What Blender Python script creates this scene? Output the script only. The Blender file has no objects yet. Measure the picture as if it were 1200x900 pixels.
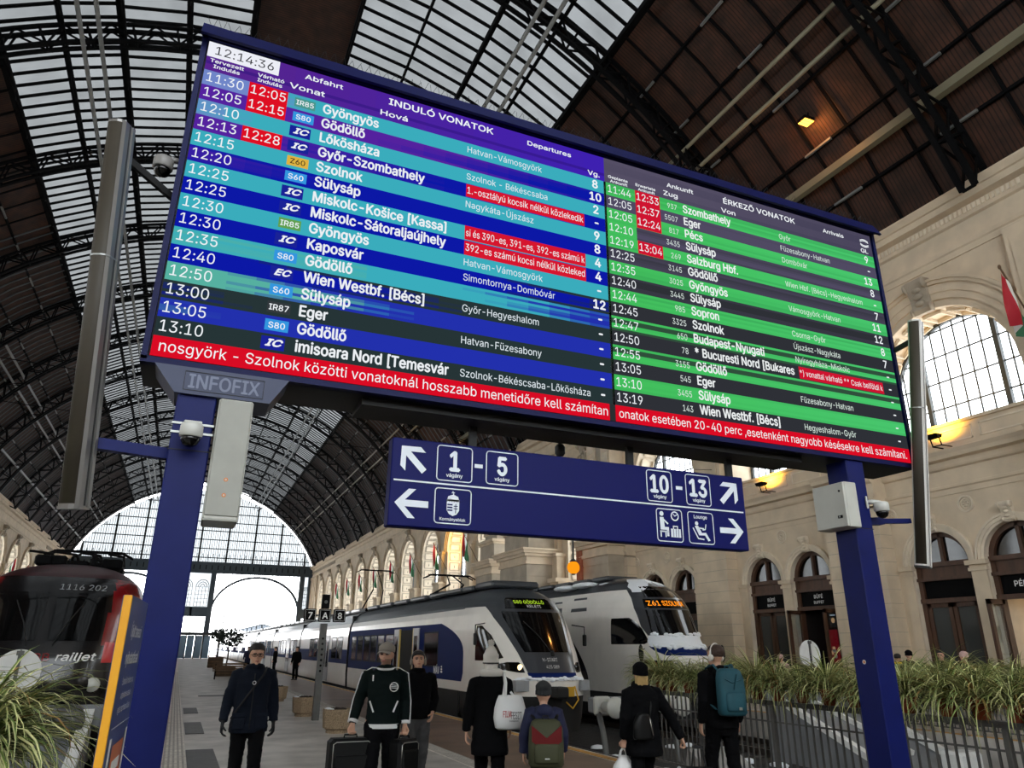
import bpy, bmesh, math, random
from mathutils import Vector, Matrix
from mathutils.geometry import tessellate_polygon, delaunay_2d_cdt
scene = bpy.context.scene
col = scene.collection
random.seed(7)
PI = math.pi

# ------------------------------------------------------------------ camera, sky, exposure
EYE = 1.72
FPX, YAW, PITCH, ROLL = 853.53, math.radians(23.3066), math.radians(19.968), math.radians(0.4326)
_fw = Vector((math.sin(YAW)*math.cos(PITCH), math.cos(YAW)*math.cos(PITCH), math.sin(PITCH)))
_rt = Vector((math.cos(YAW), -math.sin(YAW), 0))
_up = _rt.cross(_fw)
_r2 = _rt*math.cos(ROLL) + _up*math.sin(ROLL)
_u2 = _up*math.cos(ROLL) - _rt*math.sin(ROLL)
cam_data = bpy.data.cameras.new('camera')
cam_data.sensor_width = 36.0
cam_data.lens = FPX/1200*36.0
cam_data.clip_end = 1500
cam_data.clip_start = 0.05
cam = bpy.data.objects.new('camera', cam_data)
cam.matrix_world = Matrix(((_r2.x, _u2.x, -_fw.x, 0), (_r2.y, _u2.y, -_fw.y, 0), (_r2.z, _u2.z, -_fw.z, EYE), (0, 0, 0, 1)))
col.objects.link(cam)
scene.camera = cam

world = bpy.data.worlds.new('overcast_sky')
scene.world = world
world.use_nodes = True
_bg = world.node_tree.nodes['Background']
_bg.inputs['Color'].default_value = (0.975, 0.985, 1.0, 1)
_bg.inputs['Strength'].default_value = 7.0

scene.view_settings.view_transform = 'Standard'
scene.view_settings.look = 'None'
scene.view_settings.gamma = 1.0
scene.view_settings.use_curve_mapping = False
scene.view_settings.exposure = 0.0
scene.cycles.max_bounces = 7
scene.cycles.diffuse_bounces = 4
scene.cycles.glossy_bounces = 3
scene.cycles.transparent_max_bounces = 12
scene.cycles.caustics_reflective = False
scene.cycles.caustics_refractive = False
scene.cycles.sample_clamp_indirect = 6.0

# ------------------------------------------------------------------ materials
def lin(c):
    c = c/255.0
    return c/12.92 if c <= 0.04045 else ((c+0.055)/1.055)**2.4
def S(r, g, b): return (lin(r), lin(g), lin(b), 1.0)
MATS = {}
def mat(name, rgb, rough=0.6, metal=0.0, noise=0.0, scale=4.0, bump=0.0, bscale=40.0, spec=0.5, alt=None, stretch=None, coat=0.0):
    m = bpy.data.materials.new(name); m.use_nodes = True
    nt = m.node_tree; b = nt.nodes['Principled BSDF']
    c = S(*rgb)
    b.inputs['Base Color'].default_value = c
    b.inputs['Roughness'].default_value = rough
    b.inputs['Metallic'].default_value = metal
    b.inputs['Specular IOR Level'].default_value = spec
    if coat: b.inputs['Coat Weight'].default_value = coat; b.inputs['Coat Roughness'].default_value = 0.08
    if noise or bump:
        tc = nt.nodes.new('ShaderNodeTexCoord')
        src = tc.outputs['Object']
        if stretch:
            mp = nt.nodes.new('ShaderNodeMapping'); mp.inputs['Scale'].default_value = stretch
            nt.links.new(src, mp.inputs['Vector']); src = mp.outputs['Vector']
    if noise:
        n = nt.nodes.new('ShaderNodeTexNoise'); n.inputs['Scale'].default_value = scale; n.inputs['Detail'].default_value = 6
        nt.links.new(src, n.inputs['Vector'])
        r = nt.nodes.new('ShaderNodeValToRGB')
        lo = S(*alt) if alt else tuple([v*(1-noise) for v in c[:3]]+[1])
        hi = c if alt else tuple([min(1, v*(1+noise)) for v in c[:3]]+[1])
        r.color_ramp.elements[0].color = lo; r.color_ramp.elements[0].position = 0.32
        r.color_ramp.elements[1].color = hi; r.color_ramp.elements[1].position = 0.68
        nt.links.new(n.outputs['Fac'], r.inputs['Fac']); nt.links.new(r.outputs['Color'], b.inputs['Base Color'])
    if bump:
        n2 = nt.nodes.new('ShaderNodeTexNoise'); n2.inputs['Scale'].default_value = bscale; n2.inputs['Detail'].default_value = 4
        nt.links.new(src, n2.inputs['Vector'])
        bp = nt.nodes.new('ShaderNodeBump'); bp.inputs['Strength'].default_value = bump; bp.inputs['Distance'].default_value = 0.02
        nt.links.new(n2.outputs['Fac'], bp.inputs['Height']); nt.links.new(bp.outputs['Normal'], b.inputs['Normal'])
    MATS[name] = m
    return m
def emit(name, rgb, strength=1.0):
    m = bpy.data.materials.new(name); m.use_nodes = True
    nt = m.node_tree; nt.nodes.clear()
    o = nt.nodes.new('ShaderNodeOutputMaterial'); e = nt.nodes.new('ShaderNodeEmission')
    e.inputs['Color'].default_value = S(*rgb); e.inputs['Strength'].default_value = strength
    nt.links.new(e.outputs[0], o.inputs[0]); MATS[name] = m
    return m
def clear_glass(name, rgb, gloss=0.08, rough=0.02, noise=0.0, scale=1.5):
    m = bpy.data.materials.new(name); m.use_nodes = True
    nt = m.node_tree; nt.nodes.clear()
    o = nt.nodes.new('ShaderNodeOutputMaterial'); t = nt.nodes.new('ShaderNodeBsdfTransparent'); g = nt.nodes.new('ShaderNodeBsdfGlossy'); mx = nt.nodes.new('ShaderNodeMixShader')
    t.inputs['Color'].default_value = S(*rgb); g.inputs['Roughness'].default_value = rough; mx.inputs[0].default_value = gloss
    if noise:
        tc = nt.nodes.new('ShaderNodeTexCoord'); n = nt.nodes.new('ShaderNodeTexNoise'); n.inputs['Scale'].default_value = scale; n.inputs['Detail'].default_value = 5
        r = nt.nodes.new('ShaderNodeValToRGB'); c = S(*rgb)
        r.color_ramp.elements[0].color = tuple([v*(1-noise) for v in c[:3]]+[1]); r.color_ramp.elements[1].color = tuple([min(1, v*(1+noise)) for v in c[:3]]+[1])
        r.color_ramp.elements[0].position = 0.3; r.color_ramp.elements[1].position = 0.7
        nt.links.new(tc.outputs['Object'], n.inputs['Vector']); nt.links.new(n.outputs['Fac'], r.inputs['Fac']); nt.links.new(r.outputs['Color'], t.inputs['Color'])
    nt.links.new(t.outputs[0], mx.inputs[1]); nt.links.new(g.outputs[0], mx.inputs[2]); nt.links.new(mx.outputs[0], o.inputs[0])
    MATS[name] = m
    return m
M = MATS
mat('stone', (212, 194, 168), 0.85, noise=0.10, scale=1.2, bump=0.15, bscale=12)
mat('stone_pale', (220, 206, 184), 0.85, noise=0.10, scale=2.0)
mat('stone_grey', (176, 164, 146), 0.9, noise=0.14, scale=1.0)
mat('brick_red', (150, 92, 70), 0.9, noise=0.2, scale=3)
mat('asphalt', (184, 179, 172), 0.55, noise=0.25, scale=1.3, bump=0.25, bscale=30)
mat('wet_paving', (112, 88, 70), 0.42, noise=0.35, scale=1.1, bump=0.2, bscale=25)
mat('ballast', (42, 39, 36), 0.95, noise=0.5, scale=9, bump=0.9, bscale=18)
mat('snow_ground', (225, 230, 236), 0.9, noise=0.08, scale=0.3)
mat('tactile', (214, 208, 198), 0.7, noise=0.2, scale=5)
mat('tactile_dark', (170, 165, 156), 0.7, noise=0.2, scale=8)
mat('yellow_line', (196, 146, 64), 0.6, noise=0.25, scale=3)
mat('cover_plate', (70, 68, 66), 0.6, noise=0.25, scale=4, bump=0.3, bscale=60)
mat('iron_black', (11, 11, 12), 0.8, spec=0.1)
mat('iron_grey', (66, 70, 72), 0.6)
mat('iron_blue', (70, 82, 92), 0.55)
mat('pipe_olive', (126, 120, 98), 0.5)
mat('pipe_grey', (118, 118, 115), 0.45)
mat('rail_steel', (92, 84, 78), 0.35, metal=0.8)
mat('sleeper', (70, 66, 62), 0.9, noise=0.2, scale=5)
mat('wood_door', (78, 52, 36), 0.5, noise=0.25, scale=6, stretch=(1, 1, 0.15))
mat('sign_black', (10, 10, 11), 0.7, spec=0.1)
mat('white_letter', (232, 232, 230), 0.5)
mat('dark_glass', (10, 11, 12), 0.06, spec=0.6)
mat('interior_shade', (24, 22, 20), 0.9)  # shade of unlit interiors, put into the base colour
mat('steel_light', (150, 152, 150), 0.35, metal=0.7)
mat('gal_steel', (92, 92, 90), 0.5, metal=0.4, noise=0.1, scale=8)
mat('snow', (238, 242, 246), 0.8, bump=0.4, bscale=14)
clear_glass('window_glass', (235, 240, 242), 0.06)
clear_glass('end_glass', (116, 120, 122), 0.05, noise=0.12, scale=0.15)
mat('door_glass', (62, 66, 66), 0.12)
clear_glass('skylight_glass', (68, 70, 71), 0.03, 0.3, noise=0.16, scale=0.6)

# dark plank roof: boards run along the slope, seen from below
def _plank_mat():
    m = bpy.data.materials.new('roof_boards'); m.use_nodes = True
    nt = m.node_tree; b = nt.nodes['Principled BSDF']; b.inputs['Roughness'].default_value = 0.8
    tc = nt.nodes.new('ShaderNodeTexCoord')
    w = nt.nodes.new('ShaderNodeTexWave'); w.wave_type = 'BANDS'; w.bands_direction = 'Y'; w.inputs['Scale'].default_value = 2.2; w.inputs['Distortion'].default_value = 0.3
    nt.links.new(tc.outputs['Object'], w.inputs['Vector'])
    n = nt.nodes.new('ShaderNodeTexNoise'); n.inputs['Scale'].default_value = 1.7; n.inputs['Detail'].default_value = 6
    nt.links.new(tc.outputs['Object'], n.inputs['Vector'])
    r = nt.nodes.new('ShaderNodeValToRGB'); r.color_ramp.elements[0].color = S(40, 22, 12); r.color_ramp.elements[1].color = S(76, 43, 26)
    r.color_ramp.elements[0].position = 0.3; r.color_ramp.elements[1].position = 0.72
    nt.links.new(n.outputs['Fac'], r.inputs['Fac'])
    r2 = nt.nodes.new('ShaderNodeValToRGB'); r2.color_ramp.elements[0].color = (0.25, 0.25, 0.25, 1); r2.color_ramp.elements[1].color = (1, 1, 1, 1)
    r2.color_ramp.elements[0].position = 0.05; r2.color_ramp.elements[1].position = 0.3
    nt.links.new(w.outputs['Fac'], r2.inputs['Fac'])
    mx = nt.nodes.new('ShaderNodeMixRGB'); mx.blend_type = 'MULTIPLY'; mx.inputs[0].default_value = 1
    nt.links.new(r.outputs['Color'], mx.inputs[1]); nt.links.new(r2.outputs['Color'], mx.inputs[2]); nt.links.new(mx.outputs[0], b.inputs['Base Color'])
    MATS['roof_boards'] = m
_plank_mat()

# ------------------------------------------------------------------ mesh helper
class MB:
    def __init__(s): s.v = []; s.f = []; s.m = []; s.sm = []
    def add(s, vs, fs, m=0, smooth=False):
        o = len(s.v); s.v.extend([tuple(p) for p in vs])
        for f in fs:
            s.f.append(tuple(i+o for i in f)); s.m.append(m); s.sm.append(smooth)
        return s
    def box(s, x0, x1, y0, y1, z0, z1, m=0):
        vs = [(x0,y0,z0),(x1,y0,z0),(x1,y1,z0),(x0,y1,z0),(x0,y0,z1),(x1,y0,z1),(x1,y1,z1),(x0,y1,z1)]
        return s.add(vs, [(0,3,2,1),(4,5,6,7),(0,1,5,4),(1,2,6,5),(2,3,7,6),(3,0,4,7)], m)
    def cbox(s, c, sx, sy, sz, m=0, ch=0.0):          # chamfered box, vertical edges and top/bottom
        if ch <= 0: return s.box(c[0]-sx/2, c[0]+sx/2, c[1]-sy/2, c[1]+sy/2, c[2]-sz/2, c[2]+sz/2, m)
        a, b, h = sx/2, sy/2, sz/2
        loops = []
        for (z, k) in ((-h, ch), (-h+ch, 0), (h-ch, 0), (h, ch)):
            loops.append([(c[0]+x, c[1]+y, c[2]+z) for x, y in ((-a+ch+k*0, -b+k), (a-ch, -b+k), (a-k, -b+ch), (a-k, b-ch), (a-ch, b-k), (-a+ch, b-k), (-a+k, b-ch), (-a+k, -b+ch))])
        return s.loft(loops, m, caps=True)
    def bar(s, p, q, w, h=None, m=0, up=(0,0,1)):
        p = Vector(p); q = Vector(q); d = (q-p)
        if d.length < 1e-6: return s
        d.normalize(); u = Vector(up)
        if abs(d.dot(u)) > 0.99: u = Vector((0,1,0)) if abs(d.y) < 0.9 else Vector((1,0,0))
        r = d.cross(u).normalized(); u = r.cross(d); h = h or w
        a, b = r*(w/2), u*(h/2)
        vs = [p-a-b, p+a-b, p+a+b, p-a+b, q-a-b, q+a-b, q+a+b, q-a+b]
        return s.add(vs, [(0,1,2,3),(7,6,5,4),(0,4,5,1),(1,5,6,2),(2,6,7,3),(3,7,4,0)], m)
    def loft(s, loops, m=0, smooth=False, caps=False, closed=True):
        n = len(loops[0]); vs = [p for l in loops for p in l]; fs = []
        for i in range(len(loops)-1):
            for j in range(n if closed else n-1):
                k = (j+1) % n
                fs.append((i*n+j, i*n+k, (i+1)*n+k, (i+1)*n+j))
        if caps:
            fs.append(tuple(range(n-1, -1, -1))); fs.append(tuple((len(loops)-1)*n+j for j in range(n)))
        return s.add(vs, fs, m, smooth)
    def tube(s, pts, r, seg=8, m=0, caps=True, smooth=True):
        pts = [Vector(p) for p in pts]; n = len(pts)
        rs = r if isinstance(r, (list, tuple)) else [r]*n
        loops = []; prev = None
        for i in range(n):
            d = (pts[min(i+1, n-1)]-pts[max(i-1, 0)])
            d = d.normalized() if d.length > 1e-9 else Vector((0,0,1))
            if prev is None:
                u = Vector((0,0,1)) if abs(d.z) < 0.9 else Vector((0,1,0))
                a = d.cross(u).normalized()
            else:
                a = (prev - d*prev.dot(d)); a = a.normalized() if a.length > 1e-6 else d.orthogonal().normalized()
            prev = a; b = d.cross(a)
            rr = rs[i]; rx, ry = rr if isinstance(rr, tuple) else (rr, rr)
            loops.append([pts[i]+a*(math.cos(t)*rx)+b*(math.sin(t)*ry) for t in [2*PI*k/seg for k in range(seg)]])
        return s.loft(loops, m, smooth, caps)
    def lathe(s, prof, seg=16, c=(0,0,0), m=0, smooth=True, caps=True, axis='z'):
        loops = []
        for r, z in prof:
            ring = []
            for k in range(seg):
                t = 2*PI*k/seg; x, y = r*math.cos(t), r*math.sin(t)
                p = (x, y, z) if axis == 'z' else ((x, -z, y) if axis == 'y' else (z, x, y))
                ring.append((c[0]+p[0], c[1]+p[1], c[2]+p[2]))
            loops.append(ring)
        return s.loft(loops, m, smooth, caps)
    def ell(s, c, rx, ry, rz, seg=14, rings=9, m=0):
        prof = [(math.sin(PI*i/rings), -math.cos(PI*i/rings)) for i in range(rings+1)]
        loops = [[(c[0]+max(r,1e-3)*rx*math.cos(2*PI*k/seg), c[1]+max(r,1e-3)*ry*math.sin(2*PI*k/seg), c[2]+z*rz) for k in range(seg)] for r, z in prof]
        return s.loft(loops, m, True, True)
    def poly(s, outer, holes, f, m=0):                # flat polygon with holes; f maps (u,v) to a point
        lists = [[Vector((p[0], p[1], 0)) for p in outer]] + [[Vector((p[0], p[1], 0)) for p in h] for h in holes]
        flat = [p for l in lists for p in l]
        return s.add([f(p.x, p.y) for p in flat], [tuple(t) for t in tessellate_polygon(lists)], m)
    def prism(s, outer, f0, f1, m=0, ms=None, holes=()):   # polygon swept between maps f0 and f1
        s.poly(outer, holes, f0, m); s.poly(outer, holes, f1, m)
        for l in [outer]+list(holes):
            n = len(l); vs = [f0(*p) for p in l]+[f1(*p) for p in l]
            s.add(vs, [(i, (i+1) % n, n+(i+1) % n, n+i) for i in range(n)], m if ms is None else ms)
        return s
    def build(s, name, mats, parent=None, recalc=True, smooth_angle=None):
        me = bpy.data.meshes.new(name)
        me.from_pydata(s.v, [], s.f)
        if not isinstance(mats, (list, tuple)): mats = [mats]
        for k in mats: me.materials.append(M[k] if isinstance(k, str) else k)
        me.polygons.foreach_set('material_index', s.m)
        me.polygons.foreach_set('use_smooth', s.sm)
        if recalc:
            bm = bmesh.new(); bm.from_mesh(me); bmesh.ops.recalc_face_normals(bm, faces=bm.faces); bm.to_mesh(me); bm.free()
        me.update()
        o = bpy.data.objects.new(name, me); col.objects.link(o)
        if parent is not None: o.parent = parent
        return o
def tag(o, label=None, cat=None, group=None, kind=None):
    if label: o['label'] = label
    if cat: o['category'] = cat
    if group: o['group'] = group
    if kind: o['kind'] = kind
    return o
def thing(name, label, cat, loc=(0,0,0), rz=0.0, group=None):
    o = bpy.data.objects.new(name, None); col.objects.link(o)
    o.empty_display_size = 0.2
    o.location = loc; o.rotation_euler = (0, 0, rz)
    return tag(o, label, cat, group)
def struct(mb, name, mats, parent=None):
    o = mb.build(name, mats, parent)
    if parent is None: o['kind'] = 'structure'
    return o
def copy_tree(o, parent=None):
    c = o.copy(); col.objects.link(c)
    c.parent = parent
    for ch in list(o.children): copy_tree(ch, c)
    return c
# ------------------------------------------------------------------ lettering
_tcache = {}
try:                                                  # the sans-serif that ships inside Blender, else its built-in face
    FACE = bpy.data.fonts.load(bpy.utils.system_resource('DATAFILES')+'/fonts/Inter.woff2')
except Exception:
    FACE = None
def text_mesh(s, bold=0.0):
    key = s
    if key not in _tcache:
        cu = bpy.data.curves.new('lettering', 'FONT'); cu.body = s; cu.size = 1.0; cu.resolution_u = 2; cu.fill_mode = 'NONE'
        if FACE: cu.font = FACE
        ob = bpy.data.objects.new('lettering', cu); col.objects.link(ob)
        me = bpy.data.meshes.new_from_object(ob)
        nxt = {}
        for ed in me.edges: nxt.setdefault(ed.vertices[0], []).append(ed.vertices[1]); nxt.setdefault(ed.vertices[1], []).append(ed.vertices[0])
        seen = set(); loops = []
        for st in range(len(me.vertices)):
            if st in seen or st not in nxt: continue
            lp = [st]; seen.add(st); cur = nxt[st][0]
            if st+1 in nxt[st]: cur = st+1            # keep the direction the outline was drawn in
            while cur not in seen:
                lp.append(cur); seen.add(cur)
                c_ = [q for q in nxt[cur] if q not in seen]
                if not c_: break
                cur = c_[0]
            if len(lp) > 2: loops.append([me.vertices[q].co.xy.copy() for q in lp])
        bpy.data.objects.remove(ob); bpy.data.curves.remove(cu); bpy.data.meshes.remove(me)
        bx = sorted([(min(p.x for p in l), max(p.x for p in l), l) for l in loops], key=lambda q: q[0])
        groups = []
        for lo, hi, l in bx:                          # contours that overlap sideways belong to one letter
            if groups and lo < groups[-1][0]+1e-4: groups[-1][0] = max(groups[-1][0], hi); groups[-1][1].append(l)
            else: groups.append([hi, [l]])
        vs, fs = [], []
        for _, ls in groups:
            pts = [p for l in ls for p in l]; eds = []; o = 0
            for l in ls: eds += [(o+i, o+(i+1) % len(l)) for i in range(len(l))]; o += len(l)
            ov, _e, of, _a, _b, _c = delaunay_2d_cdt(pts, eds, [], 0, 1e-5)
            base = len(vs); vs += [Vector((p.x, p.y, 0)) for p in ov]
            for f in of:
                cx = sum(ov[i].x for i in f)/3; cy = sum(ov[i].y for i in f)/3; wn_ = 0
                for l in ls:
                    for i in range(len(l)):
                        p, q = l[i-1], l[i]
                        if (p.y > cy) != (q.y > cy) and cx < (q.x-p.x)*(cy-p.y)/(q.y-p.y)+p.x: wn_ += 1 if q.y > p.y else -1
                if wn_: fs.append(tuple(base+i for i in f))
        x0 = min(v.x for v in vs) if vs else 0; x1 = max(v.x for v in vs) if vs else 1
        _tcache[key] = (vs, fs, x0, x1)
    return _tcache[key]
CAP = max(v.y for v in text_mesh('H')[0])             # cap height of the face per unit size
def put_text(mb, s, u, v, cap, f, m=0, bold=0.0, align='l', width=None, sx=1.0, maxw=None):
    """letters of cap height `cap` with baseline at (u,v); f maps (u,v) to a point"""
    vs, fs, x0, x1 = text_mesh(s, bold)
    k = cap/CAP; w = (x1-x0)*k*sx
    if width: sx = sx*width/w; w = width
    elif maxw and w > maxw: sx = sx*maxw/w; w = maxw
    du = {'l': 0, 'c': -w/2, 'r': -w}[align]
    e = max(0.0, bold)*k*0.9                            # heavier strokes: the same letters laid a hair apart
    o_, a_, b_ = Vector(f(u, v)), Vector(f(u+1, v)), Vector(f(u, v+1)); nn = (a_-o_).cross(b_-o_)
    nn = nn.normalized() if nn.length > 1e-6 else Vector((0, 0, 0))
    for i_, (ox, oy) in enumerate(((0, 0),) if e == 0 else ((-e, 0), (e, 0), (0, e), (0, -e))):
        mb.add([Vector(f(u+du+ox+(p.x-x0)*k*sx, v+oy+p.y*k))+nn*(0.00025*i_) for p in vs], fs, m)
    return w
# ================================================================== THE HALL
XL, XR, XC = -19.5, 22.5, 1.5                          # side walls and hall axis
Y0, Y1 = -12.0, 150.0                                  # facade behind the camera, iron end screen
ZS, ZA = 16.3, 30.0                                    # springing and apex of the vault
HALF = (XR-XL)/2
RV = (HALF**2+(ZA-ZS)**2)/(2*(ZA-ZS)); ZC = ZA-RV
AMAX = math.asin(HALF/RV)
def vault(a, y, dr=0.0):                               # point on the vault at angle a from the crown
    return (XC+(RV+dr)*math.sin(a), y, ZC+(RV+dr)*math.cos(a))
def va(x): return math.asin(max(-1, min(1, (x-XC)/RV)))

# ---- floors
b = MB(); b.box(-0.68, 7.1, Y0, 172, -0.7, 0, 0); b.box(-9.0, 7.1, Y0, 8.5, -0.7, 0, 0); struct(b, 'floor', ['asphalt'])
b = MB(); b.box(4.72, 6.80, Y0, 170, 0.0, 0.006, 0); struct(b, 'trim_1', ['wet_paving'])
b = MB(); b.box(16.15, 22.6, Y0, 160, -0.7, 0, 0); struct(b, 'floor_right', ['asphalt'])
b = MB(); b.box(-20, -8.0, Y0, 160, -0.7, 0, 0); struct(b, 'floor_left', ['asphalt'])
b = MB(); b.box(-24, 27, Y0-4, 160, -1.1, -0.72, 0); struct(b, 'floor_trackbed', ['ballast'])
b = MB(); b.box(-260, 260, 160, 620, -1.3, -0.6, 0); struct(b, 'ground', ['snow_ground'])
b = MB(); b.box(4.42, 4.72, Y0, 165, 0.0, 0.008, 0)
for k in range(6): b.box(4.45+k*0.046, 4.47+k*0.046, Y0, 60, 0.008, 0.013, 1)
struct(b, 'trim_2', ['tactile', 'tactile_dark'])
b = MB(); b.box(6.86, 7.0, Y0, 165, 0.0, 0.01, 0); struct(b, 'trim_3', ['yellow_line'])
b = MB(); b.box(16.18, 16.34, Y0, 158, 0.0, 0.01, 0); struct(b, 'trim_4', ['yellow_line'])
b = MB(); b.box(-0.25, 0.40, Y0, 100, 0.0, 0.006, 0)
for k in range(9): b.box(-0.22+k*0.07, -0.19+k*0.07, Y0, 60, 0.006, 0.013, 1)
struct(b, 'trim_5', ['tactile', 'tactile_dark'])
def cover(n, x0, x1, y0, y1):
    bb = MB(); bb.cbox(((x0+x1)/2, (y0+y1)/2, 0.006), x1-x0, y1-y0, 0.012, 0, 0.004); struct(bb, 'trim_%d' % n, ['cover_plate'])
cover(6, 0.44, 0.81, 23.3, 25.3); cover(7, 0.43, 0.80, 18.0, 20.6); cover(8, 0.41, 0.86, 11.2, 15.3); cover(9, 1.0, 2.3, 31.0, 31.5)
b = MB()
for xc_ in (-2.25, 8.75, 14.45, -6.4):
    for k in range(-6, 90):
        b.box(xc_-1.25, xc_+1.25, k*1.3, k*1.3+0.26, -0.74, -0.70, 1)
    for sx in (-0.76, 0.76):
        b.box(xc_+sx-0.035, xc_+sx+0.035, Y0, 400, -0.70, -0.56, 0)
struct(b, 'trim_10', ['rail_steel', 'sleeper'])

# ---- one side wall: maps (s along the hall, z up, d depth behind the face)
class Wall:
    def __init__(s, X, sg): s.X = X; s.sg = sg
    def P(s, y, z, d=0.0): return (s.X+s.sg*d, y, z)
    def at(s, d): return lambda u, v: s.P(u, v, d)
def arch_poly(c, w, z0, zs, n=18):                     # closed outline of an arched opening of half width w
    pts = [(c-w, z0), (c+w, z0)]
    pts += [(c+w*math.cos(PI*k/n), zs+w*math.sin(PI*k/n)) for k in range(n+1)]
    return pts
def ring_poly(c, r0, r1, zs, n=18):
    return [(c+r1*math.cos(PI*k/n), zs+r1*math.sin(PI*k/n)) for k in range(n+1)] + [(c+r0*math.cos(PI*k/n), zs+r0*math.sin(PI*k/n)) for k in range(n, -1, -1)]
def archivolt(mb, W, c, zs, rings, m=0):               # stepped mouldings round an arch: (r0, r1, projection)
    for r0, r1, p in rings:
        mb.prism(ring_poly(c, r0, r1, zs), W.at(0.02), W.at(-p), m)
def wbox(mb, W, y0, y1, z0, z1, d0, d1, m=0):
    a = W.P(y0, z0, d0); c = W.P(y1, z1, d1)
    mb.box(min(a[0], c[0]), max(a[0], c[0]), y0, y1, z0, z1, m)
def console(mb, W, y, z, h, w, p, m=0):                # carved scroll keystone
    prof = [(z+h, -0.02), (z+h, -p*1.1), (z+h*0.86, -p*1.25), (z+h*0.7, -p*1.05), (z+h*0.5, -p*0.72), (z+h*0.3, -p*0.62), (z+h*0.12, -p*0.74), (z, -p*0.5), (z, -0.02)]
    vs = [W.P(y-w/2, a, d) for a, d in prof]+[W.P(y+w/2, a, d) for a, d in prof]; n = len(prof)
    mb.add(vs, [tuple(range(n)), tuple(range(2*n-1, n-1, -1))]+[(i, (i+1) % n, n+(i+1) % n, n+i) for i in range(n)], m)
    for s in (-1, 1):
        mb.lathe([(0.02, -0.03), (h*0.16, -0.03), (h*0.16, 0.03), (0.02, 0.03)], 12, W.P(y+s*w*0.5, z+h*0.82, -p*1.0), m, axis='y')
        mb.lathe([(0.02, -0.03), (h*0.11, -0.03), (h*0.11, 0.03), (0.02, 0.03)], 12, W.P(y+s*w*0.5, z+h*0.12, -p*0.55), m, axis='y')
    for k in range(3): mb.ell(W.P(y, z+h*(0.28+0.2*k), -p*(0.75+0.1*k)), p*0.22, w*0.28, h*0.09, 8, 6, m)
def rosette(mb, W, y, z, r, m=0):
    ax = 'x'
    for r0, r1, p in ((r*0.78, r, 0.05), (r*0.5, r*0.6, 0.03)):
        o = [(y+r1*math.cos(2*PI*k/20), z+r1*math.sin(2*PI*k/20)) for k in range(20)]
        i = [(y+r0*math.cos(2*PI*k/20), z+r0*math.sin(2*PI*k/20)) for k in range(20)]
        mb.prism(o, W.at(0.01), W.at(-p), m, holes=[i])
    for k in range(6):
        a = k*PI/3; mb.ell(W.P(y+r*0.3*math.cos(a), z+r*0.3*math.sin(a), -0.02), 0.03, r*0.15, r*0.15, 8, 6, m)
def dentils(mb, W, y0, y1, z, h, d, step, m=0):
    n = int((y1-y0)/step)
    for k in range(n): wbox(mb, W, y0+k*step+step*0.22, y0+k*step+step*0.78, z, z+h, d, d-0.14, m)
def band(mb, W, y0, y1, prof, m=0):                    # extruded cornice profile [(z, projection)]
    vs = []
    n = len(prof)
    for y in (y0, y1): vs += [W.P(y, z, -p) for z, p in prof]
    mb.add(vs, [(i, (i+1) % n, n+(i+1) % n, n+i) for i in range(n)]+[tuple(range(n)), tuple(range(2*n-1, n-1, -1))], m)

BAY = 8.2
UPPER = [(14.35, -0.05), (14.35, 0.05), (14.55, 0.07), (14.6, 0.12), (14.72, 0.14), (14.74, 0.05), (15.45, 0.05), (15.5, 0.16), (15.62, 0.2), (15.85, 0.22), (15.9, 0.5), (16.1, 0.55), (16.12, 0.62), (16.3, 0.74), (16.36, 0.74), (16.36, -0.05)]
LOWER = [(6.55, -0.05), (6.55, 0.04), (6.72, 0.05), (6.76, 0.1), (6.84, 0.1), (6.86, 0.03), (7.35, 0.03), (7.4, 0.12), (7.46, 0.14), (7.62, 0.15), (7.66, 0.36), (7.78, 0.4), (7.9, 0.48), (7.93, 0.48), (8.0, 0.1), (8.0, -0.05)]

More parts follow.
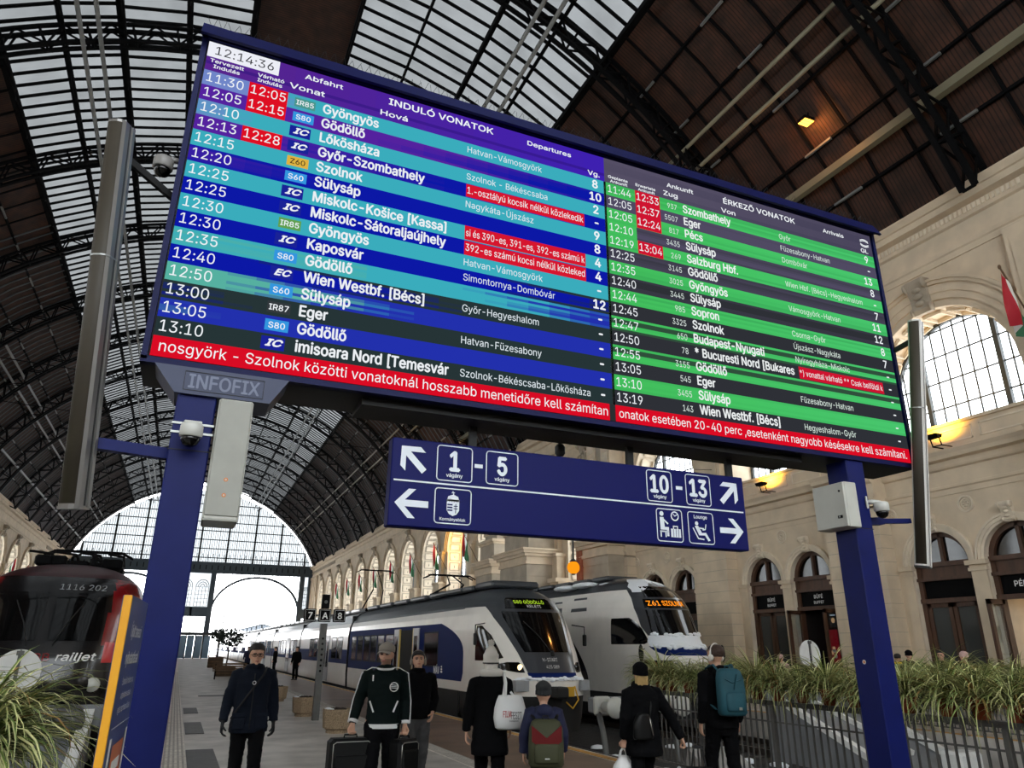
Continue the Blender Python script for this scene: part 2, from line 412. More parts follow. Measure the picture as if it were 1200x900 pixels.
def near_bay(W, c, k):
    y0, y1 = c-BAY/2, c+BAY/2
    outer = [(y0, 0), (y1, 0), (y1, 16.36), (y0, 16.36)]
    holes = [arch_poly(c-1.3, 1.04, 0.02, 4.42), arch_poly(c+1.3, 1.04, 0.02, 4.42), arch_poly(c, 2.7, 8.85, 10.25, 28)]
    b = MB()
    b.poly(outer, holes, W.at(0), 0)
    # reveals: doors 0.5 deep, window 1.25 deep with a coffered soffit
    for h, d in ((holes[0], 0.4), (holes[1], 0.4), (holes[2], 1.25)):
        n = len(h); b.add([W.P(u, v, 0) for u, v in h]+[W.P(u, v, d) for u, v in h], [(i, (i+1) % n, n+(i+1) % n, n+i) for i in range(n)], 1)
    for j in range(9):
        a0, a1 = PI*(j+0.14)/9, PI*(j+0.86)/9
        for r, w_ in ((2.66, 0.07), (2.6, 0.05)):
            pts = []
            for a, d in ((a0, 0.25), (a1, 0.25), (a1, 1.0), (a0, 1.0)): pts.append(W.P(c+r*math.cos(a), 10.25+r*math.sin(a), d))
            for i in range(4): b.bar(pts[i], pts[(i+1) % 4], w_, w_, 1)
    for s in (-1.3, 1.3):
        archivolt(b, W, c+s, 4.42, ((1.04, 1.12, 0.05), (1.12, 1.22, 0.09), (1.22, 1.29, 0.13)), 1)
        console(b, W, c+s, 5.42, 0.6, 0.34, 0.2, 1)
    archivolt(b, W, c, 10.25, ((2.7, 2.95, 0.06), (2.95, 3.2, 0.12), (3.2, 3.5, 0.16), (3.5, 3.62, 0.24), (3.62, 3.72, 0.3)), 0)
    console(b, W, c, 12.85, 1.25, 0.7, 0.34, 2)
    rosette(b, W, c, 6.18, 0.27, 1); rosette(b, W, c-2.85, 6.18, 0.27, 1); rosette(b, W, c+2.85, 6.18, 0.27, 1)
    # imposts and pilasters between the doors
    for y, w_ in ((c, 0.5), (c-2.52, 0.34), (c+2.52, 0.34)):
        wbox(b, W, y-w_/2, y+w_/2, 0, 4.1, 0.02, -0.05, 0)
        for z, h, p, e in ((4.1, 0.1, 0.1, 0.06), (4.2, 0.08, 0.06, 0.03), (4.28, 0.14, 0.16, 0.10)): wbox(b, W, y-w_/2-e, y+w_/2+e, z, z+h, 0.02, -p, 0)
        wbox(b, W, y-w_/2-0.04, y+w_/2+0.04, 0, 0.5, 0.02, -0.09, 2)
    # pier between bays, with joints
    p0, p1 = c+BAY/2-1.2, c+BAY/2+1.2
    for j in range(13): wbox(b, W, p0, p1, 0.5+j*0.46, 0.5+j*0.46+0.44, 0.02, -0.6, 0)
    wbox(b, W, p0+0.015, p1-0.015, 0.4, 6.5, 0.02, -0.585, 2); wbox(b, W, p0-0.05, p1+0.05, 0, 0.5, 0.02, -0.66, 2)
    band(b, W, p0-0.04, p1+0.04, [(z, p+0.6 if p > -0.01 else p) for z, p in LOWER], 0)
    dentils(b, W, p0, p1, 7.48, 0.14, -0.6, 0.13, 0)
    band(b, W, y0, y1, LOWER, 0); dentils(b, W, y0, y1, 7.48, 0.14, -0.0, 0.105, 1)
    wbox(b, W, c+BAY/2-0.9, c+BAY/2+0.9, 8.0, 14.35, 0.02, -0.28, 0)
    wbox(b, W, c+BAY/2-0.7, c+BAY/2+0.7, 8.4, 13.9, 0.02, -0.33, 0)
    band(b, W, y0, y1, UPPER, 0); dentils(b, W, y0, y1, 15.62, 0.2, -0.1, 0.165, 1)
    # parapet panels under the window
    for a, e in ((-2.5, -0.95), (-0.7, 0.7), (0.95, 2.5)):
        for q in ((a, a+0.05, 8.2, 8.65), (e-0.05, e, 8.2, 8.65), (a, e, 8.2, 8.25), (a, e, 8.6, 8.65)): wbox(b, W, c+q[0], c+q[1], q[2], q[3], 0.02, -0.03, 1)
    wbox(b, W, c-2.85, c+2.85, 8.78, 8.88, 1.2, -0.1, 0)
    struct(b, 'wall_right', ['stone', 'stone_pale', 'stone_grey'])

def big_window(W, c, d, r, z0, zs, name, mats=('iron_grey', 'window_glass')):
    b = MB()
    b.poly(arch_poly(c, r, z0, zs, 28), [], W.at(d+0.03), 1)
    def zt(y): return zs+math.sqrt(max(0, r*r-(y-c)**2))
    for y in (c-r*0.52, c+r*0.52): b.bar(W.P(y, z0, d), W.P(y, zt(y), d), 0.16, 0.16, 0)
    n = 12
    for k in range(1, n):
        y = c-r+2*r*k/n; b.bar(W.P(y, z0, d), W.P(y, zt(y), d), 0.035, 0.05, 0)
    z = z0+0.95
    while z < zs+r-0.15:
        h = r if z <= zs else math.sqrt(r*r-(z-zs)**2)
        b.bar(W.P(c-h, z, d), W.P(c+h, z, d), 0.05, 0.05, 0); z += 0.95
    b.prism(ring_poly(c, r-0.12, r, zs, 28), W.at(d-0.08), W.at(d+0.08), 0)
    for y in (c-r+0.06, c+r-0.06): b.bar(W.P(y, z0, d), W.P(y, zs, d), 0.12, 0.16, 0)
    b.bar(W.P(c-r, z0+0.05, d), W.P(c+r, z0+0.05, d), 0.1, 0.16, 0)
    struct(b, name, list(mats))

def far_bay(W, c, k, name, left=False):
    y0, y1 = c-BAY/2, c+BAY/2
    b = MB()
    hole = arch_poly(c, 2.7, 5.6, 10.4, 22)
    b.poly([(y0, 0), (y1, 0), (y1, 16.36), (y0, 16.36)], [hole], W.at(0), 0)
    n = len(hole); b.add([W.P(u, v, 0) for u, v in hole]+[W.P(u, v, 1.5) for u, v in hole], [(i, (i+1) % n, n+(i+1) % n, n+i) for i in range(n)], 1)
    # coffers on the deep soffit and jambs
    for j in range(11):
        a0, a1 = PI*(j+0.12)/11, PI*(j+0.88)/11
        pts = [W.P(c+2.66*math.cos(a), 10.4+2.66*math.sin(a), d) for a, d in ((a0, 0.25), (a1, 0.25), (a1, 1.2), (a0, 1.2))]
        for i in range(4): b.bar(pts[i], pts[(i+1) % 4], 0.09, 0.09, 2)
    for j in range(5):
        for s in (-1, 1):
            pts = [W.P(c+s*2.67, 5.8+j*0.92+e, d) for e, d in ((0.1, 0.25), (0.8, 0.25), (0.8, 1.2), (0.1, 1.2))]
            for i in range(4): b.bar(pts[i], pts[(i+1) % 4], 0.08, 0.08, 2)
            b.ell(W.P(c+s*2.67, 6.25+j*0.92, 0.72), 0.05, 0.05, 0.14, 8, 6, 2)
    archivolt(b, W, c, 10.4, ((2.7, 2.95, 0.08), (2.95, 3.2, 0.16), (3.2, 3.32, 0.24)), 0)
    console(b, W, c, 13.0, 1.3, 0.7, 0.34, 2)
    yb = c+BAY/2
    wbox(b, W, yb-1.25, yb+1.25, 0, 5.4, 0.02, -0.7, 2)
    for z, h, p in ((5.4, 0.2, 0.85), (5.6, 0.15, 0.75), (5.75, 0.25, 0.95)): wbox(b, W, yb-1.25-p*0.2, yb+1.25+p*0.2, z, z+h, 0.02, -p, 0)
    wbox(b, W, yb-0.95, yb+0.95, 6.0, 7.4, 0.02, -0.6, 0); wbox(b, W, yb-1.05, yb+1.05, 7.4, 7.6, 0.02, -0.72, 0)
    wbox(b, W, yb-0.5, yb+0.5, 7.6, 10.2, 0.02, -0.3, 0)
    wbox(b, W, yb-0.75, yb+0.75, 10.2, 10.5, 0.02, -0.36, 0)
    for z, h, p in ((5.3, 0.2, 0.12), (5.5, 0.12, 0.2)): wbox(b, W, c-2.75, c+2.75, z, z+h, 1.3, -p, 0)
    band(b, W, y0, y1, UPPER, 0)
    if k > 13: dentils(b, W, y0, y1, 15.0, 0.45, -0.05, 0.9, 2)
    struct(b, name, ['stone', 'stone_pale', 'stone_grey'])

WR, WL = Wall(XR, 1), Wall(XL, -1)
NEAR = [15.5+BAY*k for k in range(-3, 3)]
for k, c in enumerate(NEAR): near_bay(WR, c, k)
FAR = [15.5+BAY*k for k in range(3, 16)]
for k, c in enumerate(FAR): far_bay(WR, c, k+3, 'wall_right')
for k in range(-3, 16): far_bay(WL, 15.5+BAY*k, k, 'wall_left', True)
wn = 1
for c in NEAR: big_window(WR, c, 1.2, 2.7, 8.85, 10.25, 'window_%d' % wn); wn += 1
for c in FAR: big_window(WR, c, 1.45, 2.7, 5.6, 10.4, 'window_%d' % wn); wn += 1
for k in range(-3, 16): big_window(WL, 15.5+BAY*k, 1.45, 2.7, 5.6, 10.4, 'window_%d' % wn); wn += 1
ends = [(WR, 15.5+BAY*15.5, Y1+1), (WL, 15.5+BAY*15.5, Y1+1), (WR, Y0-1.5, 15.5-BAY*3.5), (WL, Y0-1.5, 15.5-BAY*3.5)]
for W, a, e in ends:
    b = MB(); wbox(b, W, a, e, 0, 16.36, 0, 0.6, 0); band(b, W, a, e, UPPER, 0)
    if a > 100:
        for j in range(int((e-a)/1.6)):
            wbox(b, W, a+0.4+j*1.6, a+1.0+j*1.6, 6, 13.8, 0.02, -0.3, 0); wbox(b, W, a+0.2+j*1.6, a+1.2+j*1.6, 13.8, 14.3, 0.02, -0.4, 0)
        dentils(b, W, a, e, 15.0, 0.4, -0.05, 0.8, 1)
    struct(b, 'wall_right' if W is WR else 'wall_left', ['stone', 'stone_grey'])

# two tall projecting piers that break the right wall near the trains
def great_pier(c, w, p, hb):
    b = MB()
    wbox(b, WR, c-w, c+w, 0, hb, 0.02, -p, 0)
    for j in range(8): wbox(b, WR, c-w-0.03, c+w+0.03, 0.9+j*0.75, 0.9+j*0.75+0.7, 0.02, -p-0.03, 0)
    for z, h, e in ((hb, 0.2, 0.12), (hb+0.2, 0.3, 0.06), (hb+0.5, 0.18, 0.25), (hb+0.68, 0.2, 0.4), (hb+0.88, 0.12, 0.5)): wbox(b, WR, c-w-e, c+w+e, z, z+h, 0.02, -p-e, 1)
    wbox(b, WR, c-w+0.2, c+w-0.2, hb+1.0, hb+2.2, 0.02, -p+0.2, 0)
    for z, h, e in ((hb+2.2, 0.15, 0.1), (hb+2.35, 0.2, 0.25)): wbox(b, WR, c-w+0.2-e, c+w-0.2+e, z, z+h, 0.02, -p+0.2-e, 1)
    wbox(b, WR, c-w+0.4, c+w-0.4, hb+2.5, 14.4, 0.02, -p+0.5, 0)
    for a in (-0.55, 0.55):
        wbox(b, WR, c+a*w-0.5, c+a*w+0.5, hb+3, 13.8, 0.02, -p+0.42, 1)
        for z in range(4): wbox(b, WR, c+a*w-0.3, c+a*w+0.3, hb+3.2+z*1.0, hb+3.9+z*1.0, 0.02, -p+0.38, 2)
    struct(b, 'wall_right', ['stone_grey', 'stone', 'stone_pale'])
great_pier(36.6, 1.5, 1.6, 6.6); great_pier(46.2, 2.2, 2.4, 6.9); great_pier(52.6, 1.6, 2.0, 6.9)
b = MB(); wbox(b, WR, 37.9, 38.5, 0, 7.2, 0.02, -1.7, 0)
for j in range(16): wbox(b, WR, 37.88, 38.52, 0.3+j*0.43, 0.3+j*0.43+0.4, 0.02, -1.73, 0)
struct(b, 'trim_11', ['brick_red'])

# ---- doors on the right: timber fillings with fanlights
def door_fill(c, n, sign=None, lit=False, open_leaf=0):
    t = thing('door_%d' % n, None, None, WR.P(c, 0, 0.27)); t['kind'] = 'structure'
    W = Wall(0, 1)
    def wb(mb, y0, y1, z0, z1, d0, d1, m=0): wbox(mb, W, y0, y1, z0, z1, d0, d1, m)
    f = MB()
    f.prism(ring_poly(0, 0.88, 1.04, 4.42, 20), W.at(-0.1), W.at(0.1), 0)
    for y in (-0.97, 0.97): wb(f, y-0.08, y+0.08, 0, 4.42, 0.1, -0.1)
    wb(f, -1.04, 1.04, 4.36, 4.5, 0.1, -0.16); wb(f, -1.04, 1.04, 4.02, 4.36, 0.1, -0.06); wb(f, -1.04, 1.04, 3.92, 4.02, 0.1, -0.16)
    wb(f, -1.04, 1.04, 3.22, 3.36, 0.1, -0.14)
    wb(f, -0.06, 0.06, 4.5, 5.42, 0.1, -0.1)
    f.build('frame', ['wood_door'], t)
    g = MB(); g.poly(arch_poly(0, 0.9, 4.45, 4.46, 18), [], W.at(0.02), 0); g.build('fanlight', ['dark_glass'], t)
    s = MB(); wb(s, -0.9, 0.9, 3.36, 3.92, 0.06, 0.0); s.build('sign_panel', ['sign_black'], t)
    if sign:
        l = MB()
        for txt, v, cap in sign: put_text(l, txt, 0, v, cap, lambda u, w_: W.P(-u, w_, -0.012), 0, 0.02, 'c')
        l.build('sign_lettering', ['white_letter'], t, recalc=False)
    for sgn in (-1, 1):
        if open_leaf: continue
        lf = MB()
        y0, y1 = (0.02, 0.89) if sgn > 0 else (-0.89, -0.02)
        for q in ((y0, y0+0.13, 0, 3.22), (y1-0.13, y1, 0, 3.22), (y0, y1, 0, 0.35), (y0, y1, 3.08, 3.22), (y0, y1, 0.85, 0.98)): wb(lf, q[0], q[1], q[2], q[3], 0.04, -0.05)
        wb(lf, y0+0.13, y1-0.13, 0.35, 0.85, 0.03, -0.01)
        leaf = lf.build('leaf', ['wood_door'], t)
        p = MB(); wb(p, y0+0.13, y1-0.13, 0.98, 3.08, 0.02, 0.0); p.build('pane', ['door_glass'], leaf)
        h = MB(); h.tube([W.P(0.06*sgn, 1.0, -0.05), W.P(0.06*sgn, 1.0, -0.1), W.P(0.06*sgn, 1.3, -0.1), W.P(0.06*sgn, 1.3, -0.05)], 0.014, 6); h.build('door_handle', ['wood_door'], leaf)
    for yh in ((0.91, -0.91) if open_leaf else ()):
        lf = MB()
        for q in ((0.05, 0.17, 0, 3.22), (0.68, 0.8, 0, 3.22), (0.05, 0.8, 0, 0.35), (0.05, 0.8, 3.08, 3.22), (0.05, 0.8, 0.85, 0.98)):
            lf.box(-q[1], -q[0], yh-0.045, yh+0.045, q[2], q[3], 0)
        lf.box(-0.7, -0.15, yh-0.02, yh+0.02, 0.35, 0.85, 0)
        leaf = lf.build('open_leaf', ['wood_door'], t)
        p = MB(); p.box(-0.7, -0.15, yh-0.01, yh+0.01, 0.98, 3.08, 0); p.build('pane', ['window_glass'], leaf)
    if not open_leaf:
        r = MB(); r.box(0.12, 0.16, -1.03, 1.03, 0, 3.3, 0); r.build('backing', ['interior_shade'], t)  # added dark sheet, stops bright sky showing between the leaves
    if open_leaf:
        r = MB(); r.box(0.08, 2.2, -1.0, 1.0, 0.0, 0.02, 0); r.box(2.2, 2.25, -1.0, 1.0, 0, 3.3, 0); r.box(0.08, 2.2, -1.02, -1.0, 0, 3.3, 0); r.box(0.08, 2.2, 1.0, 1.02, 0, 3.3, 0); r.box(0.08, 2.2, -1.0, 1.0, 3.3, 3.34, 0)
        r.build('vestibule', ['interior_shade' if not lit else 'stone_pale'], t)  # unlit vestibule is coloured dark, the lit one pale
    return t
SB = [('BÜFÉ', 3.66, 0.13), ('BUFFET', 3.46, 0.10)]
DOORS = []
dn = 1
for c in NEAR:
    for s in (-1.3, 1.3):
        y = c+s; near = abs(y-22.4) < 0.1; pen = abs(y-14.2) < 0.1; buf = abs(y-25.0) < 0.1
        door_fill(y, dn, SB if near or buf else ([('PÉNZTÁR', 3.58, 0.16)] if pen else None), pen, (1 if near else (1 if pen else 0))); dn += 1

# ---- facade behind the camera: a wall with a great glazed arch
b = MB()
hole = arch_poly(XC, 12.0, 6.0, 11.5, 40)
outer = [(XL-1, 0), (XR+1, 0), (XR+1, ZS)]+[(XC+(RV+0.5)*math.sin(a), ZC+(RV+0.5)*math.cos(a)) for a in [AMAX-2*AMAX*k/40 for k in range(41)]]+[(XL-1, ZS)]
b.prism(outer, lambda u, v: (u, Y0, v), lambda u, v: (u, Y0-1, v), 0, holes=[hole])
struct(b, 'wall_front', ['stone'])
b = MB()
b.poly(hole, [], lambda u, v: (u, Y0-0.5, v), 1)
for k in range(1, 12):
    x = XC-12+24*k/12; zt = 11.5+math.sqrt(144-(x-XC)**2); b.bar((x, Y0-0.5, 6), (x, Y0-0.5, zt), 0.18 if k % 4 == 0 else 0.07, 0.12, 0)
for k in range(1, 10):
    z = 6+1.6*k; h = 12 if z < 11.5 else math.sqrt(max(0, 144-(z-11.5)**2)); b.bar((XC-h, Y0-0.5, z), (XC+h, Y0-0.5, z), 0.08, 0.1, 0)
struct(b, 'window_%d' % wn, ['iron_grey', 'window_glass']); wn += 1

# ---- iron and glass end screen
b = MB(); E = lambda u, v: (u, Y1, v)
zt = lambda x: ZC+math.sqrt(max(0, (RV-0.3)**2-(x-XC)**2))
for k in range(-13, 14):
    x = XC+k*1.6
    if zt(x) < 16.6: continue
    b.bar((x, Y1, 16.5), (x, Y1, zt(x)), 0.34 if k % 3 == 0 else 0.1, 0.2 if k % 3 == 0 else 0.1, 0)
    for j in (1, 2, 3):
        xx = x+j*0.4
        if zt(xx) > 16.7: b.bar((xx, Y1, 16.5), (xx, Y1, zt(xx)), 0.07, 0.06, 0)
for k in range(8):
    z = 17.3+k*1.65; h = math.sqrt(max(0, (RV-0.3)**2-(z-ZC)**2)) if z > ZC else HALF
    b.bar((XC-h, Y1, z), (XC+h, Y1, z), 0.2, 0.16, 0)
for k in range(44):                                    # cresting just above the beam
    x = XL+0.5+k*0.95; b.bar((x, Y1-0.1, 16.6), (x+0.2, Y1-0.1, 18.0), 0.12, 0.06, 0); b.bar((x+0.45, Y1-0.1, 16.6), (x+0.25, Y1-0.1, 18.0), 0.12, 0.06, 0)
b.box(XL, XR, Y1-0.4, Y1+0.4, 14.6, 16.5, 1)
for k in range(40): b.box(XL+0.4+k*1.05, XL+0.55+k*1.05, Y1-0.46, Y1-0.4, 15.1, 15.9, 2)
b.box(XL, XR, Y1-0.55, Y1+0.55, 16.3, 16.5, 1); b.box(XL, XR, Y1-0.55, Y1+0.55, 14.5, 14.7, 1)
for x in (-1.6, 4.6, -17.6, 20.6): b.box(x-0.45, x+0.45, Y1-0.45, Y1+0.45, -0.7, 14.6, 1)
for x in (XL+0.3, XR-0.3): b.box(x-0.4, x+0.4, Y1-0.5, Y1+0.5, -0.7, 16.5, 1)
for cx in (12.6, -9.6):                                # two wide openings with curved heads
    n = 30; ring = []
    o = [(cx+8.0*math.cos(PI*k/n), 7.6+6.6*math.sin(PI*k/n)) for k in range(n+1)]; i = [(cx+7.6*math.cos(PI*k/n), 7.6+6.2*math.sin(PI*k/n)) for k in range(n, -1, -1)]
    b.prism(o+i, lambda u, v: (u, Y1-0.3, v), lambda u, v: (u, Y1+0.3, v), 1)
    for k in range(1, 20):                             # spandrel bars
        x = cx-8+16*k/20; zz = 7.6+6.6*math.sqrt(max(0, 1-((x-cx)/8.0)**2)); b.bar((x, Y1, zz), (x, Y1, 14.5), 0.07, 0.08, 0)
    for z in (9.6, 11.4, 13.2):
        xe = 8.0*math.sqrt(max(0, 1-((z-7.6)/6.6)**2))
        for s in (-1, 1): b.bar((cx+s*xe, Y1, z), (cx+s*8, Y1, z), 0.06, 0.06, 0)
for (xa, xb) in ((-1.2, 1.4), (1.6, 4.2), (20.9, 22.2), (-19.2, -17.9)):   # glazed bays with round heads
    w = (xb-xa)/2; cx = (xa+xb)/2
    for r in (1.0, 0.68, 0.36):
        for k in range(14):
            a0, a1 = PI*k/14, PI*(k+1)/14
            b.bar((cx+w*r*0.85*math.cos(a0), Y1, 12.0+w*r*math.sin(a0)), (cx+w*r*0.85*math.cos(a1), Y1, 12.0+w*r*math.sin(a1)), 0.1, 0.1, 0)
    for k in range(5):
        x = cx-w*0.85+w*1.7*k/4; b.bar((x, Y1, 8.6), (x, Y1, 12.0), 0.08, 0.08, 0)
    for k in range(6): b.bar((cx-w*0.85, Y1, 8.6+k*0.68), (cx+w*0.85, Y1, 8.6+k*0.68), 0.06, 0.06, 0)
    b.box(xa-0.3, xb+0.3, Y1-0.3, Y1+0.3, 6.8, 8.5, 1)
struct(b, 'wall_back', ['iron_grey', 'iron_blue', 'iron_black'])
b = MB(); b.poly([(XC-HALF+0.05, 16.5), (XC+HALF-0.05, 16.5)]+[(XC+(RV-0.3)*math.sin(a), max(16.5, ZC+(RV-0.3)*math.cos(a))) for a in [AMAX*0.995-2*AMAX*0.995*k/40 for k in range(41)]], [], lambda u, v: (u, Y1+0.08, v), 0)
for (xa, xb) in ((-1.2, 4.2), (20.9, 22.2), (-19.2, -17.9)): b.add([(xa, Y1+0.1, 8.5), (xb, Y1+0.1, 8.5), (xb, Y1+0.1, 14.5), (xa, Y1+0.1, 14.5)], [(0, 1, 2, 3)], 0)
struct(b, 'window_%d' % wn, ['end_glass']); wn += 1

# ---- the vault: boards, raised skylight, bars
XK, XT, XR2 = 12.35, 7.85, 2.25                        # skylight edge, step and ridge strip, half widths from the axis
aK, aT, aR = math.asin(XK/RV), math.asin(XT/RV), math.asin(XR2/RV)
b = MB()
def shell(mb, a0, a1, dr, m, n, y0=Y0-1.2, y1=Y1+0.4, th=0.12):
    for i in range(n):
        p, q = a0+(a1-a0)*i/n, a0+(a1-a0)*(i+1)/n
        vs = [vault(p, y0, dr), vault(q, y0, dr), vault(q, y1, dr), vault(p, y1, dr), vault(p, y0, dr+th), vault(q, y0, dr+th), vault(q, y1, dr+th), vault(p, y1, dr+th)]
        mb.add(vs, [(0, 1, 2, 3), (7, 6, 5, 4), (0, 4, 5, 1), (3, 2, 6, 7)] + ([(0, 3, 7, 4)] if i == 0 else []) + ([(1, 5, 6, 2)] if i == n-1 else []), m)
for s in (-1, 1): shell(b, s*aK, s*(AMAX+0.035), 0.0, 0, 10)
shell(b, -aR, aR, 1.3, 0, 4)
ceil = struct(b, 'ceiling', ['roof_boards'])
b = MB()
for s in (-1, 1):
    for a0, a1, dr in ((s*aT, s*aK, 0.15), (s*aR, s*aT, 0.75)):
        for i in range(4):
            p, q = a0+(a1-a0)*i/4, a0+(a1-a0)*(i+1)/4
            b.add([vault(p, Y0, dr), vault(q, Y0, dr), vault(q, Y1, dr), vault(p, Y1, dr)], [(0, 1, 2, 3)], 0)
    for a, r0, r1 in ((s*aT, 0.15, 0.75), (s*aR, 0.75, 1.3)):
        b.add([vault(a, Y0, r0), vault(a, Y1, r0), vault(a, Y1, r1), vault(a, Y0, r1)], [(0, 1, 2, 3)], 1)
b.build('skylight_glazing', ['skylight_glass', 'window_glass'], ceil)
b = MB()                                              # glazing bars and longitudinal rails of the skylight
y = Y0
k = 0
while y < Y1:
    for s in (-1, 1):
        for (a0, a1, dr) in ((aT, aK, 0.12), (aR, aT, 0.72)):
            n = 2
            for i in range(n):
                b.bar(vault(s*(a0+(a1-a0)*i/n), y, dr), vault(s*(a0+(a1-a0)*(i+1)/n), y, dr), 0.09, 0.14, 0, up=(0, 1, 0))
        b.bar(vault(s*aT, y, 0.1), vault(s*aT, y, 0.8), 0.09, 0.12, 0); b.bar(vault(s*aR, y, 0.7), vault(s*aR, y, 1.35), 0.09, 0.12, 0)
    y += 0.82; k += 1
for s in (-1, 1):
    for a, dr, w in ((aK, 0.05, 0.3), (aK*0.5+aT*0.5, 0.1, 0.1), (aT, 0.05, 0.22), (aT, 0.8, 0.16), (aR*0.5+aT*0.5, 0.68, 0.12), (aR, 0.68, 0.2), (aR, 1.25, 0.2)):
        b.bar(vault(s*a, Y0, dr), vault(s*a, Y1, dr), w, w, 0)
b.build('glazing_bars', ['iron_black'], ceil)
b = MB()                                              # rafters under the boarded slopes
y = Y0+0.3; k = 0
while y < Y1:
    for s in (-1, 1):
        n = 4
        for i in range(n):
            b.bar(vault(s*(aK+(AMAX-aK)*i/n), y, -0.06), vault(s*(aK+(AMAX-aK)*(i+1)/n), y, -0.06), 0.05, 0.12, 1 if (y > 46) else 0, up=(0, 1, 0))  # far rafters paler: light glinting on them is put into the colour
    y += 1.6 if y < 46 else 0.9
b.build('rafters', ['iron_black', 'iron_grey'], ceil)
b = MB()                                              # lattice purlins running down the hall
PUR = [aR, (aR+aT)/2, aT, (aT+aK)/2, aK] + [aK+(AMAX-aK)*j/6 for j in range(1, 6)]
for s in (-1, 1):
    for i, a in enumerate(PUR):
        deep = 0.95 if i < 5 else 0.3
        b.bar(vault(s*a, Y0, -0.1), vault(s*a, Y1, -0.1), 0.1, 0.12, 0)
        if i < 5:
            b.bar(vault(s*a, Y0, -deep), vault(s*a, Y1, -deep), 0.1, 0.1, 0)
            y = Y0; j = 0
            while y < Y1-1.5:
                b.bar(vault(s*a, y, -0.1 if j % 2 else -deep), vault(s*a, y+1.53, -deep if j % 2 else -0.1), 0.06, 0.06, 0); y += 1.53; j += 1
        else:
            y = Y0
            while y < Y1-4:                            # pale painted sleeves near each truss
                b.bar(vault(s*a, y+0.6, -0.2), vault(s*a, y+1.9, -0.2), 0.09, 0.09, 1); y += 4.6
b.build('purlins', ['iron_black', 'pipe_grey'], ceil)
# arched lattice trusses
TRUSS = [3.3+9.2*k for k in range(-1, 16)]
def truss_mesh():
    mb = MB()
    for y in (-0.22, 0.22):
        n = 56
        for i in range(n):
            a0, a1 = -AMAX+2*AMAX*i/n, -AMAX+2*AMAX*(i+1)/n
            mb.bar(vault(a0, y, -0.25), vault(a1, y, -0.25), 0.12, 0.18, 0, up=(0, 1, 0))
            mb.bar(vault(a0, y, -1.15), vault(a1, y, -1.15), 0.12, 0.18, 0, up=(0, 1, 0))
            mb.bar(vault(a0, y, -0.25 if i % 2 else -1.15), vault(a1, y, -1.15 if i % 2 else -0.25), 0.07, 0.07, 0, up=(0, 1, 0))
            if i % 2 == 0: mb.bar(vault(a0, y, -0.25), vault(a0, y, -1.15), 0.07, 0.07, 0, up=(0, 1, 0))
    for i in range(0, 57, 2):
        a = -AMAX+2*AMAX*i/56
        mb.bar(vault(a, -0.22, -1.15), vault(a, 0.22, -1.15), 0.08, 0.08, 0, up=(0, 0, 1)); mb.bar(vault(a, -0.22, -0.25), vault(a, 0.22, -0.25), 0.08, 0.08, 0)
    return mb
t0 = struct(truss_mesh(), 'roof_truss', ['iron_black']); t0.location.y = TRUSS[0]
for y in TRUSS[1:]:
    c = t0.copy(); col.objects.link(c); c.location.y = y
# long service pipes and beams hung under the roof
b = MB()
def longpipe(x, z, r, m, y0=Y0, y1=Y1): b.tube([(x, y0, z), (x, y1, z)], r, 8, m)
def under(xa, d): a = va(xa); p = vault(a, 0, -d); return p[0], p[2]
for xa, d, r, m in ((18.0, 0.6, 0.085, 0), (18.7, 0.6, 0.085, 0), (-15.1, 0.6, 0.09, 1), (-15.7, 0.6, 0.09, 1), (10.7, 1.3, 0.1, 1), (11.4, 1.3, 0.1, 1), (-7.4, 1.3, 0.1, 1), (-8.1, 1.3, 0.1, 1), (-18.0, 0.5, 0.12, 1)):
    x, z = under(xa, d); longpipe(x, z, r, m)
x, z = under(20.9, 0.45); b.box(x-0.13, x+0.13, Y0, 60, z-0.16, z+0.16, 0)
struct(b, 'trim_12', ['pipe_olive', 'pipe_grey'])
# ================================================================== THE DISPLAY BOARD
mat('board_blue', (13, 18, 66), 0.5, spec=0.15)
mat('post_blue', (8, 20, 84), 0.5, noise=0.12, scale=3, spec=0.2)
mat('board_black', (10, 10, 12), 0.6)
mat('plate_grey', (66, 72, 96), 0.5, spec=0.3)
mat('plate_letter', (104, 112, 136), 0.5)
mat('cabinet_grey', (186, 186, 178), 0.5, noise=0.05, scale=6)
mat('cabinet_dark', (150, 150, 142), 0.5, noise=0.06, scale=6)
mat('sticker_orange', (206, 120, 50), 0.5)
mat('sticker_white', (225, 222, 214), 0.5)
mat('camera_white', (196, 196, 190), 0.4)
mat('camera_grey', (128, 126, 124), 0.4)
mat('black_dome', (8, 8, 9), 0.08)
mat('speaker_olive', (56, 50, 40), 0.6, noise=0.06, scale=5)
mat('speaker_alu', (128, 126, 124), 0.35, metal=0.6); mat('speaker_bright', (206, 204, 200), 0.3)
mat('speaker_dark', (40, 40, 40), 0.5)
mat('sign_blue', (8, 14, 84), 0.5, spec=0.15)
mat('sign_white', (222, 228, 236), 0.5)
m = bpy.data.materials.new('led_panel'); m.use_nodes = True; nt = m.node_tree; nt.nodes.clear()
_o = nt.nodes.new('ShaderNodeOutputMaterial'); _e = nt.nodes.new('ShaderNodeEmission'); _a = nt.nodes.new('ShaderNodeVertexColor'); _a.layer_name = 'Col'
nt.links.new(_a.outputs['Color'], _e.inputs['Color']); nt.links.new(_e.outputs[0], _o.inputs[0]); MATS['led_panel'] = m
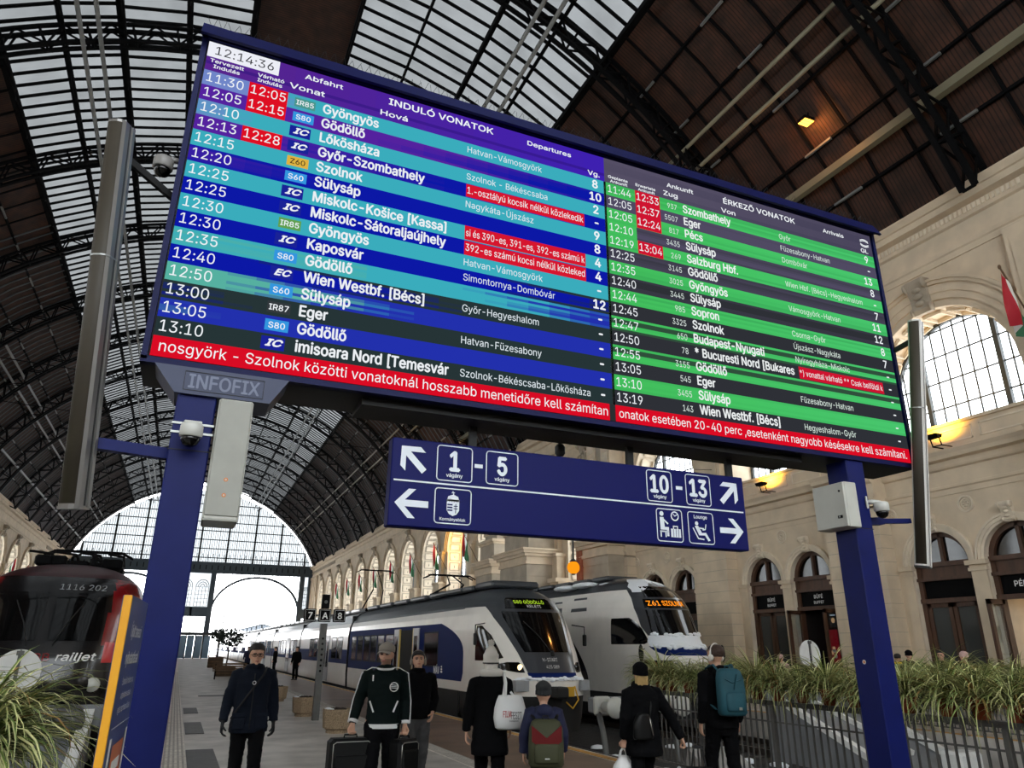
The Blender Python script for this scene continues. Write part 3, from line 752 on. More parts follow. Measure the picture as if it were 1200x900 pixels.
class LED(MB):
    def __init__(s): super().__init__(); s.cols = []
    def c(s, rgb):
        s.cols.append(S(*rgb)); return len(s.cols)-1
    def rect(s, u0, u1, v0, v1, y, rgb):
        k = s.c(rgb); s.add([(u0, y, v0), (u1, y, v0), (u1, y, v1), (u0, y, v1)], [(0, 1, 2, 3)], k)
    def text(s, t, u, v, cap, y, rgb, **kw):
        return put_text(s, t, u, v, cap, lambda a, b: (a, y, b), s.c(rgb), **kw)
    def done(s, name, parent):
        me = bpy.data.meshes.new(name); me.from_pydata(s.v, [], s.f); me.materials.append(M['led_panel'])
        at = me.color_attributes.new('Col', 'FLOAT_COLOR', 'CORNER')
        for p, k in zip(me.polygons, s.m):
            for li in p.loop_indices: at.data[li].color = s.cols[k]
        o = bpy.data.objects.new(name, me); col.objects.link(o); o.parent = parent
        return o
BX0, BX1, BZ0, BZ1 = -0.43, 6.555, 3.51, 6.145
SPL = 3.09
BY = 5.0
RT, RH = 5.875, 0.13875
board = thing('departure_board', 'huge blue framed LED train board showing departures and arrivals on two blue posts', 'display board', (2.85, 5.25, 0))
def bpart(mb, name, mats, parent=None):
    o = mb.build(name, mats, parent or board)
    if parent is None: o.matrix_parent_inverse = Matrix.Translation((-2.85, -5.25, 0))
    return o
b = MB()
b.box(BX0-0.05, BX1+0.05, BY+0.03, BY+0.52, 3.455, 6.2, 0)
for q in ((BX0-0.05, BX1+0.05, 3.455, BZ0-0.012), (BX0-0.05, BX1+0.05, BZ1+0.012, 6.2)): b.box(q[0], q[1], BY-0.02, BY+0.06, q[2], q[3], 1)
for q in ((BX0-0.05, BX0-0.012), (BX1+0.012, BX1+0.05)): b.box(q[0], q[1], BY-0.02, BY+0.06, 3.455, 6.2, 1)
b.box(BX0-0.05, BX1+0.05, BY-0.022, BY-0.018, 3.455, 3.475, 1)
b.box(1.0, 5.2, BY+0.1, BY+0.46, 3.40, 3.455, 0)
bpart(b, 'cabinet', ['board_black', 'board_blue'])
b = MB()
prof = [(BY-0.12, 6.115), (BY-0.03, 6.28), (BY+0.55, 6.34), (BY+0.55, 6.2), (BY-0.02, 6.2), (BY-0.09, 6.115)]
n = len(prof); vs = [(BX0-0.06, y, z) for y, z in prof]+[(BX1+0.05, y, z) for y, z in prof]
b.add(vs, [tuple(range(n)), tuple(range(2*n-1, n-1, -1))]+[(i, (i+1) % n, n+(i+1) % n, n+i) for i in range(n)], 0)
bpart(b, 'hood', ['board_blue'])
b = MB(); rr = random.Random(3)
x = BX0
while x < BX1:
    for s in (-1, 1): b.bar((x, BY+0.02, 6.29), (x+s*0.035+rr.uniform(-.01, .01), BY+0.02-0.05, 6.29+rr.uniform(0.05, 0.075)), 0.0025, 0.0025, 0)
    x += 0.075
bpart(b, 'bird_spikes', ['speaker_dark'])
b = MB()
pl = [(-0.39, 3.455), (-0.247, 3.272), (0.348, 3.272), (0.46, 3.455)]
b.prism(pl, lambda u, v: (u, BY-0.03, v), lambda u, v: (u, BY+0.3, v), 0)
plate = bpart(b, 'maker_plate', ['plate_grey'])
b = MB()
put_text(b, 'INFOFIX', -0.17, 3.315, 0.092, lambda u, v: (u, BY-0.034, v), 0, 0.018, 'l', width=0.44)
for q in ((-0.2, 0.30, 3.296, 3.299), (-0.2, 0.30, 3.424, 3.427), (-0.2, -0.197, 3.296, 3.427), (0.297, 0.30, 3.296, 3.427)): b.box(q[0], q[1], BY-0.034, BY-0.031, q[2], q[3], 1)
b.build('maker_lettering', ['plate_letter', 'board_black'], plate, recalc=False)

# --- what the departures half shows
DEP = [('11:30','12:05','IR85','Gyöngyös','Hatvan-Vámosgyörk','8'),('12:05','12:15','S80','Gödöllő','','10'),('12:10','','IC','Lőkösháza','Szolnok - Békéscsaba','2'),
 ('12:13','12:28','IC','Győr-Szombathely','','-'),('12:15','','Z60','Szolnok','Nagykáta-Újszász','9'),('12:20','','S60','Sülysáp','','8'),
 ('12:25','','IC','Miskolc-Košice [Kassa]','','4'),('12:25','','IC','Miskolc-Sátoraljaújhely','','4'),('12:30','','IR85','Gyöngyös','Hatvan-Vámosgyörk','-'),
 ('12:30','','IC','Kaposvár','Simontornya-Dombóvár','12'),('12:35','','S80','Gödöllő','','-'),('12:40','','EC','Wien Westbf. [Bécs]','Győr-Hegyeshalom','-'),
 ('12:50','','S60','Sülysáp','','-'),('13:00','','IR87','Eger','Hatvan-Füzesabony','-'),('13:05','','S80','Gödöllő','','-'),('13:10','','IC','imisoara Nord [Temesvár','Szolnok-Békéscsaba-Lőkösháza','-')]
DMSG = {3: '1.-osztályú kocsik nélkül közlekedik', 6: 'si és 390-es, 391-es, 392-es számú k', 7: '392-es számú kocsi nélkül közleked'}
ARR = [('11:44','12:33','937','Szombathely','Győr','9'),('12:05','12:37','5507','Eger','Füzesabony-Hatvan','-'),('12:05','12:24','817','Pécs','Dombóvár','13'),
 ('12:10','','3435','Sülysáp','','8'),('12:19','13:04','269','Salzburg Hbf.','Wien Hbf. [Bécs]-Hegyeshalom','-'),('12:25','','3145','Gödöllő','','7'),
 ('12:35','','3025','Gyöngyös','Vámosgyörk-Hatvan','11'),('12:40','','3445','Sülysáp','','12'),('12:44','','985','Sopron','Csorna-Győr','8'),
 ('12:45','','3325','Szolnok','Újszász-Nagykáta','7'),('12:47','','650','Budapest-Nyugati','Nyíregyháza-Miskolc','-'),('12:50','','78','* Bucuresti Nord [Bukares','','-'),
 ('12:55','','3155','Gödöllő','','-'),('13:05','','545','Eger','Füzesabony-Hatvan','-'),('13:10','','3455','Sülysáp','','-'),('13:19','','143','Wien Westbf. [Bécs]','Hegyeshalom-Győr','-')]
AMSG = {11: '*) vonattal várható ** Csak belföldi k'}
WH = (240, 244, 248)
def mix(a, c, t):
    t = max(0, min(1, t)); return tuple(a[i]*(1-t)+c[i]*t for i in range(3))
rr = random.Random(11)
def dep_col(r, u, j):
    t = r+4.2*u+j
    if r % 2:
        c = mix((84, 34, 158), (12, 24, 165), (r+5.5*u+j-3.6)/2.5)
        return mix(c, (38, 52, 54), (t-12.1)/0.9)
    c = mix((112, 134, 200), (58, 172, 188), (r+14*u+j*0.6-1.2)/1.6)
    c = mix(c, (86, 176, 160), (r+j-9.2)/2.0) if u < 0.35 else c
    return mix(c, (34, 48, 172), (t-12.8)/0.9)
def arr_col(r, u, j, green):
    if green:
        c = mix((66, 190, 92), (72, 198, 110), u)
        return mix(c, (44, 58, 52), 0.85) if (r >= 10 and j > 0.62) else mix(c, (50, 150, 80), max(0, j)*0.4)
    return mix((80, 74, 98), (46, 48, 54), (r+3*u*0+j*1.5-2)/5)
def bandrow(L, u0, u1, v0, v1, fn, nx=16, ny=5, y=BY):
    js = [rr.uniform(-1, 1) for _ in range(ny)]
    for i in range(nx):
        for k in range(ny):
            a, c = u0+(u1-u0)*i/nx, u0+(u1-u0)*(i+1)/nx
            L.rect(a, c, v0+(v1-v0)*k/ny, v0+(v1-v0)*(k+1)/ny, y, fn(i/nx, js[k]))
def panel(name):
    o = MB().build(name, ['led_panel'], board); o.matrix_parent_inverse = Matrix.Translation((-2.85, -5.25, 0)); return o
YT = BY-0.004
def sq(L, u0, u1, v0, v1, rgb, y=BY-0.002): L.rect(u0, u1, v0, v1, y, rgb)
# departures
L = LED()
bandrow(L, BX0, SPL, RT, BZ1, lambda u, j: mix(mix((86, 36, 140), (62, 32, 176), u*1.1), (44, 20, 120), 0.5 if j > 0.6 else 0), 16, 9)
sq(L, BX0, 0.102, 6.004, BZ1, (236, 238, 246)); L.text('12:14:36', -0.375, 6.036, 0.078, YT, (24, 24, 36), width=0.435)
for t, u0, v, cap, w in (('Tervezett', -0.40, 5.955, 0.032, 0.245), ('Indulás', -0.37, 5.905, 0.032, 0.19), ('Várható', -0.048, 5.945, 0.032, 0.2), ('Indulás', -0.045, 5.897, 0.032, 0.185),
        ('Abfahrt', 0.305, 6.052, 0.045, 0.305), ('Vonat', 0.197, 5.925, 0.05, 0.275), ('INDULÓ VONATOK', 1.0, 6.04, 0.062, 0.95), ('Hová', 0.936, 5.915, 0.05, 0.232), ('Departures', 2.289, 6.036, 0.046, 0.445), ('Vg.', 2.91, 5.902, 0.05, 0.125)):
    L.text(t, u0, v, cap, YT, WH, width=w, bold=0.02)
dep = L.done('departures_screen', board); dep.matrix_parent_inverse = Matrix.Translation((-2.85, -5.25, 0))
BADGE = {'I': (74, 150, 140), 'S': (52, 150, 222), 'Z': (222, 178, 64)}
KD = 0.0118
def row(L, r): return RT-(r+1)*RH, RT-r*RH
for r, (t, e, bd, d, via, vg) in enumerate(DEP):
    L = LED(); v0, v1 = row(L, r); vb = v0+0.034
    bandrow(L, BX0, SPL-0.012, v0, v1, lambda u, j: dep_col(r, u, j*0.7), 18, 6)
    L.text(t, -0.405, vb, 0.082, YT, WH, width=0.268, bold=-0.006)
    if e:
        sq(L, -0.098, 0.195, v0, v1, (222, 14, 34)); L.text(e, -0.082, vb, 0.082, YT, WH, width=0.262, bold=-0.004)
    if bd in ('IC', 'EC'):
        sq(L, 0.24, 0.40, v0+0.02, v1-0.02, (26, 34, 150)); vs_ = v0+0.048
        put_text(L, bd, 0.27, vs_, 0.05, lambda a, c, q=vs_: (a+(c-q)*0.45, YT, c), L.c(WH), bold=0.04, width=0.1)
    else:
        c = (96, 160, 80) if (bd == 'IR85' and r > 2) else ((50, 56, 60) if bd == 'IR87' else BADGE[bd[0]])
        sq(L, 0.25, 0.412, v0+0.026, v1-0.026, c); L.text(bd, 0.331, v0+0.046, 0.045, YT, (24, 24, 28) if bd[0] == 'Z' else WH, align='c', maxw=0.135, bold=0.012)
    k = 0.45/8.0
    L.text(d, 0.475, vb, 0.085, YT, (236, 240, 244), bold=0.022, sx=0.83)
    if r in DMSG:
        sq(L, 1.714, 2.858, v0+(0 if r == 7 else 0.006), v1-(0 if r == 6 else 0.006), (214, 22, 46)); L.text(DMSG[r], 1.725, vb+0.006, 0.066, YT, WH, width=1.12)
    elif via: L.text(via, 1.714, vb+0.006, 0.062, YT, (226, 236, 242), sx=0.86, bold=-0.004)
    L.text(vg, 2.982 if vg != '-' else 2.985, vb, 0.084, YT, WH, align='c', bold=0.025, sx=0.92)
    L.done('train_row', dep)
L = LED(); sq(L, BX0, 3.045, BZ0, 3.655, (216, 12, 36), BY); sq(L, 3.045, SPL+0.01, BZ0, 3.655, (42, 46, 48), BY)
L.text('nosgyörk - Szolnok közötti vonatoknál hosszabb menetidőre kell számítan', -0.385, 3.548, 0.078, YT, WH, width=3.41, bold=0.0)
L.done('ticker', dep)
# arrivals
L = LED()
bandrow(L, SPL, BX1, RT, BZ1, lambda u, j: mix((84, 78, 100), (70, 66, 88), u+j*0.3), 16, 6)
for t, u0, v, cap, w in (('Geplante', 3.131, 5.93, 0.03, 0.215), ('Ankunft', 3.15, 5.885, 0.03, 0.19), ('Erwartete', 3.435, 5.925, 0.03, 0.225), ('Ankunft', 3.46, 5.88, 0.03, 0.19),
        ('Ankunft', 3.801, 6.02, 0.045, 0.315), ('Zug', 3.755, 5.915, 0.05, 0.165), ('ÉRKEZŐ VONATOK', 4.493, 6.018, 0.06, 0.945), ('Von', 4.455, 5.905, 0.05, 0.175), ('Arrivals', 5.835, 6.016, 0.045, 0.3), ('Gl.', 6.374, 5.898, 0.05, 0.105)):
    L.text(t, u0, v, cap, YT, WH, width=w, bold=0.02)
for (cu, cv, s_) in ((6.445, 6.038, 1), (6.445, 6.012, -1)):      # twin wave emblem
    for q in range(2):
        pts = [(cu-0.062*s_+0.124*s_*i/8, cv+s_*0.018*math.sin(PI*i/8)+s_*q*0.016) for i in range(9)]
        for i in range(8):
            (a0, b0), (a1, b1) = pts[i], pts[i+1]; h = 0.0055
            k_ = L.c(WH); L.add([(a0, YT, b0-h), (a1, YT, b1-h), (a1, YT, b1+h), (a0, YT, b0+h)], [(0, 1, 2, 3)], k_)
arrv = L.done('arrivals_screen', board); arrv.matrix_parent_inverse = Matrix.Translation((-2.85, -5.25, 0))
for r, (t, e, no, d, via, gl) in enumerate(ARR):
    L = LED(); v0, v1 = row(L, r); vb = v0+0.034
    green = r % 2 == 0
    bandrow(L, SPL+0.012, BX1, v0, v1, lambda u, j: arr_col(r, u, j, green), 18, 6)
    if r == 3: sq(L, SPL+0.012, 3.418, v0, v1, (66, 190, 92), BY-0.001)
    L.text(t, 3.122, vb, 0.08, YT, WH, width=0.252, bold=-0.006)
    if e:
        sq(L, 3.423, 3.702, v0, v1, (206, 20, 48)); L.text(e, 3.438, vb, 0.08, YT, WH, width=0.25, bold=-0.004)
    L.text(no, 3.90, vb+0.004, 0.058, YT, (220, 232, 226), align='r', sx=0.78, bold=-0.004)
    L.text(d, 3.975, vb, 0.084, YT, (238, 242, 242), bold=0.02, sx=0.83, maxw=1.22)
    if r in AMSG:
        sq(L, 5.211, 6.344, v0+0.008, v1-0.006, (206, 20, 48)); L.text(AMSG[r], 5.22, vb+0.006, 0.06, YT, WH, width=1.11)
    elif via: L.text(via, 5.187, vb+0.004, 0.06, YT, (220, 236, 226), sx=0.86, bold=0.0)
    L.text(gl, 6.455, vb, 0.082, YT, WH, align='r' if gl != '-' else 'r', bold=0.016, sx=0.88)
    L.done('train_row', arrv)
L = LED(); sq(L, SPL+0.012, BX1, BZ0, 3.655, (216, 12, 36), BY)
L.text('onatok esetében 20-40 perc ,esetenként nagyobb késésekre kell számítani.', 3.135, 3.548, 0.076, YT, WH, width=3.37)
L.done('ticker', arrv)

# --- posts
def post(x0, x1, collar_z):
    b = MB()
    b.cbox(((x0+x1)/2, 5.125, 1.73), x1-x0, 0.25, 3.46, 0, 0.008)
    b.box(x0-0.004, x1+0.004, 4.996, 5.254, collar_z, collar_z+0.006, 1)
    b.cbox(((x0+x1)/2, 5.125, 0.012), 0.42, 0.42, 0.024, 0, 0.006)
    for sx in (-0.16, 0.16):
        for sy in (-0.16, 0.16): b.lathe([(0.016, 0.024), (0.016, 0.044), (0.0, 0.046)], 6, ((x0+x1)/2+sx, 5.125+sy, 0), 2, False)
    o = bpart(b, 'post', ['post_blue', 'board_black', 'steel_light'])
    return o
lp = post(-0.225, 0.016, 2.9)
rp = post(5.655, 5.878, 2.80)
b = MB()
for r_, mm, e in ((0.019, 1, 0.002), (0.012, 0, 0.003)): b.lathe([(r_, 0), (r_, e), (0.001, e+0.0005)], 16, (5.653, 5.13, 1.62), mm, False, axis='x') if False else b.add([(5.654-e, 5.13+r_*math.cos(2*PI*k/16), 1.63+r_*math.sin(2*PI*k/16)) for k in range(16)], [tuple(range(16))], mm)
b.build('round_sticker', ['sticker_orange', 'sticker_white'], rp).matrix_parent_inverse = Matrix.Identity(4)
b = MB(); b.box(5.90, 5.93, 5.14, 5.17, 2.40, 3.45, 0); b.box(5.935, 5.95, 5.14, 5.17, 2.40, 3.45, 1); b.box(5.88, 5.95, 5.15, 5.16, 2.6, 2.64, 1); b.box(5.88, 5.95, 5.15, 5.16, 3.2, 3.24, 1)
bpart(b, 'conduit', ['sticker_white', 'steel_light'])

# --- electrical boxes bolted to the posts
t = thing('electrical_cabinet', 'tall narrow grey metal cabinet on the left board post', 'electrical box', (0.14, 5.1, 2.44))
b = MB(); b.cbox((0, 0, 0.42), 0.215, 0.33, 0.80, 0, 0.012); b.box(-0.105, 0.105, -0.168, -0.164, 0.0+0.02, 0.03, 1); b.build('body', ['cabinet_grey', 'cabinet_dark'], t)
b = MB(); b.cbox((0, -0.168, 0.43), 0.2, 0.012, 0.76, 0, 0.004); dr = b.build('door', ['cabinet_dark'], t)
for z in (0.28, 0.18):
    b = MB(); b.add([(0.0+0.013*math.cos(2*PI*k/14), -0.1755, z+0.013*math.sin(2*PI*k/14)) for k in range(14)], [tuple(range(14))], 0); b.add([(0.006*math.cos(2*PI*k/14), -0.176, z+0.006*math.sin(2*PI*k/14)) for k in range(14)], [tuple(range(14))], 1)
    b.build('round_sticker', ['sticker_orange', 'cabinet_grey'], dr)
t = thing('electrical_cabinet', 'squat pale metal box with a black lock on the right board post', 'electrical box', (5.575, 5.12, 2.79))
b = MB(); b.cbox((0.01, 0, 0.215), 0.15, 0.38, 0.42, 0, 0.008); b.build('body', ['cabinet_grey'], t)
b = MB(); b.cbox((-0.075, 0, 0.215), 0.02, 0.372, 0.41, 0, 0.005); dr = b.build('door', ['cabinet_grey'], t)
b = MB(); b.box(-0.094, -0.084, -0.14, -0.09, 0.09, 0.115, 0); b.box(-0.099, -0.094, -0.12, -0.108, 0.095, 0.11, 1); b.build('lock', ['sign_black', 'steel_light'], dr); b = MB(); b.lathe([(0.010, 0), (0.010, 0.008)], 10, (-0.093, -0.14, 0.34), 0, axis='x'); b.build('key_hole', ['sign_black'], dr)

# --- dome cameras
def dome(label, loc, rz, arm):
    t = thing('security_camera', label, 'camera', loc, rz, None)
    b = MB(); b.lathe([(0.04, 0.07), (0.062, 0.066), (0.068, 0.05), (0.068, -0.015), (0.06, -0.022)], 20, (0, 0, 0), 0); b.build('housing', ['camera_white'], t)
    b = MB(); b.lathe([(0.058, -0.018), (0.056, -0.04), (0.044, -0.066), (0.022, -0.082), (0.002, -0.086)], 18, (0, 0, 0), 0); b.build('dome', ['black_dome'], t)
    b = MB()
    b.tube([(0, 0, 0.06), (0, arm*0.5, 0.075), (0, arm, 0.07)], 0.022, 8, 0); b.cbox((0, arm+0.008, 0.06), 0.11, 0.02, 0.12, 0, 0.006); b.build('bracket', ['camera_white'], t)
    return t
dome('white dome camera strapped to the front of the left board post', (-0.105, 4.88, 2.98), 0, 0.105)
b = MB()
for z in (0.03, 0.09): b.box(-0.125, 0.128, 0.112, 0.118, z, z+0.014, 0)
b.build('strap', ['steel_light'], bpy.data.objects['security_camera'])
dome('pale dome camera on a bracket at the right board post', (5.97, 4.95, 2.99), math.radians(58), 0.13)
t = dome('grey dome camera beside the top left of the LED board', (-0.58, 5.05, 4.97), math.radians(-90), 0.1)

for ch in t.children:
    if not ch.name.startswith('dome'): ch.data.materials[0] = M['camera_grey']
t = thing('security_camera', 'small black camera hung under the board above the sign', 'camera', (2.83, 5.5, 3.38))
b = MB(); b.lathe([(0.03, 0.02), (0.045, 0.0), (0.045, -0.06), (0.03, -0.08), (0.002, -0.085)], 14, (0, 0, 0), 0); b.build('housing', ['speaker_dark'], t)
b = MB(); b.tube([(0, 0, 0.01), (0, 0, 0.08)], 0.015, 8, 0); b.build('stem', ['board_black'], t)

# --- column loudspeakers splayed outwards on arms
def speaker(label, bot, top, mirror, front):
    bot = Vector(bot); top = Vector(top); d = top-bot; ln = d.length
    t = thing('column_loudspeaker', label, 'loudspeaker', bot)
    z = d.normalized(); y = Vector((0, 1, 0)); x = y.cross(z).normalized(); y = z.cross(x)
    rz = Matrix.Rotation(front, 4, 'Z')
    t.matrix_world = Matrix.Translation(bot) @ (Matrix((x, y, z)).transposed().to_4x4()) @ rz
    b = MB()
    sec = [(-0.062, 0.06), (-0.062, -0.045), (-0.045, -0.07), (-0.02, -0.08), (0.02, -0.08), (0.045, -0.07), (0.062, -0.045), (0.062, 0.06)]
    b.loft([[(u, v, 0.0) for u, v in sec], [(u, v, ln) for u, v in sec]], 0, False, True)
    for s in (-1, 1): b.box(s*0.063-0.002, s*0.063+0.002, 0.0, 0.012, 0.01, ln-0.01, 1); b.box(s*0.063-0.006, s*0.063+0.006, 0.03, 0.058, 0.0, ln, 2)
    b.build('enclosure', ['speaker_alu', 'speaker_dark', 'speaker_alu'], t)
    b = MB(); g = [(-0.058, -0.048), (-0.044, -0.0725), (-0.02, -0.0825), (0.02, -0.0825), (0.044, -0.0725), (0.058, -0.048)]
    b.loft([[(u, v, 0.02) for u, v in g], [(u, v, ln-0.02) for u, v in g]], 0, True, True); b.build('grille', ['speaker_olive'], t)
    b = MB(); b.loft([[(u*1.06, v*1.06, -0.012) for u, v in sec], [(u*1.06, v*1.06, 0.004) for u, v in sec]], 0, False, True); b.build('end_cap', ['speaker_alu'], t)
    b = MB(); b.loft([[(u*1.06, v*1.06, ln*0.62) for u, v in sec], [(u*1.06, v*1.06, ln*0.62+0.01) for u, v in sec]], 0, False, True); b.build('joint_ring', ['steel_light'], t)
    return t
sl = speaker('tall olive column loudspeaker left of the LED board', (-0.68, 5.0, 2.49), (-0.835, 4.72, 5.0), False, math.radians(-24))
sr = speaker('slim bright metal column loudspeaker right of the LED board', (6.48, 5.02, 2.49), (6.64, 4.72, 4.98), True, math.radians(-62))
sr.children[1].data.materials[0] = M['speaker_dark']; sr.children[0].data.materials[0] = M['speaker_bright']; sr.children[0].data.materials[2] = M['speaker_bright']
b = MB()
b.bar((-0.225, 5.12, 2.89), (-0.66, 5.05, 2.9), 0.07, 0.07, 0); bpart(b, 'speaker_arm', ['post_blue', 'board_black']); b = MB(); b.bar((-0.45, 5.12, 4.75), (-0.8, 4.86, 4.86), 0.03, 0.05, 1)
bpart(b, 'speaker_arm', ['post_blue', 'board_black'])
b = MB()
b.bar((5.878, 5.12, 2.89), (6.12, 5.1, 2.91), 0.07, 0.07, 0); b.bar((6.12, 5.1, 2.91), (6.46, 5.06, 2.93), 0.045, 0.045, 0); bpart(b, 'speaker_arm', ['post_blue', 'board_black']); b = MB(); b.bar((6.58, 5.12, 4.72), (6.62, 4.8, 4.78), 0.03, 0.05, 1)
bpart(b, 'speaker_arm', ['post_blue', 'board_black'])
b = MB(); b.bar((-0.66, 5.06, 2.49), (-0.64, 5.08, 1.9), 0.02, 0.02, 0)

# --- the hanging direction sign
SY = 5.25
def PX(x, y, Y):                                       # photo point to a point on the plane Y
    d = _fw+_r2*((x-600)/FPX)-_u2*((y-450)/FPX); k = Y/d.y
    return d.x*k, EYE+d.z*k
sx0, sx1, sz0, sz1 = 1.283, 4.594, 2.557, 3.225
sg = thing('direction_sign', 'long navy platform direction sign with arrows hanging below the LED board', 'sign', ((sx0+sx1)/2, SY, sz0))
OFF = Matrix.Translation((-(sx0+sx1)/2, -SY, -sz0))
def spart(mb, name, mats, parent=None, recalc=True):
    o = mb.build(name, mats, parent or sg, recalc)
    if parent is None: o.matrix_parent_inverse = OFF
    return o
b = MB(); b.cbox(((sx0+sx1)/2, SY+0.06, (sz0+sz1)/2), sx1-sx0, 0.12, sz1-sz0, 0, 0.008)
pan = spart(b, 'panel', ['sign_blue'])
for x in (1.95, 3.42, 4.5):
    b = MB(); b.box(x-0.03, x+0.03, SY+0.05, SY+0.09, sz1-0.01, 3.47, 0); spart(b, 'hanger', ['board_black'])
def F(u, v): return (u, SY-0.004, v)
def PS(x, y): return PX(x, y, SY)
def stroke(mb, pts, w, closed=False, m=0):
    n = len(pts)
    for i in range(n if closed else n-1):
        (a, c), (d, e) = pts[i], pts[(i+1) % n]; l = math.hypot(d-a, e-c) or 1; nx, ny = -(e-c)/l*w/2, (d-a)/l*w/2; ex, ey = (d-a)/l*w*0.3, (e-c)/l*w*0.3
        mb.add([F(a-ex+nx, c-ey+ny), F(d+ex+nx, e+ey+ny), F(d+ex-nx, e+ey-ny), F(a-ex-nx, c-ey-ny)], [(0, 1, 2, 3)], m)
def rrect(u0, u1, v0, v1, r):
    p = []
    for cx, cy, a in ((u1-r, v1-r, 0), (u0+r, v1-r, 90), (u0+r, v0+r, 180), (u1-r, v0+r, 270)):
        p += [(cx+r*math.cos(math.radians(a+q)), cy+r*math.sin(math.radians(a+q))) for q in (0, 30, 60, 90)]
    return p
def disc(mb, cx, cy, rx, ry=None, n=20, m=0, f=F): mb.add([f(cx+rx*math.cos(2*PI*k/n), cy+(ry or rx)*math.sin(2*PI*k/n)) for k in range(n)], [tuple(range(n))], m)
def zs(y): return y*150/400
def SG(x, y): return PS(440+x*0.375, 500+y*0.375)      # point measured in an enlarged view of the sign
b = MB()
p0, p1 = SG(58, 163), SG(1148, 270); zm = (p0[1]+p1[1])/2
stroke(b, [(p0[0], zm), (p1[0], zm)], 0.012)
spart(b, 'divider', ['sign_white'], pan, False)
def arrow(cx, cy, ang, s):
    b = MB(); c, d = math.cos(ang), math.sin(ang)
    P = lambda u, v: (cx+(u*c-v*d)*s, cy+(u*d+v*c)*s)
    w = 0.19
    b.poly([P(-0.5, -w/2), P(0.2, -w/2), P(-0.12, -0.42), P(0.1, -0.42), P(0.5, 0), P(0.1, 0.42), P(-0.12, 0.42), P(0.2, w/2), P(-0.5, w/2)], [], F, 0)
    spart(b, 'arrow', ['sign_white'], pan, False)
for q, a in (((117, 100), 135), ((112, 240), 180), ((1104, 207), 45), ((1113, 326), 0)):
    u, v = SG(*q); arrow(u, v, math.radians(a), 0.26)
def tile(name, x0, y0, x1, y1, fn):
    (u0, v1), (u1, v0) = SG(x0, y0), SG(x1, y1)
    b = MB(); stroke(b, rrect(u0, u1, v0, v1, 0.025), 0.008, True); fn(b, u0, u1, v0, v1); spart(b, name, ['sign_white', 'sign_blue'], pan, False)
def num(s):
    def fn(b, u0, u1, v0, v1):
        h = v1-v0; put_text(b, s, (u0+u1)/2, v0+h*0.30, h*0.54, F, 0, 0.03, 'c', sx=0.8); put_text(b, 'vágány', (u0+u1)/2, v0+h*0.11, h*0.105, F, 0, 0.02, 'c')
    return fn
tile('track_number', 195, 57, 300, 176, num('1')); tile('track_number', 347, 76, 444, 187, num('5')); tile('track_number', 845, 134, 928, 238, num('10')); tile('track_number', 966, 148, 1049, 250, num('13'))
for q in ((322, 124), (948, 192)):
    u, v = SG(*q); b = MB(); stroke(b, [(u-0.025, v), (u+0.025, v)], 0.03); spart(b, 'dash', ['sign_white'], pan, False)
def crest(b, u0, u1, v0, v1):
    h = v1-v0; c = (u0+u1)/2
    put_text(b, 'Kormányablak', c, v0+h*0.08, h*0.085, F, 0, 0.02, 'c', maxw=(u1-u0)*0.86)
    sh = [(c-0.05, v0+h*0.62), (c+0.05, v0+h*0.62), (c+0.05, v0+h*0.38), (c+0.03, v0+h*0.27), (c, v0+h*0.22), (c-0.03, v0+h*0.27), (c-0.05, v0+h*0.38)]
    b.poly(sh, [], F, 0)
    G = lambda u, v: (u, SY-0.006, v)
    for k in range(3): b.add([G(c-0.045, v0+h*(0.36+0.08*k)), G(c-0.004, v0+h*(0.36+0.08*k)), G(c-0.004, v0+h*(0.40+0.08*k)), G(c-0.045, v0+h*(0.40+0.08*k))], [(0, 1, 2, 3)], 1)
    for a, e, w in ((0.022, 0.42, 0.006), (0.022, 0.49, 0.006)):
        b.add([G(c+a-0.016, v0+h*e), G(c+a+0.016, v0+h*e), G(c+a+0.016, v0+h*e+w), G(c+a-0.016, v0+h*e+w)], [(0, 1, 2, 3)], 1)
    b.add([G(c+0.019, v0+h*0.3), G(c+0.025, v0+h*0.3), G(c+0.025, v0+h*0.57), G(c+0.019, v0+h*0.57)], [(0, 1, 2, 3)], 1)
    for k in range(5): disc(b, c-0.04+0.02*k, v0+h*0.66, 0.011)
    b.poly([(c-0.05, v0+h*0.64), (c+0.05, v0+h*0.64), (c+0.04, v0+h*0.78), (c, v0+h*0.84), (c-0.04, v0+h*0.78)], [], F, 0)
    stroke(b, [(c+0.004, v0+h*0.84), (c-0.004, v0+h*0.93)], 0.006); stroke(b, [(c-0.012, v0+h*0.885), (c+0.010, v0+h*0.895)], 0.006)
tile('crest_panel', 187, 190, 296, 308, crest)
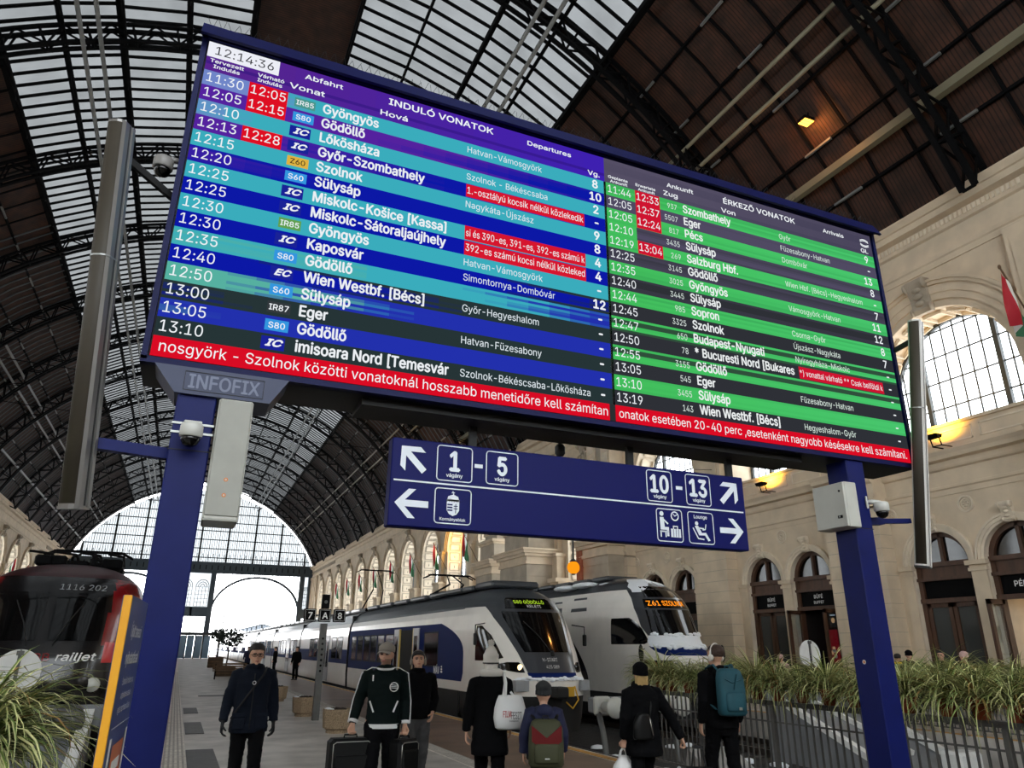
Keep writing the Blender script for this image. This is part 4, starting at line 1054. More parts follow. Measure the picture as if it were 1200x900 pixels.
def waiting(b, u0, u1, v0, v1):
    w, h = u1-u0, v1-v0; P = lambda a, c: (u0+a*w, v0+c*h)
    disc(b, *P(0.2, 0.85), h*0.075)
    b.poly([P(0.12, 0.74), P(0.27, 0.74), P(0.30, 0.44), P(0.46, 0.44), P(0.46, 0.16), P(0.38, 0.16), P(0.37, 0.35), P(0.13, 0.35)], [], F, 0)
    stroke(b, [P(0.25, 0.68), P(0.42, 0.55)], 0.014); stroke(b, [P(0.12, 0.30), P(0.44, 0.30)], 0.012); stroke(b, [P(0.14, 0.3), P(0.14, 0.14)], 0.012); stroke(b, [P(0.33, 0.3), P(0.33, 0.14)], 0.012)
    cx, cy = P(0.72, 0.80); b.poly([(cx+0.042*math.cos(2*PI*k/24), cy+0.042*math.sin(2*PI*k/24)) for k in range(24)], [[(cx+0.031*math.cos(2*PI*k/24), cy+0.031*math.sin(2*PI*k/24)) for k in range(24)]], F, 0)
    stroke(b, [(cx-0.016, cy+0.018), (cx, cy), (cx+0.022, cy+0.014)], 0.007)
    b.poly([P(0.53, 0.14), P(0.92, 0.14), P(0.92, 0.4), P(0.53, 0.4)], [], F, 0); stroke(b, [P(0.64, 0.4), P(0.64, 0.48), P(0.8, 0.48), P(0.8, 0.4)], 0.01)
    for a in (0.62, 0.72, 0.82): b.add([(P(a, 0)[0], SY-0.006, P(0, 0.15)[1]), (P(a, 0)[0]+0.005, SY-0.006, P(0, 0.15)[1]), (P(a, 0)[0]+0.005, SY-0.006, P(0, 0.39)[1]), (P(a, 0)[0], SY-0.006, P(0, 0.39)[1])], [(0, 1, 2, 3)], 1)
tile('waiting_room_symbol', 876, 255, 962, 362, waiting)
def lounge(b, u0, u1, v0, v1):
    w, h = u1-u0, v1-v0; P = lambda a, c: (u0+a*w, v0+c*h)
    put_text(b, 'Lounge', u0+w*0.5, v0+h*0.80, h*0.11, F, 0, 0.02, 'c')
    disc(b, *P(0.33, 0.64), h*0.065)
    b.poly([P(0.25, 0.55), P(0.38, 0.57), P(0.52, 0.34), P(0.68, 0.36), P(0.84, 0.12), P(0.75, 0.09), P(0.63, 0.27), P(0.40, 0.26)], [], F, 0)
    stroke(b, [P(0.18, 0.48), P(0.36, 0.16), P(0.58, 0.14)], 0.011); stroke(b, [P(0.36, 0.5), P(0.6, 0.48)], 0.012); stroke(b, [P(0.56, 0.44), P(0.66, 0.46), P(0.7, 0.62)], 0.009)
tile('lounge_symbol', 974, 265, 1060, 369, lounge)

# --- advertising totem in front of the left post
mat('totem_yellow', (226, 160, 28), 0.45); mat('totem_blue', (48, 66, 118), 0.4); mat('totem_orange', (196, 108, 64), 0.5)
ta, tb = Vector((-0.215, 3.88)), Vector((-0.173, 4.62)); dv = (tb-ta); ang = math.atan2(dv.y, dv.x)
tt = thing('advertising_totem', 'narrow blue advertising totem with yellow edge before the left post', 'advertising panel', (ta.x, ta.y, 0), ang)
W_ = dv.length
b = MB(); b.cbox((W_/2, 0.02, 0.97), W_, 0.04, 1.94, 0, 0.004); b.cbox((W_/2, 0.03, 0.02), W_+0.1, 0.36, 0.04, 0, 0.01); b.build('panel', ['totem_blue'], tt)
b = MB(); b.cbox((-0.008, 0.017, 0.968), 0.016, 0.036, 1.94, 0, 0.003); b.box(-0.018, -0.016, -0.002, 0.036, 1.22, 1.226, 1); b.build('edge_strip', ['totem_yellow', 'board_black'], tt)
b = MB(); G = lambda u, v: (u, -0.003, v)
for s, v, cap in (('Újult tavaszi', 1.76, 0.055), ('nyitvatartással', 1.64, 0.055)): put_text(b, s, W_/2, v, cap, G, 0, 0.01, 'c', maxw=0.64)
for s, v in (('Éttermünk minden nap', 1.55), ('várja kedves utasait', 1.49), ('egész nap frissen főzve', 1.43)): put_text(b, s, W_/2, v, 0.03, G, 0, 0.0, 'c', maxw=0.62)
b.add([G(0.05, 1.37), G(0.72, 1.37), G(0.72, 1.373), G(0.05, 1.373)], [(0, 1, 2, 3)], 0)
b.build('lettering', ['white_letter'], tt, recalc=False)
b = MB(); b.add([G(0.2, 1.02), G(0.6, 1.02), G(0.6, 1.29), G(0.2, 1.29)], [(0, 1, 2, 3)], 0)
for v in (1.07, 1.17): b.add([(0.26, -0.004, v), (0.54, -0.004, v), (0.54, -0.004, v+0.05), (0.26, -0.004, v+0.05)], [(0, 1, 2, 3)], 1)
b.add([G(0.07, 0.95), G(0.14, 0.95), G(0.14, 1.33), G(0.07, 1.33)], [(0, 1, 2, 3)], 1); b.add([G(0.64, 0.98), G(0.7, 0.98), G(0.7, 1.33), G(0.64, 1.33)], [(0, 1, 2, 3)], 1)
b.build('voucher_print', ['totem_orange', 'white_letter'], tt, recalc=False)
mat('print_green', (70, 120, 70), 0.5); mat('print_tan', (188, 150, 110), 0.5); mat('print_grey', (150, 146, 140), 0.5)
b = MB(); b.add([G(0.07, 0.12), G(0.68, 0.12), G(0.68, 0.9), G(0.07, 0.9)], [(0, 1, 2, 3)], 2); rr = random.Random(5)
for k in range(26):
    u, v, r_ = rr.uniform(0.14, 0.6), rr.uniform(0.2, 0.8), rr.uniform(0.03, 0.09)
    b.add([(u+r_*math.cos(2*PI*q/12), -0.004-k*0.0001, v+r_*math.sin(2*PI*q/12)*1.3) for q in range(12)], [tuple(range(12))], rr.randrange(5))
b.build('food_print', ['print_green', 'print_tan', 'print_grey', 'totem_orange', 'white_letter'], tt, recalc=False)
# ================================================================== TRAINS
mat('train_white', (236, 231, 222), 0.28, noise=0.04, scale=2, coat=0.3)
mat('train_grey', (150, 152, 154), 0.3, coat=0.3)
mat('train_roof', (58, 62, 66), 0.35, noise=0.1, scale=5)
mat('train_mask', (58, 60, 64), 0.3, coat=0.3)
mat('train_blue', (20, 36, 88), 0.6, spec=0.05)
mat('train_under', (16, 15, 15), 0.8, noise=0.3, scale=6)
mat('train_red', (122, 12, 18), 0.25, coat=0.4)
mat('bright_red', (196, 20, 26), 0.3, coat=0.3)
mat('loco_black', (16, 15, 17), 0.25, coat=0.3)
mat('loco_roof', (52, 14, 18), 0.35, noise=0.15, scale=4)
mat('coupler_yellow', (196, 150, 30), 0.5)
mat('rubber', (20, 20, 20), 0.8)
mat('door_yellow', (206, 178, 90), 0.4)
mat('lamp_clear', (200, 200, 190), 0.1)
emit('led_green', (190, 235, 60), 1.0)
emit('led_orange', (255, 150, 30), 1.2)
emit('lamp_warm', (255, 226, 170), 2.2)

def lerp(tab, z):
    if z <= tab[0][0]: return tab[0][1]
    for (a, p), (b_, q) in zip(tab, tab[1:]):
        if z <= b_: t = (z-a)/(b_-a); t = t*t*(3-2*t) if False else t; return p+(q-p)*t
    return tab[-1][1]
class Nose:
    """front end of a rail vehicle: x across, y back from the nose tip, z up from the platform"""
    def __init__(s, W, YF, L, n): s.W, s.YF, s.L, s.n = W, YF, L, n
    def front(s, x, z):
        w, y = lerp(s.W, z), lerp(s.YF, z); q = min(1, abs(x)/w)
        return y+(s.L-y)*(1-(1-q**s.n)**(1/s.n))
    def side(s, y, z):
        w, y0 = lerp(s.W, z), lerp(s.YF, z); q = max(0, min(1, 1-(y-y0)/(s.L-y0)))
        return w*(1-q**s.n)**(1/s.n)
    def shell(s, zs_, fn, nx=40):
        mb = MB(); rows = []
        for z in zs_:
            r = []
            w, y0 = lerp(s.W, z), lerp(s.YF, z)
            for k in range(nx+1):
                t = -PI/2+PI*k/nx; c, sn = math.cos(t), math.sin(t)
                x = w*math.copysign(abs(sn)**(2/s.n), sn); y = y0+(s.L-y0)*(1-abs(c)**(2/s.n))
                r.append((x, y, z))
            rows.append(r)
        n = nx+1; vs = [p for r in rows for p in r]
        for i in range(len(rows)-1):
            for k in range(nx):
                f = (i*n+k, i*n+k+1, (i+1)*n+k+1, (i+1)*n+k); c = [sum(vs[j][q] for j in f)/4 for q in range(3)]
                mb.add([vs[j] for j in f], [(0, 1, 2, 3)], fn(*c), True)
        bm = None
        top = rows[-1]; mb.add(top, [tuple(range(n))], fn(0, s.L, zs_[-1]))
        return mb
    def pf(s, mb, rows, m=0, off=0.008, nx=10, nz=6):      # patch on the front between z rows (z, xl, xr)
        P = []
        for (z0, a0, b0), (z1, a1, b1) in zip(rows, rows[1:]):
            for k in range(nz+(1 if (z1, a1, b1) == rows[-1] else 0)):
                t = k/nz; z = z0+(z1-z0)*t; a, b_ = a0+(a1-a0)*t, b0+(b1-b0)*t
                P.append([(a+(b_-a)*i/nx, s.front(a+(b_-a)*i/nx, z)-off, z) for i in range(nx+1)])
        mb.loft(P, m, True, False, closed=False)
    def ps(s, mb, rows, sg, m=0, off=0.008, nx=8, nz=5):   # patch on a side between z rows (z, ya, yb)
        P = []
        for (z0, a0, b0), (z1, a1, b1) in zip(rows, rows[1:]):
            for k in range(nz+(1 if (z1, a1, b1) == rows[-1] else 0)):
                t = k/nz; z = z0+(z1-z0)*t; a, b_ = a0+(a1-a0)*t, b0+(b1-b0)*t
                P.append([(sg*(s.side(a+(b_-a)*i/nx, z)+off), a+(b_-a)*i/nx-off*0.5, z) for i in range(nx+1)])
        mb.loft(P, m, True, False, closed=False)
def weld(o, d=0.0005):
    bm = bmesh.new(); bm.from_mesh(o.data); bmesh.ops.remove_doubles(bm, verts=bm.verts, dist=d); bmesh.ops.recalc_face_normals(bm, faces=bm.faces); bm.to_mesh(o.data); bm.free(); return o
def body_car(W, y0, y1, zs_, fn, closed_ends=True):
    mb = MB(); pts = [(lerp(W, z), z) for z in zs_]
    loop = [(-x, z) for x, z in pts]+[(x, z) for x, z in reversed(pts)]
    n = len(loop)
    for i in range(n):
        a, b_ = loop[i], loop[(i+1) % n]
        mb.add([(a[0], y0, a[1]), (b_[0], y0, b_[1]), (b_[0], y1, b_[1]), (a[0], y1, a[1])], [(0, 1, 2, 3)], fn((a[0]+b_[0])/2, (a[1]+b_[1])/2))
    for y in (y0, y1): mb.add([(x, y, z) for x, z in loop], [tuple(range(n))], fn(0, -0.3))
    return mb
def flat(y0, y1, z0, z1, x, sg, mb, m=0, th=0.006):
    mb.box(min(sg*x, sg*(x+th)), max(sg*x, sg*(x+th)), y0, y1, z0, z1, m)
def wheelset(y, parent, zr=-0.56, r=0.43):
    b = MB()
    for s in (-1, 1): b.lathe([(0.02, s*0.80), (r, s*0.80), (r, s*0.70), (r+0.03, s*0.68), (r+0.03, s*0.66), (0.02, s*0.66)], 20, (0, y, zr+r), 0, False, axis='x')
    b.lathe([(0.07, -0.7), (0.07, 0.7)], 10, (0, y, zr+r), 0, True, axis='x')
    return b.build('wheelset', ['rail_steel'], parent)
def pantograph(y, z, parent, h=1.3):
    b = MB()
    for s in (-1, 1):
        b.bar((s*0.5, y-0.6, z+0.1), (s*0.5, y+0.9, z+0.1), 0.06, 0.06); b.bar((s*0.45, y+0.8, z+0.12), (s*0.25, y-0.5, z+h*0.5), 0.05, 0.05); b.bar((s*0.25, y-0.5, z+h*0.5), (s*0.1, y+0.3, z+h), 0.035, 0.035)
        for q in (y-0.5, y+0.8): b.lathe([(0.06, 0), (0.08, 0.04), (0.05, 0.08), (0.08, 0.1)], 8, (s*0.5, q, z-0.02))
        b.tube([(s*0.75, y+0.3+k, z+h) for k in (-0.12, 0.12)], 0.02, 6)
    for q in (-0.14, 0.14): b.tube([(-0.95, y+0.3+q, z+h-0.12), (-0.7, y+0.3+q, z+h), (0.7, y+0.3+q, z+h), (0.95, y+0.3+q, z+h-0.12)], 0.025, 6)
    b.bar((-0.5, y-0.5, z+0.1), (0.5, y-0.5, z+0.1), 0.06, 0.06); b.bar((-0.5, y+0.8, z+0.1), (0.5, y+0.8, z+0.1), 0.06, 0.06)
    return b.build('pantograph', ['iron_black'], parent)

# ------------------------------------------------------------------ the low blue and white multiple unit at the platform
def fr(k): return k
FW = [(-0.35, 1.2), (0.05, 1.38), (0.6, 1.41), (2.2, 1.41), (2.6, 1.36), (2.85, 1.27), (3.05, 1.12), (3.2, 0.95), (3.32, 0.7), (3.38, 0.5)]
FN = Nose(FW, [(0.25, 0.12), (0.62, 0.02), (1.0, 0.0), (1.12, 0.12), (1.62, 0.45), (2.67, 1.38), (3.0, 1.72), (3.2, 2.1), (3.32, 2.45), (3.38, 2.75)], 3.2, 3.0)
unit = thing('commuter_train', 'white and blue commuter train with dark grey roof at the platform edge', 'train', (8.75, 17.4, 0))
def fcol(x, y, z):
    if z > 2.78+max(0, (y-1.4))*0.0: return 1
    return 3 if z < 0.62 else 0
zs1 = [-0.2, 0.1, 0.4]+[0.62+0.04*k for k in range(0, 54)]+[2.80, 2.85, 2.9, 2.96, 3.02, 3.08, 3.14, 3.2, 3.26, 3.32, 3.38]
weld(FN.shell(zs1, fcol, 56).build('cab_shell', ['train_white', 'train_roof', 'train_mask', 'train_under'], unit, recalc=False))
b = MB(); FN.pf(b, [(0.98, -0.60, 0.60), (1.15, -0.66, 0.66), (1.62, -0.78, 0.78), (2.2, -0.95, 0.95), (2.5, -1.06, 1.06), (2.82, -1.13, 1.13)], 0, 0.012, 30, 5); b.build('front_mask', ['train_mask'], unit)
b = MB(); FN.pf(b, [(1.64, -0.62, 0.62), (1.75, -0.66, 0.66), (2.5, -0.86, 0.86), (2.66, -0.86, 0.86)], 0, 0.018); b.build('windshield', ['dark_glass'], unit)
b = MB(); FN.pf(b, [(2.74, -0.74, 0.74), (3.0, -0.66, 0.66), (3.04, -0.6, 0.6)], 0, 0.02); dsp = b.build('destination_display', ['dark_glass'], unit)
b = MB()
put_text(b, 'S80 GÖDÖLLŐ', 0, 2.885, 0.085, lambda u, v: (u, FN.front(u, v)-0.027, v), 0, 0.0, 'c', width=0.92)
put_text(b, 'KELETI', 0.1, 2.78, 0.07, lambda u, v: (u, FN.front(u, v)-0.027, v), 1, 0.0, 'c', width=0.42)
b.build('display_lettering', ['led_green', 'white_letter'], dsp, recalc=False)
for s in (-1, 1):
    b = MB(); FN.ps(b, [(1.42, 1.2, 2.05), (1.5, 0.85, 2.06), (1.75, 1.1, 2.07), (2.05, 1.42, 2.08), (2.3, 1.85, 2.08)], s, 0); b.build('cab_window', ['dark_glass'], unit)
    b = MB(); FN.pf(b, [(1.16, s*0.78-0.06, s*0.78+0.06), (1.22, s*0.95-0.24, s*0.95+0.22), (1.32, s*1.0-0.3, s*1.0+0.26), (1.40, s*0.92-0.1, s*0.92+0.12)] , 0, 0.01); hl = b.build('headlight', ['dark_glass'], unit)
    b = MB(); c = (s*0.80, FN.front(s*0.80, 1.28)-0.02, 1.28); b.ell(c, 0.075, 0.03, 0.075, 12, 8, 0); b.build('lamp', ['lamp_warm' if s < 0 else 'dark_glass'], hl)
    b = MB(); FN.pf(b, [(0.74, s*0.86-0.16, s*0.86+0.16), (0.98, s*0.86-0.16, s*0.86+0.16)], 0, 0.06, 4, 2)
    b.cbox((s*0.86, FN.front(s*0.86, 0.85)-0.02, 0.86), 0.34, 0.2, 0.26, 0, 0.02); b.build('crash_buffer', ['train_grey'], unit)
    b = MB(); b.tube([(s*1.3, 1.6, 2.35), (s*1.62, 1.45, 2.3), (s*1.62, 1.45, 2.0)], 0.018, 6); b.cbox((s*1.62, 1.45, 1.95), 0.06, 0.16, 0.3, 0, 0.02); b.build('mirror', ['rubber'], unit)
b = MB(); FN.pf(b, [(1.06, -0.66, 0.66), (1.16, -0.68, 0.68)], 0, 0.018); b.build('front_stripe', ['train_blue'], unit)
b = MB(); FN.pf(b, [(0.98, -1.0, 1.0), (1.05, -0.9, 0.9)], 0, 0.03, 16, 2)
for k in range(15): x = -0.8+k*0.115; b.ell((x, FN.front(x, 1.02)-0.03, 1.02+0.02*math.sin(k*1.7)), 0.08, 0.06, 0.04+0.02*math.sin(k*2.3), 8, 6, 0)
b.build('snow_cap', ['snow'], unit)
b = MB(); b.box(-0.62, 0.62, 0.25, 1.2, 0.35, 0.98, 0); FN.pf(b, [(0.3, -1.05, 1.05), (0.62, -1.1, 1.1)], 0, 0.0, 12, 3); b.build('front_recess', ['train_under'], unit)
b = MB(); b.cbox((0, -0.12, 0.72), 0.34, 0.5, 0.26, 0, 0.04); b.lathe([(0.02, -0.42), (0.1, -0.4), (0.11, -0.3), (0.06, -0.2)], 12, (0.1, 0.0, 0.72), 1, axis='y'); b.box(-0.05, 0.45, -0.1, -0.06, 0.62, 0.84, 1); b.build('coupler', ['rubber', 'coupler_yellow'], unit)
b = MB()
for s in (-0.5, 0.5): b.tube([(s, -0.02, 0.85), (s*1.05, -0.16, 0.55), (s*0.8, -0.1, 0.35), (s*0.6, 0.1, 0.5)], 0.022, 6)
b.build('brake_hoses', ['coupler_yellow'], unit)
b = MB(); b.tube([(0.1, 0.42, 1.62), (-0.12, 0.78, 2.05), (-0.42, 1.05, 2.4)], 0.012, 5); b.tube([(0.1, 0.36, 1.56), (0.1, 0.42, 1.66)], 0.05, 8); b.build('wiper', ['rubber'], unit)
b = MB()
put_text(b, 'H-START', 0, 1.42, 0.085, lambda u, v: (u, FN.front(u, v)-0.02, v), 0, 0.0, 'c', width=0.42); put_text(b, '415 089', 0.02, 1.26, 0.075, lambda u, v: (u, FN.front(u, v)-0.02, v), 0, 0.0, 'c', width=0.36)
b.build('unit_lettering', ['white_letter'], unit, recalc=False)
b = MB(); b.cbox((0, 3.2, 3.46), 1.5, 1.4, 0.2, 0, 0.06); b.cbox((0, 6.0, 3.42), 1.8, 2.6, 0.14, 0, 0.05); b.build('roof_pod', ['train_roof'], unit)

def side_fit(car, y0, y1, doors, wins, X=1.41, first=False):
    for s in (-1, 1):
        for a, c in wins:
            b = MB(); flat(a, c, 1.22, 2.16, X, s, b, 0, 0.008); w_ = b.build('window', ['dark_glass'], car)
            b = MB()
            for q in ((a-0.03, c+0.03, 1.18, 1.22), (a-0.03, c+0.03, 2.16, 2.2), (a-0.03, a, 1.18, 2.2), (c, c+0.03, 1.18, 2.2)): flat(q[0], q[1], q[2], q[3], X, s, b, 0, 0.014)
            b.build('window_frame', ['rubber'], w_)
        for a, c, op in doors:
            if op:
                b = MB(); flat(a, c, 0.12, 2.3, X, s, b, 0, 0.006); dd = b.build('doorway', ['interior_shade'], car)  # flat sheet, the darkness inside the car is its colour
                b = MB(); flat(a-0.09, a, 0.1, 2.34, X, s, b, 0, 0.05); flat(c, c+0.09, 0.1, 2.34, X, s, b, 0, 0.05); b.build('door_edge', ['door_yellow'], dd)
                for q0, q1 in ((a-0.72, a-0.1), (c+0.1, c+0.72)):
                    b = MB(); flat(q0, q1, 0.1, 2.34, X+0.02, s, b, 0, 0.04); lf = b.build('door_leaf', ['train_grey'], dd)
                    b = MB(); flat(q0+0.12, q1-0.12, 0.75, 2.1, X+0.06, s, b, 0, 0.006); b.build('pane', ['dark_glass'], lf)
            else:
                for q0, q1 in ((a, (a+c)/2-0.01), ((a+c)/2+0.01, c)):
                    b = MB(); flat(q0, q1, 0.1, 2.32, X, s, b, 0, 0.02); lf = b.build('door_leaf', ['train_grey'], car)
                    b = MB(); flat(q0+0.12, q1-0.12, 0.75, 2.1, X+0.02, s, b, 0, 0.006); b.build('pane', ['dark_glass'], lf)
zsb = [-0.35, -0.1, 0.05, 0.6, 2.2, 2.4, 2.6, 2.78, 2.85, 3.05, 3.2, 3.32, 3.38]
bf = lambda x, z: 1 if z > 2.8 else (3 if z < 0.3 else 0)
def add_car(y0, y1, doors, wins, livery, roofwhite=False):
    car = body_car(FW, y0, y1, zsb, (lambda x, z: 2 if z > 2.8 else (3 if z < 0.3 else 0)) if roofwhite else bf).build('passenger_car', ['train_white', 'train_roof', 'train_grey', 'train_under'], unit)
    b = MB()
    for s in (-1, 1):
        if livery == 'front':
            n = 14
            P = []
            for k in range(n+1):
                z = 0.86+(2.42-0.86)*k/n; q = 2*(z-0.86)/1.56-1
                P.append([(s*1.415, 2.9+1.6*max(0, (q+0.1))**2.4+(0.5*max(0, -q-0.75)), z), (s*1.415, y1-0.02, z)])
            b.loft(P, 0, False, False, closed=False)
        elif livery == 'low':
            flat(y0+0.02, y1-0.02, 1.0, 1.62, 1.411, s, b, 0, 0.004)
    if livery: b.build('livery_panel', ['train_blue'], car)
    if livery == 'front':
        for s in (-1, 1): b = MB(); flat(y0, y0+3.9, -0.35, 0.62, 1.411, s, b, 0, 0.004); b.build('bogie_skirt', ['train_under'], car)
    side_fit(car, y0, y1, doors, wins)
    for q in (y0+2.2, y0+4.4, y1-3.4, y1-1.4): wheelset(q, car)
    b = MB()
    for q in range(int((y1-y0)/2.4)): b.cbox((0, y0+1.6+q*2.4, 3.42), 1.7, 1.9, 0.16, 0, 0.05)
    b.build('roof_equipment', ['train_roof' if not roofwhite else 'train_grey'], car)
    return car
c1 = add_car(3.2, 18.4, [(7.85, 9.5, True)], [(5.2, 6.6), (10.5, 11.6), (11.9, 12.9), (13.1, 14.1), (14.3, 15.3), (15.6, 16.6), (16.9, 17.8)], 'front')
b = MB()
for s in (-1, 1): put_text(b, 'MÁV', 3.0 if s < 0 else 5.2, 1.0, 0.2, (lambda u, v: (-1.424, 8.5-u, v)) if s < 0 else (lambda u, v: (1.424, u, v)), 0, 0.02, 'l', width=0.55)
for s in (-1, 1):
    for k in range(3): b.add([(s*1.424, 4.75+0.1*math.cos(2*PI*q/14)*(1-0.2*k), 1.06+0.07*k+0.03*math.sin(2*PI*q/14)) for q in range(14)], [tuple(range(14))], 0)
b.build('operator_mark', ['white_letter'], c1, recalc=False)
def gang(y, parent):
    b = MB()
    for k in range(5): b.box(-1.28, 1.28, y+0.02+k*0.08, y+0.06+k*0.08, -0.2, 3.1, 0)
    b.box(-1.2, 1.2, y, y+0.42, -0.2, 3.0, 0); b.build('gangway', ['rubber'], parent)
gang(18.4, unit)
yy = 18.82
cars = []
cW = [(1.2, 2.4), (2.7, 3.9), (6.9, 8.1), (8.4, 9.6), (9.9, 11.1)]
for k in range(9):
    L_ = 15.0
    if k == 0:
        c0 = add_car(yy, yy+L_, [(yy+4.6, yy+6.2, False)], [(yy+a, yy+c) for a, c in cW], 'low', True); cars.append(c0)
        for ch in (c0,): pass
    else:
        c = copy_tree(c0, unit); c.location.y = (L_+0.42)*k
    gang(yy+L_, unit); yy += L_+0.42
FNp1 = pantograph(8.2, 3.45, unit, 0.75); FNp2 = pantograph(19.9, 3.4, unit, 2.0)

# ------------------------------------------------------------------ the double-deck unit
KW = [(-0.35, 1.25), (0.1, 1.38), (0.6, 1.40), (2.75, 1.40), (3.0, 1.37), (3.3, 1.28), (3.6, 1.12), (3.85, 0.88), (4.0, 0.6), (4.08, 0.35)]
KN = Nose(KW, [(0.2, 0.22), (0.8, 0.05), (1.35, 0.0), (1.55, 0.08), (2.0, 0.48), (2.98, 1.02), (3.3, 1.28), (3.6, 1.68), (3.85, 2.2), (4.0, 2.75), (4.08, 3.2)], 4.2, 2.5)
kiss = thing('double_deck_train', 'white double deck train with snow on its nose and orange destination letters', 'train', (14.45, 19.25, 0))
def kcol(x, y, z):
    hw = lerp([(2.0, 0.98), (3.3, 0.96), (3.6, 0.86), (4.0, 0.6)], z)
    if z > 3.62: return 1
    return 2 if z < 0.42 else 0
zs2 = [-0.2, 0.1, 0.3]+[0.42+0.06*k for k in range(0, 60)]+[4.0, 4.04, 4.08]
weld(KN.shell(zs2, kcol, 56).build('cab_shell', ['train_white', 'train_mask', 'train_under'], kiss, recalc=False))
b = MB(); KN.pf(b, [(2.06, -0.93, 0.93), (2.4, -1.02, 1.02), (2.98, -1.04, 1.04), (3.3, -0.98, 0.98), (3.66, -0.88, 0.88)], 0, 0.012, 26, 5); b.build('front_mask', ['train_mask'], kiss)
b = MB(); KN.pf(b, [(2.12, -0.86, 0.86), (2.3, -0.88, 0.88), (2.92, -0.86, 0.86)], 0, 0.018); b.build('windshield', ['dark_glass'], kiss)
b = MB(); KN.pf(b, [(2.97, -0.86, 0.86), (3.26, -0.80, 0.80)], 0, 0.022); dsp = b.build('destination_display', ['dark_glass'], kiss)
b = MB(); put_text(b, 'Z61 SZOLNOK', -0.14, 3.05, 0.15, lambda u, v: (u, KN.front(u, v)-0.03, v), 0, 0.012, 'c', width=1.24); b.build('display_lettering', ['led_orange'], dsp, recalc=False)
b = MB(); KN.pf(b, [(3.32, -0.74, 0.74), (3.7, -0.6, 0.6)], 0, 0.018); b.build('upper_glass', ['dark_glass'], kiss)
b = MB(); KN.pf(b, [(1.56, -0.8, 0.8), (1.7, -0.95, 0.95), (1.82, -1.0, 1.0)], 0, 0.01, 14); b.build('front_stripe', ['train_blue'], kiss)
b = MB(); KN.pf(b, [(1.80, -0.98, 0.98), (1.95, -1.0, 1.0), (2.14, -0.95, 0.95)], 0, 0.04, 18, 4); r_ = random.Random(4)
for k in range(30):
    x = r_.uniform(-0.95, 0.95); z = r_.uniform(1.76, 1.86); b.ell((x, KN.front(x, z)-0.02, z), 0.1, 0.04, 0.06, 8, 6, 0)
for k in range(20):
    x = r_.uniform(-0.9, 0.9); z = 2.12+0.06*abs(x)+r_.uniform(-.02, .05); b.ell((x, KN.front(x, z)-0.02, z), 0.1, 0.04, 0.05, 8, 6, 0)
b.build('snow_cap', ['snow'], kiss); b = MB(); KN.pf(b, [(3.5, -0.86, -0.7), (3.7, -0.8, -0.35), (3.9, -0.6, -0.1), (4.0, -0.45, 0.1)], 0, 0.016, 6, 4); b.build('snow_cap', ['snow'], kiss); b = MB(); KN.pf(b, [(3.75, 0.1, 0.5), (3.9, 0.0, 0.55)], 0, 0.016, 6, 3)
b.build('snow_cap', ['snow'], kiss)
for s in (-1, 1):
    b = MB(); KN.ps(b, [(1.88, 1.25, 2.75), (1.96, 1.12, 2.76), (2.35, 1.4, 2.76), (2.6, 1.72, 2.75), (2.68, 1.9, 2.72)], s, 0); b.build('cab_window', ['dark_glass'], kiss)
    b = MB(); KN.pf(b, [(1.28, s*0.88-0.2, s*0.88+0.2), (1.42, s*0.9-0.24, s*0.9+0.2)], 0, 0.012, 8, 3); b.build('headlight', ['dark_glass'], kiss)
    b = MB(); b.tube([(s*1.22, 1.0, 1.75), (s*1.5, 0.75, 1.7)], 0.02, 6); b.ell((s*1.52, 0.74, 1.62), 0.05, 0.12, 0.26, 12, 8, 0); b.build('mirror', ['rubber'], kiss)
b = MB(); b.box(-0.7, 0.7, 0.45, 1.6, 0.2, 1.0, 0); KN.pf(b, [(0.15, -1.1, 1.1), (0.5, -1.15, 1.15)], 0, 0.0, 12, 3); b.build('front_recess', ['train_under'], kiss)
b = MB(); b.cbox((0, 0.05, 0.68), 0.36, 0.6, 0.28, 0, 0.04); b.lathe([(0.02, -0.32), (0.12, -0.3), (0.12, -0.2)], 12, (0, 0.0, 0.68), 1, axis='y'); b.build('coupler', ['rubber', 'gal_steel'], kiss)
for s in (-1, 1):
    b = MB(); b.cbox((s*0.86, 0.2, 0.82), 0.4, 0.4, 0.32, 0, 0.03); b.lathe([(0.05, -0.4), (0.2, -0.38), (0.2, -0.32), (0.1, -0.28), (0.1, 0.1)], 16, (s*0.86, 0.1, 0.82), 0, axis='y'); b.build('crash_buffer', ['train_grey'], kiss)
zsk = [-0.35, 0.05, 0.42, 2.75, 3.0, 3.3, 3.6, 3.64, 3.85, 4.0, 4.08]
kf = lambda x, z: 1 if z > 3.61 else (2 if z < 0.2 else 0)
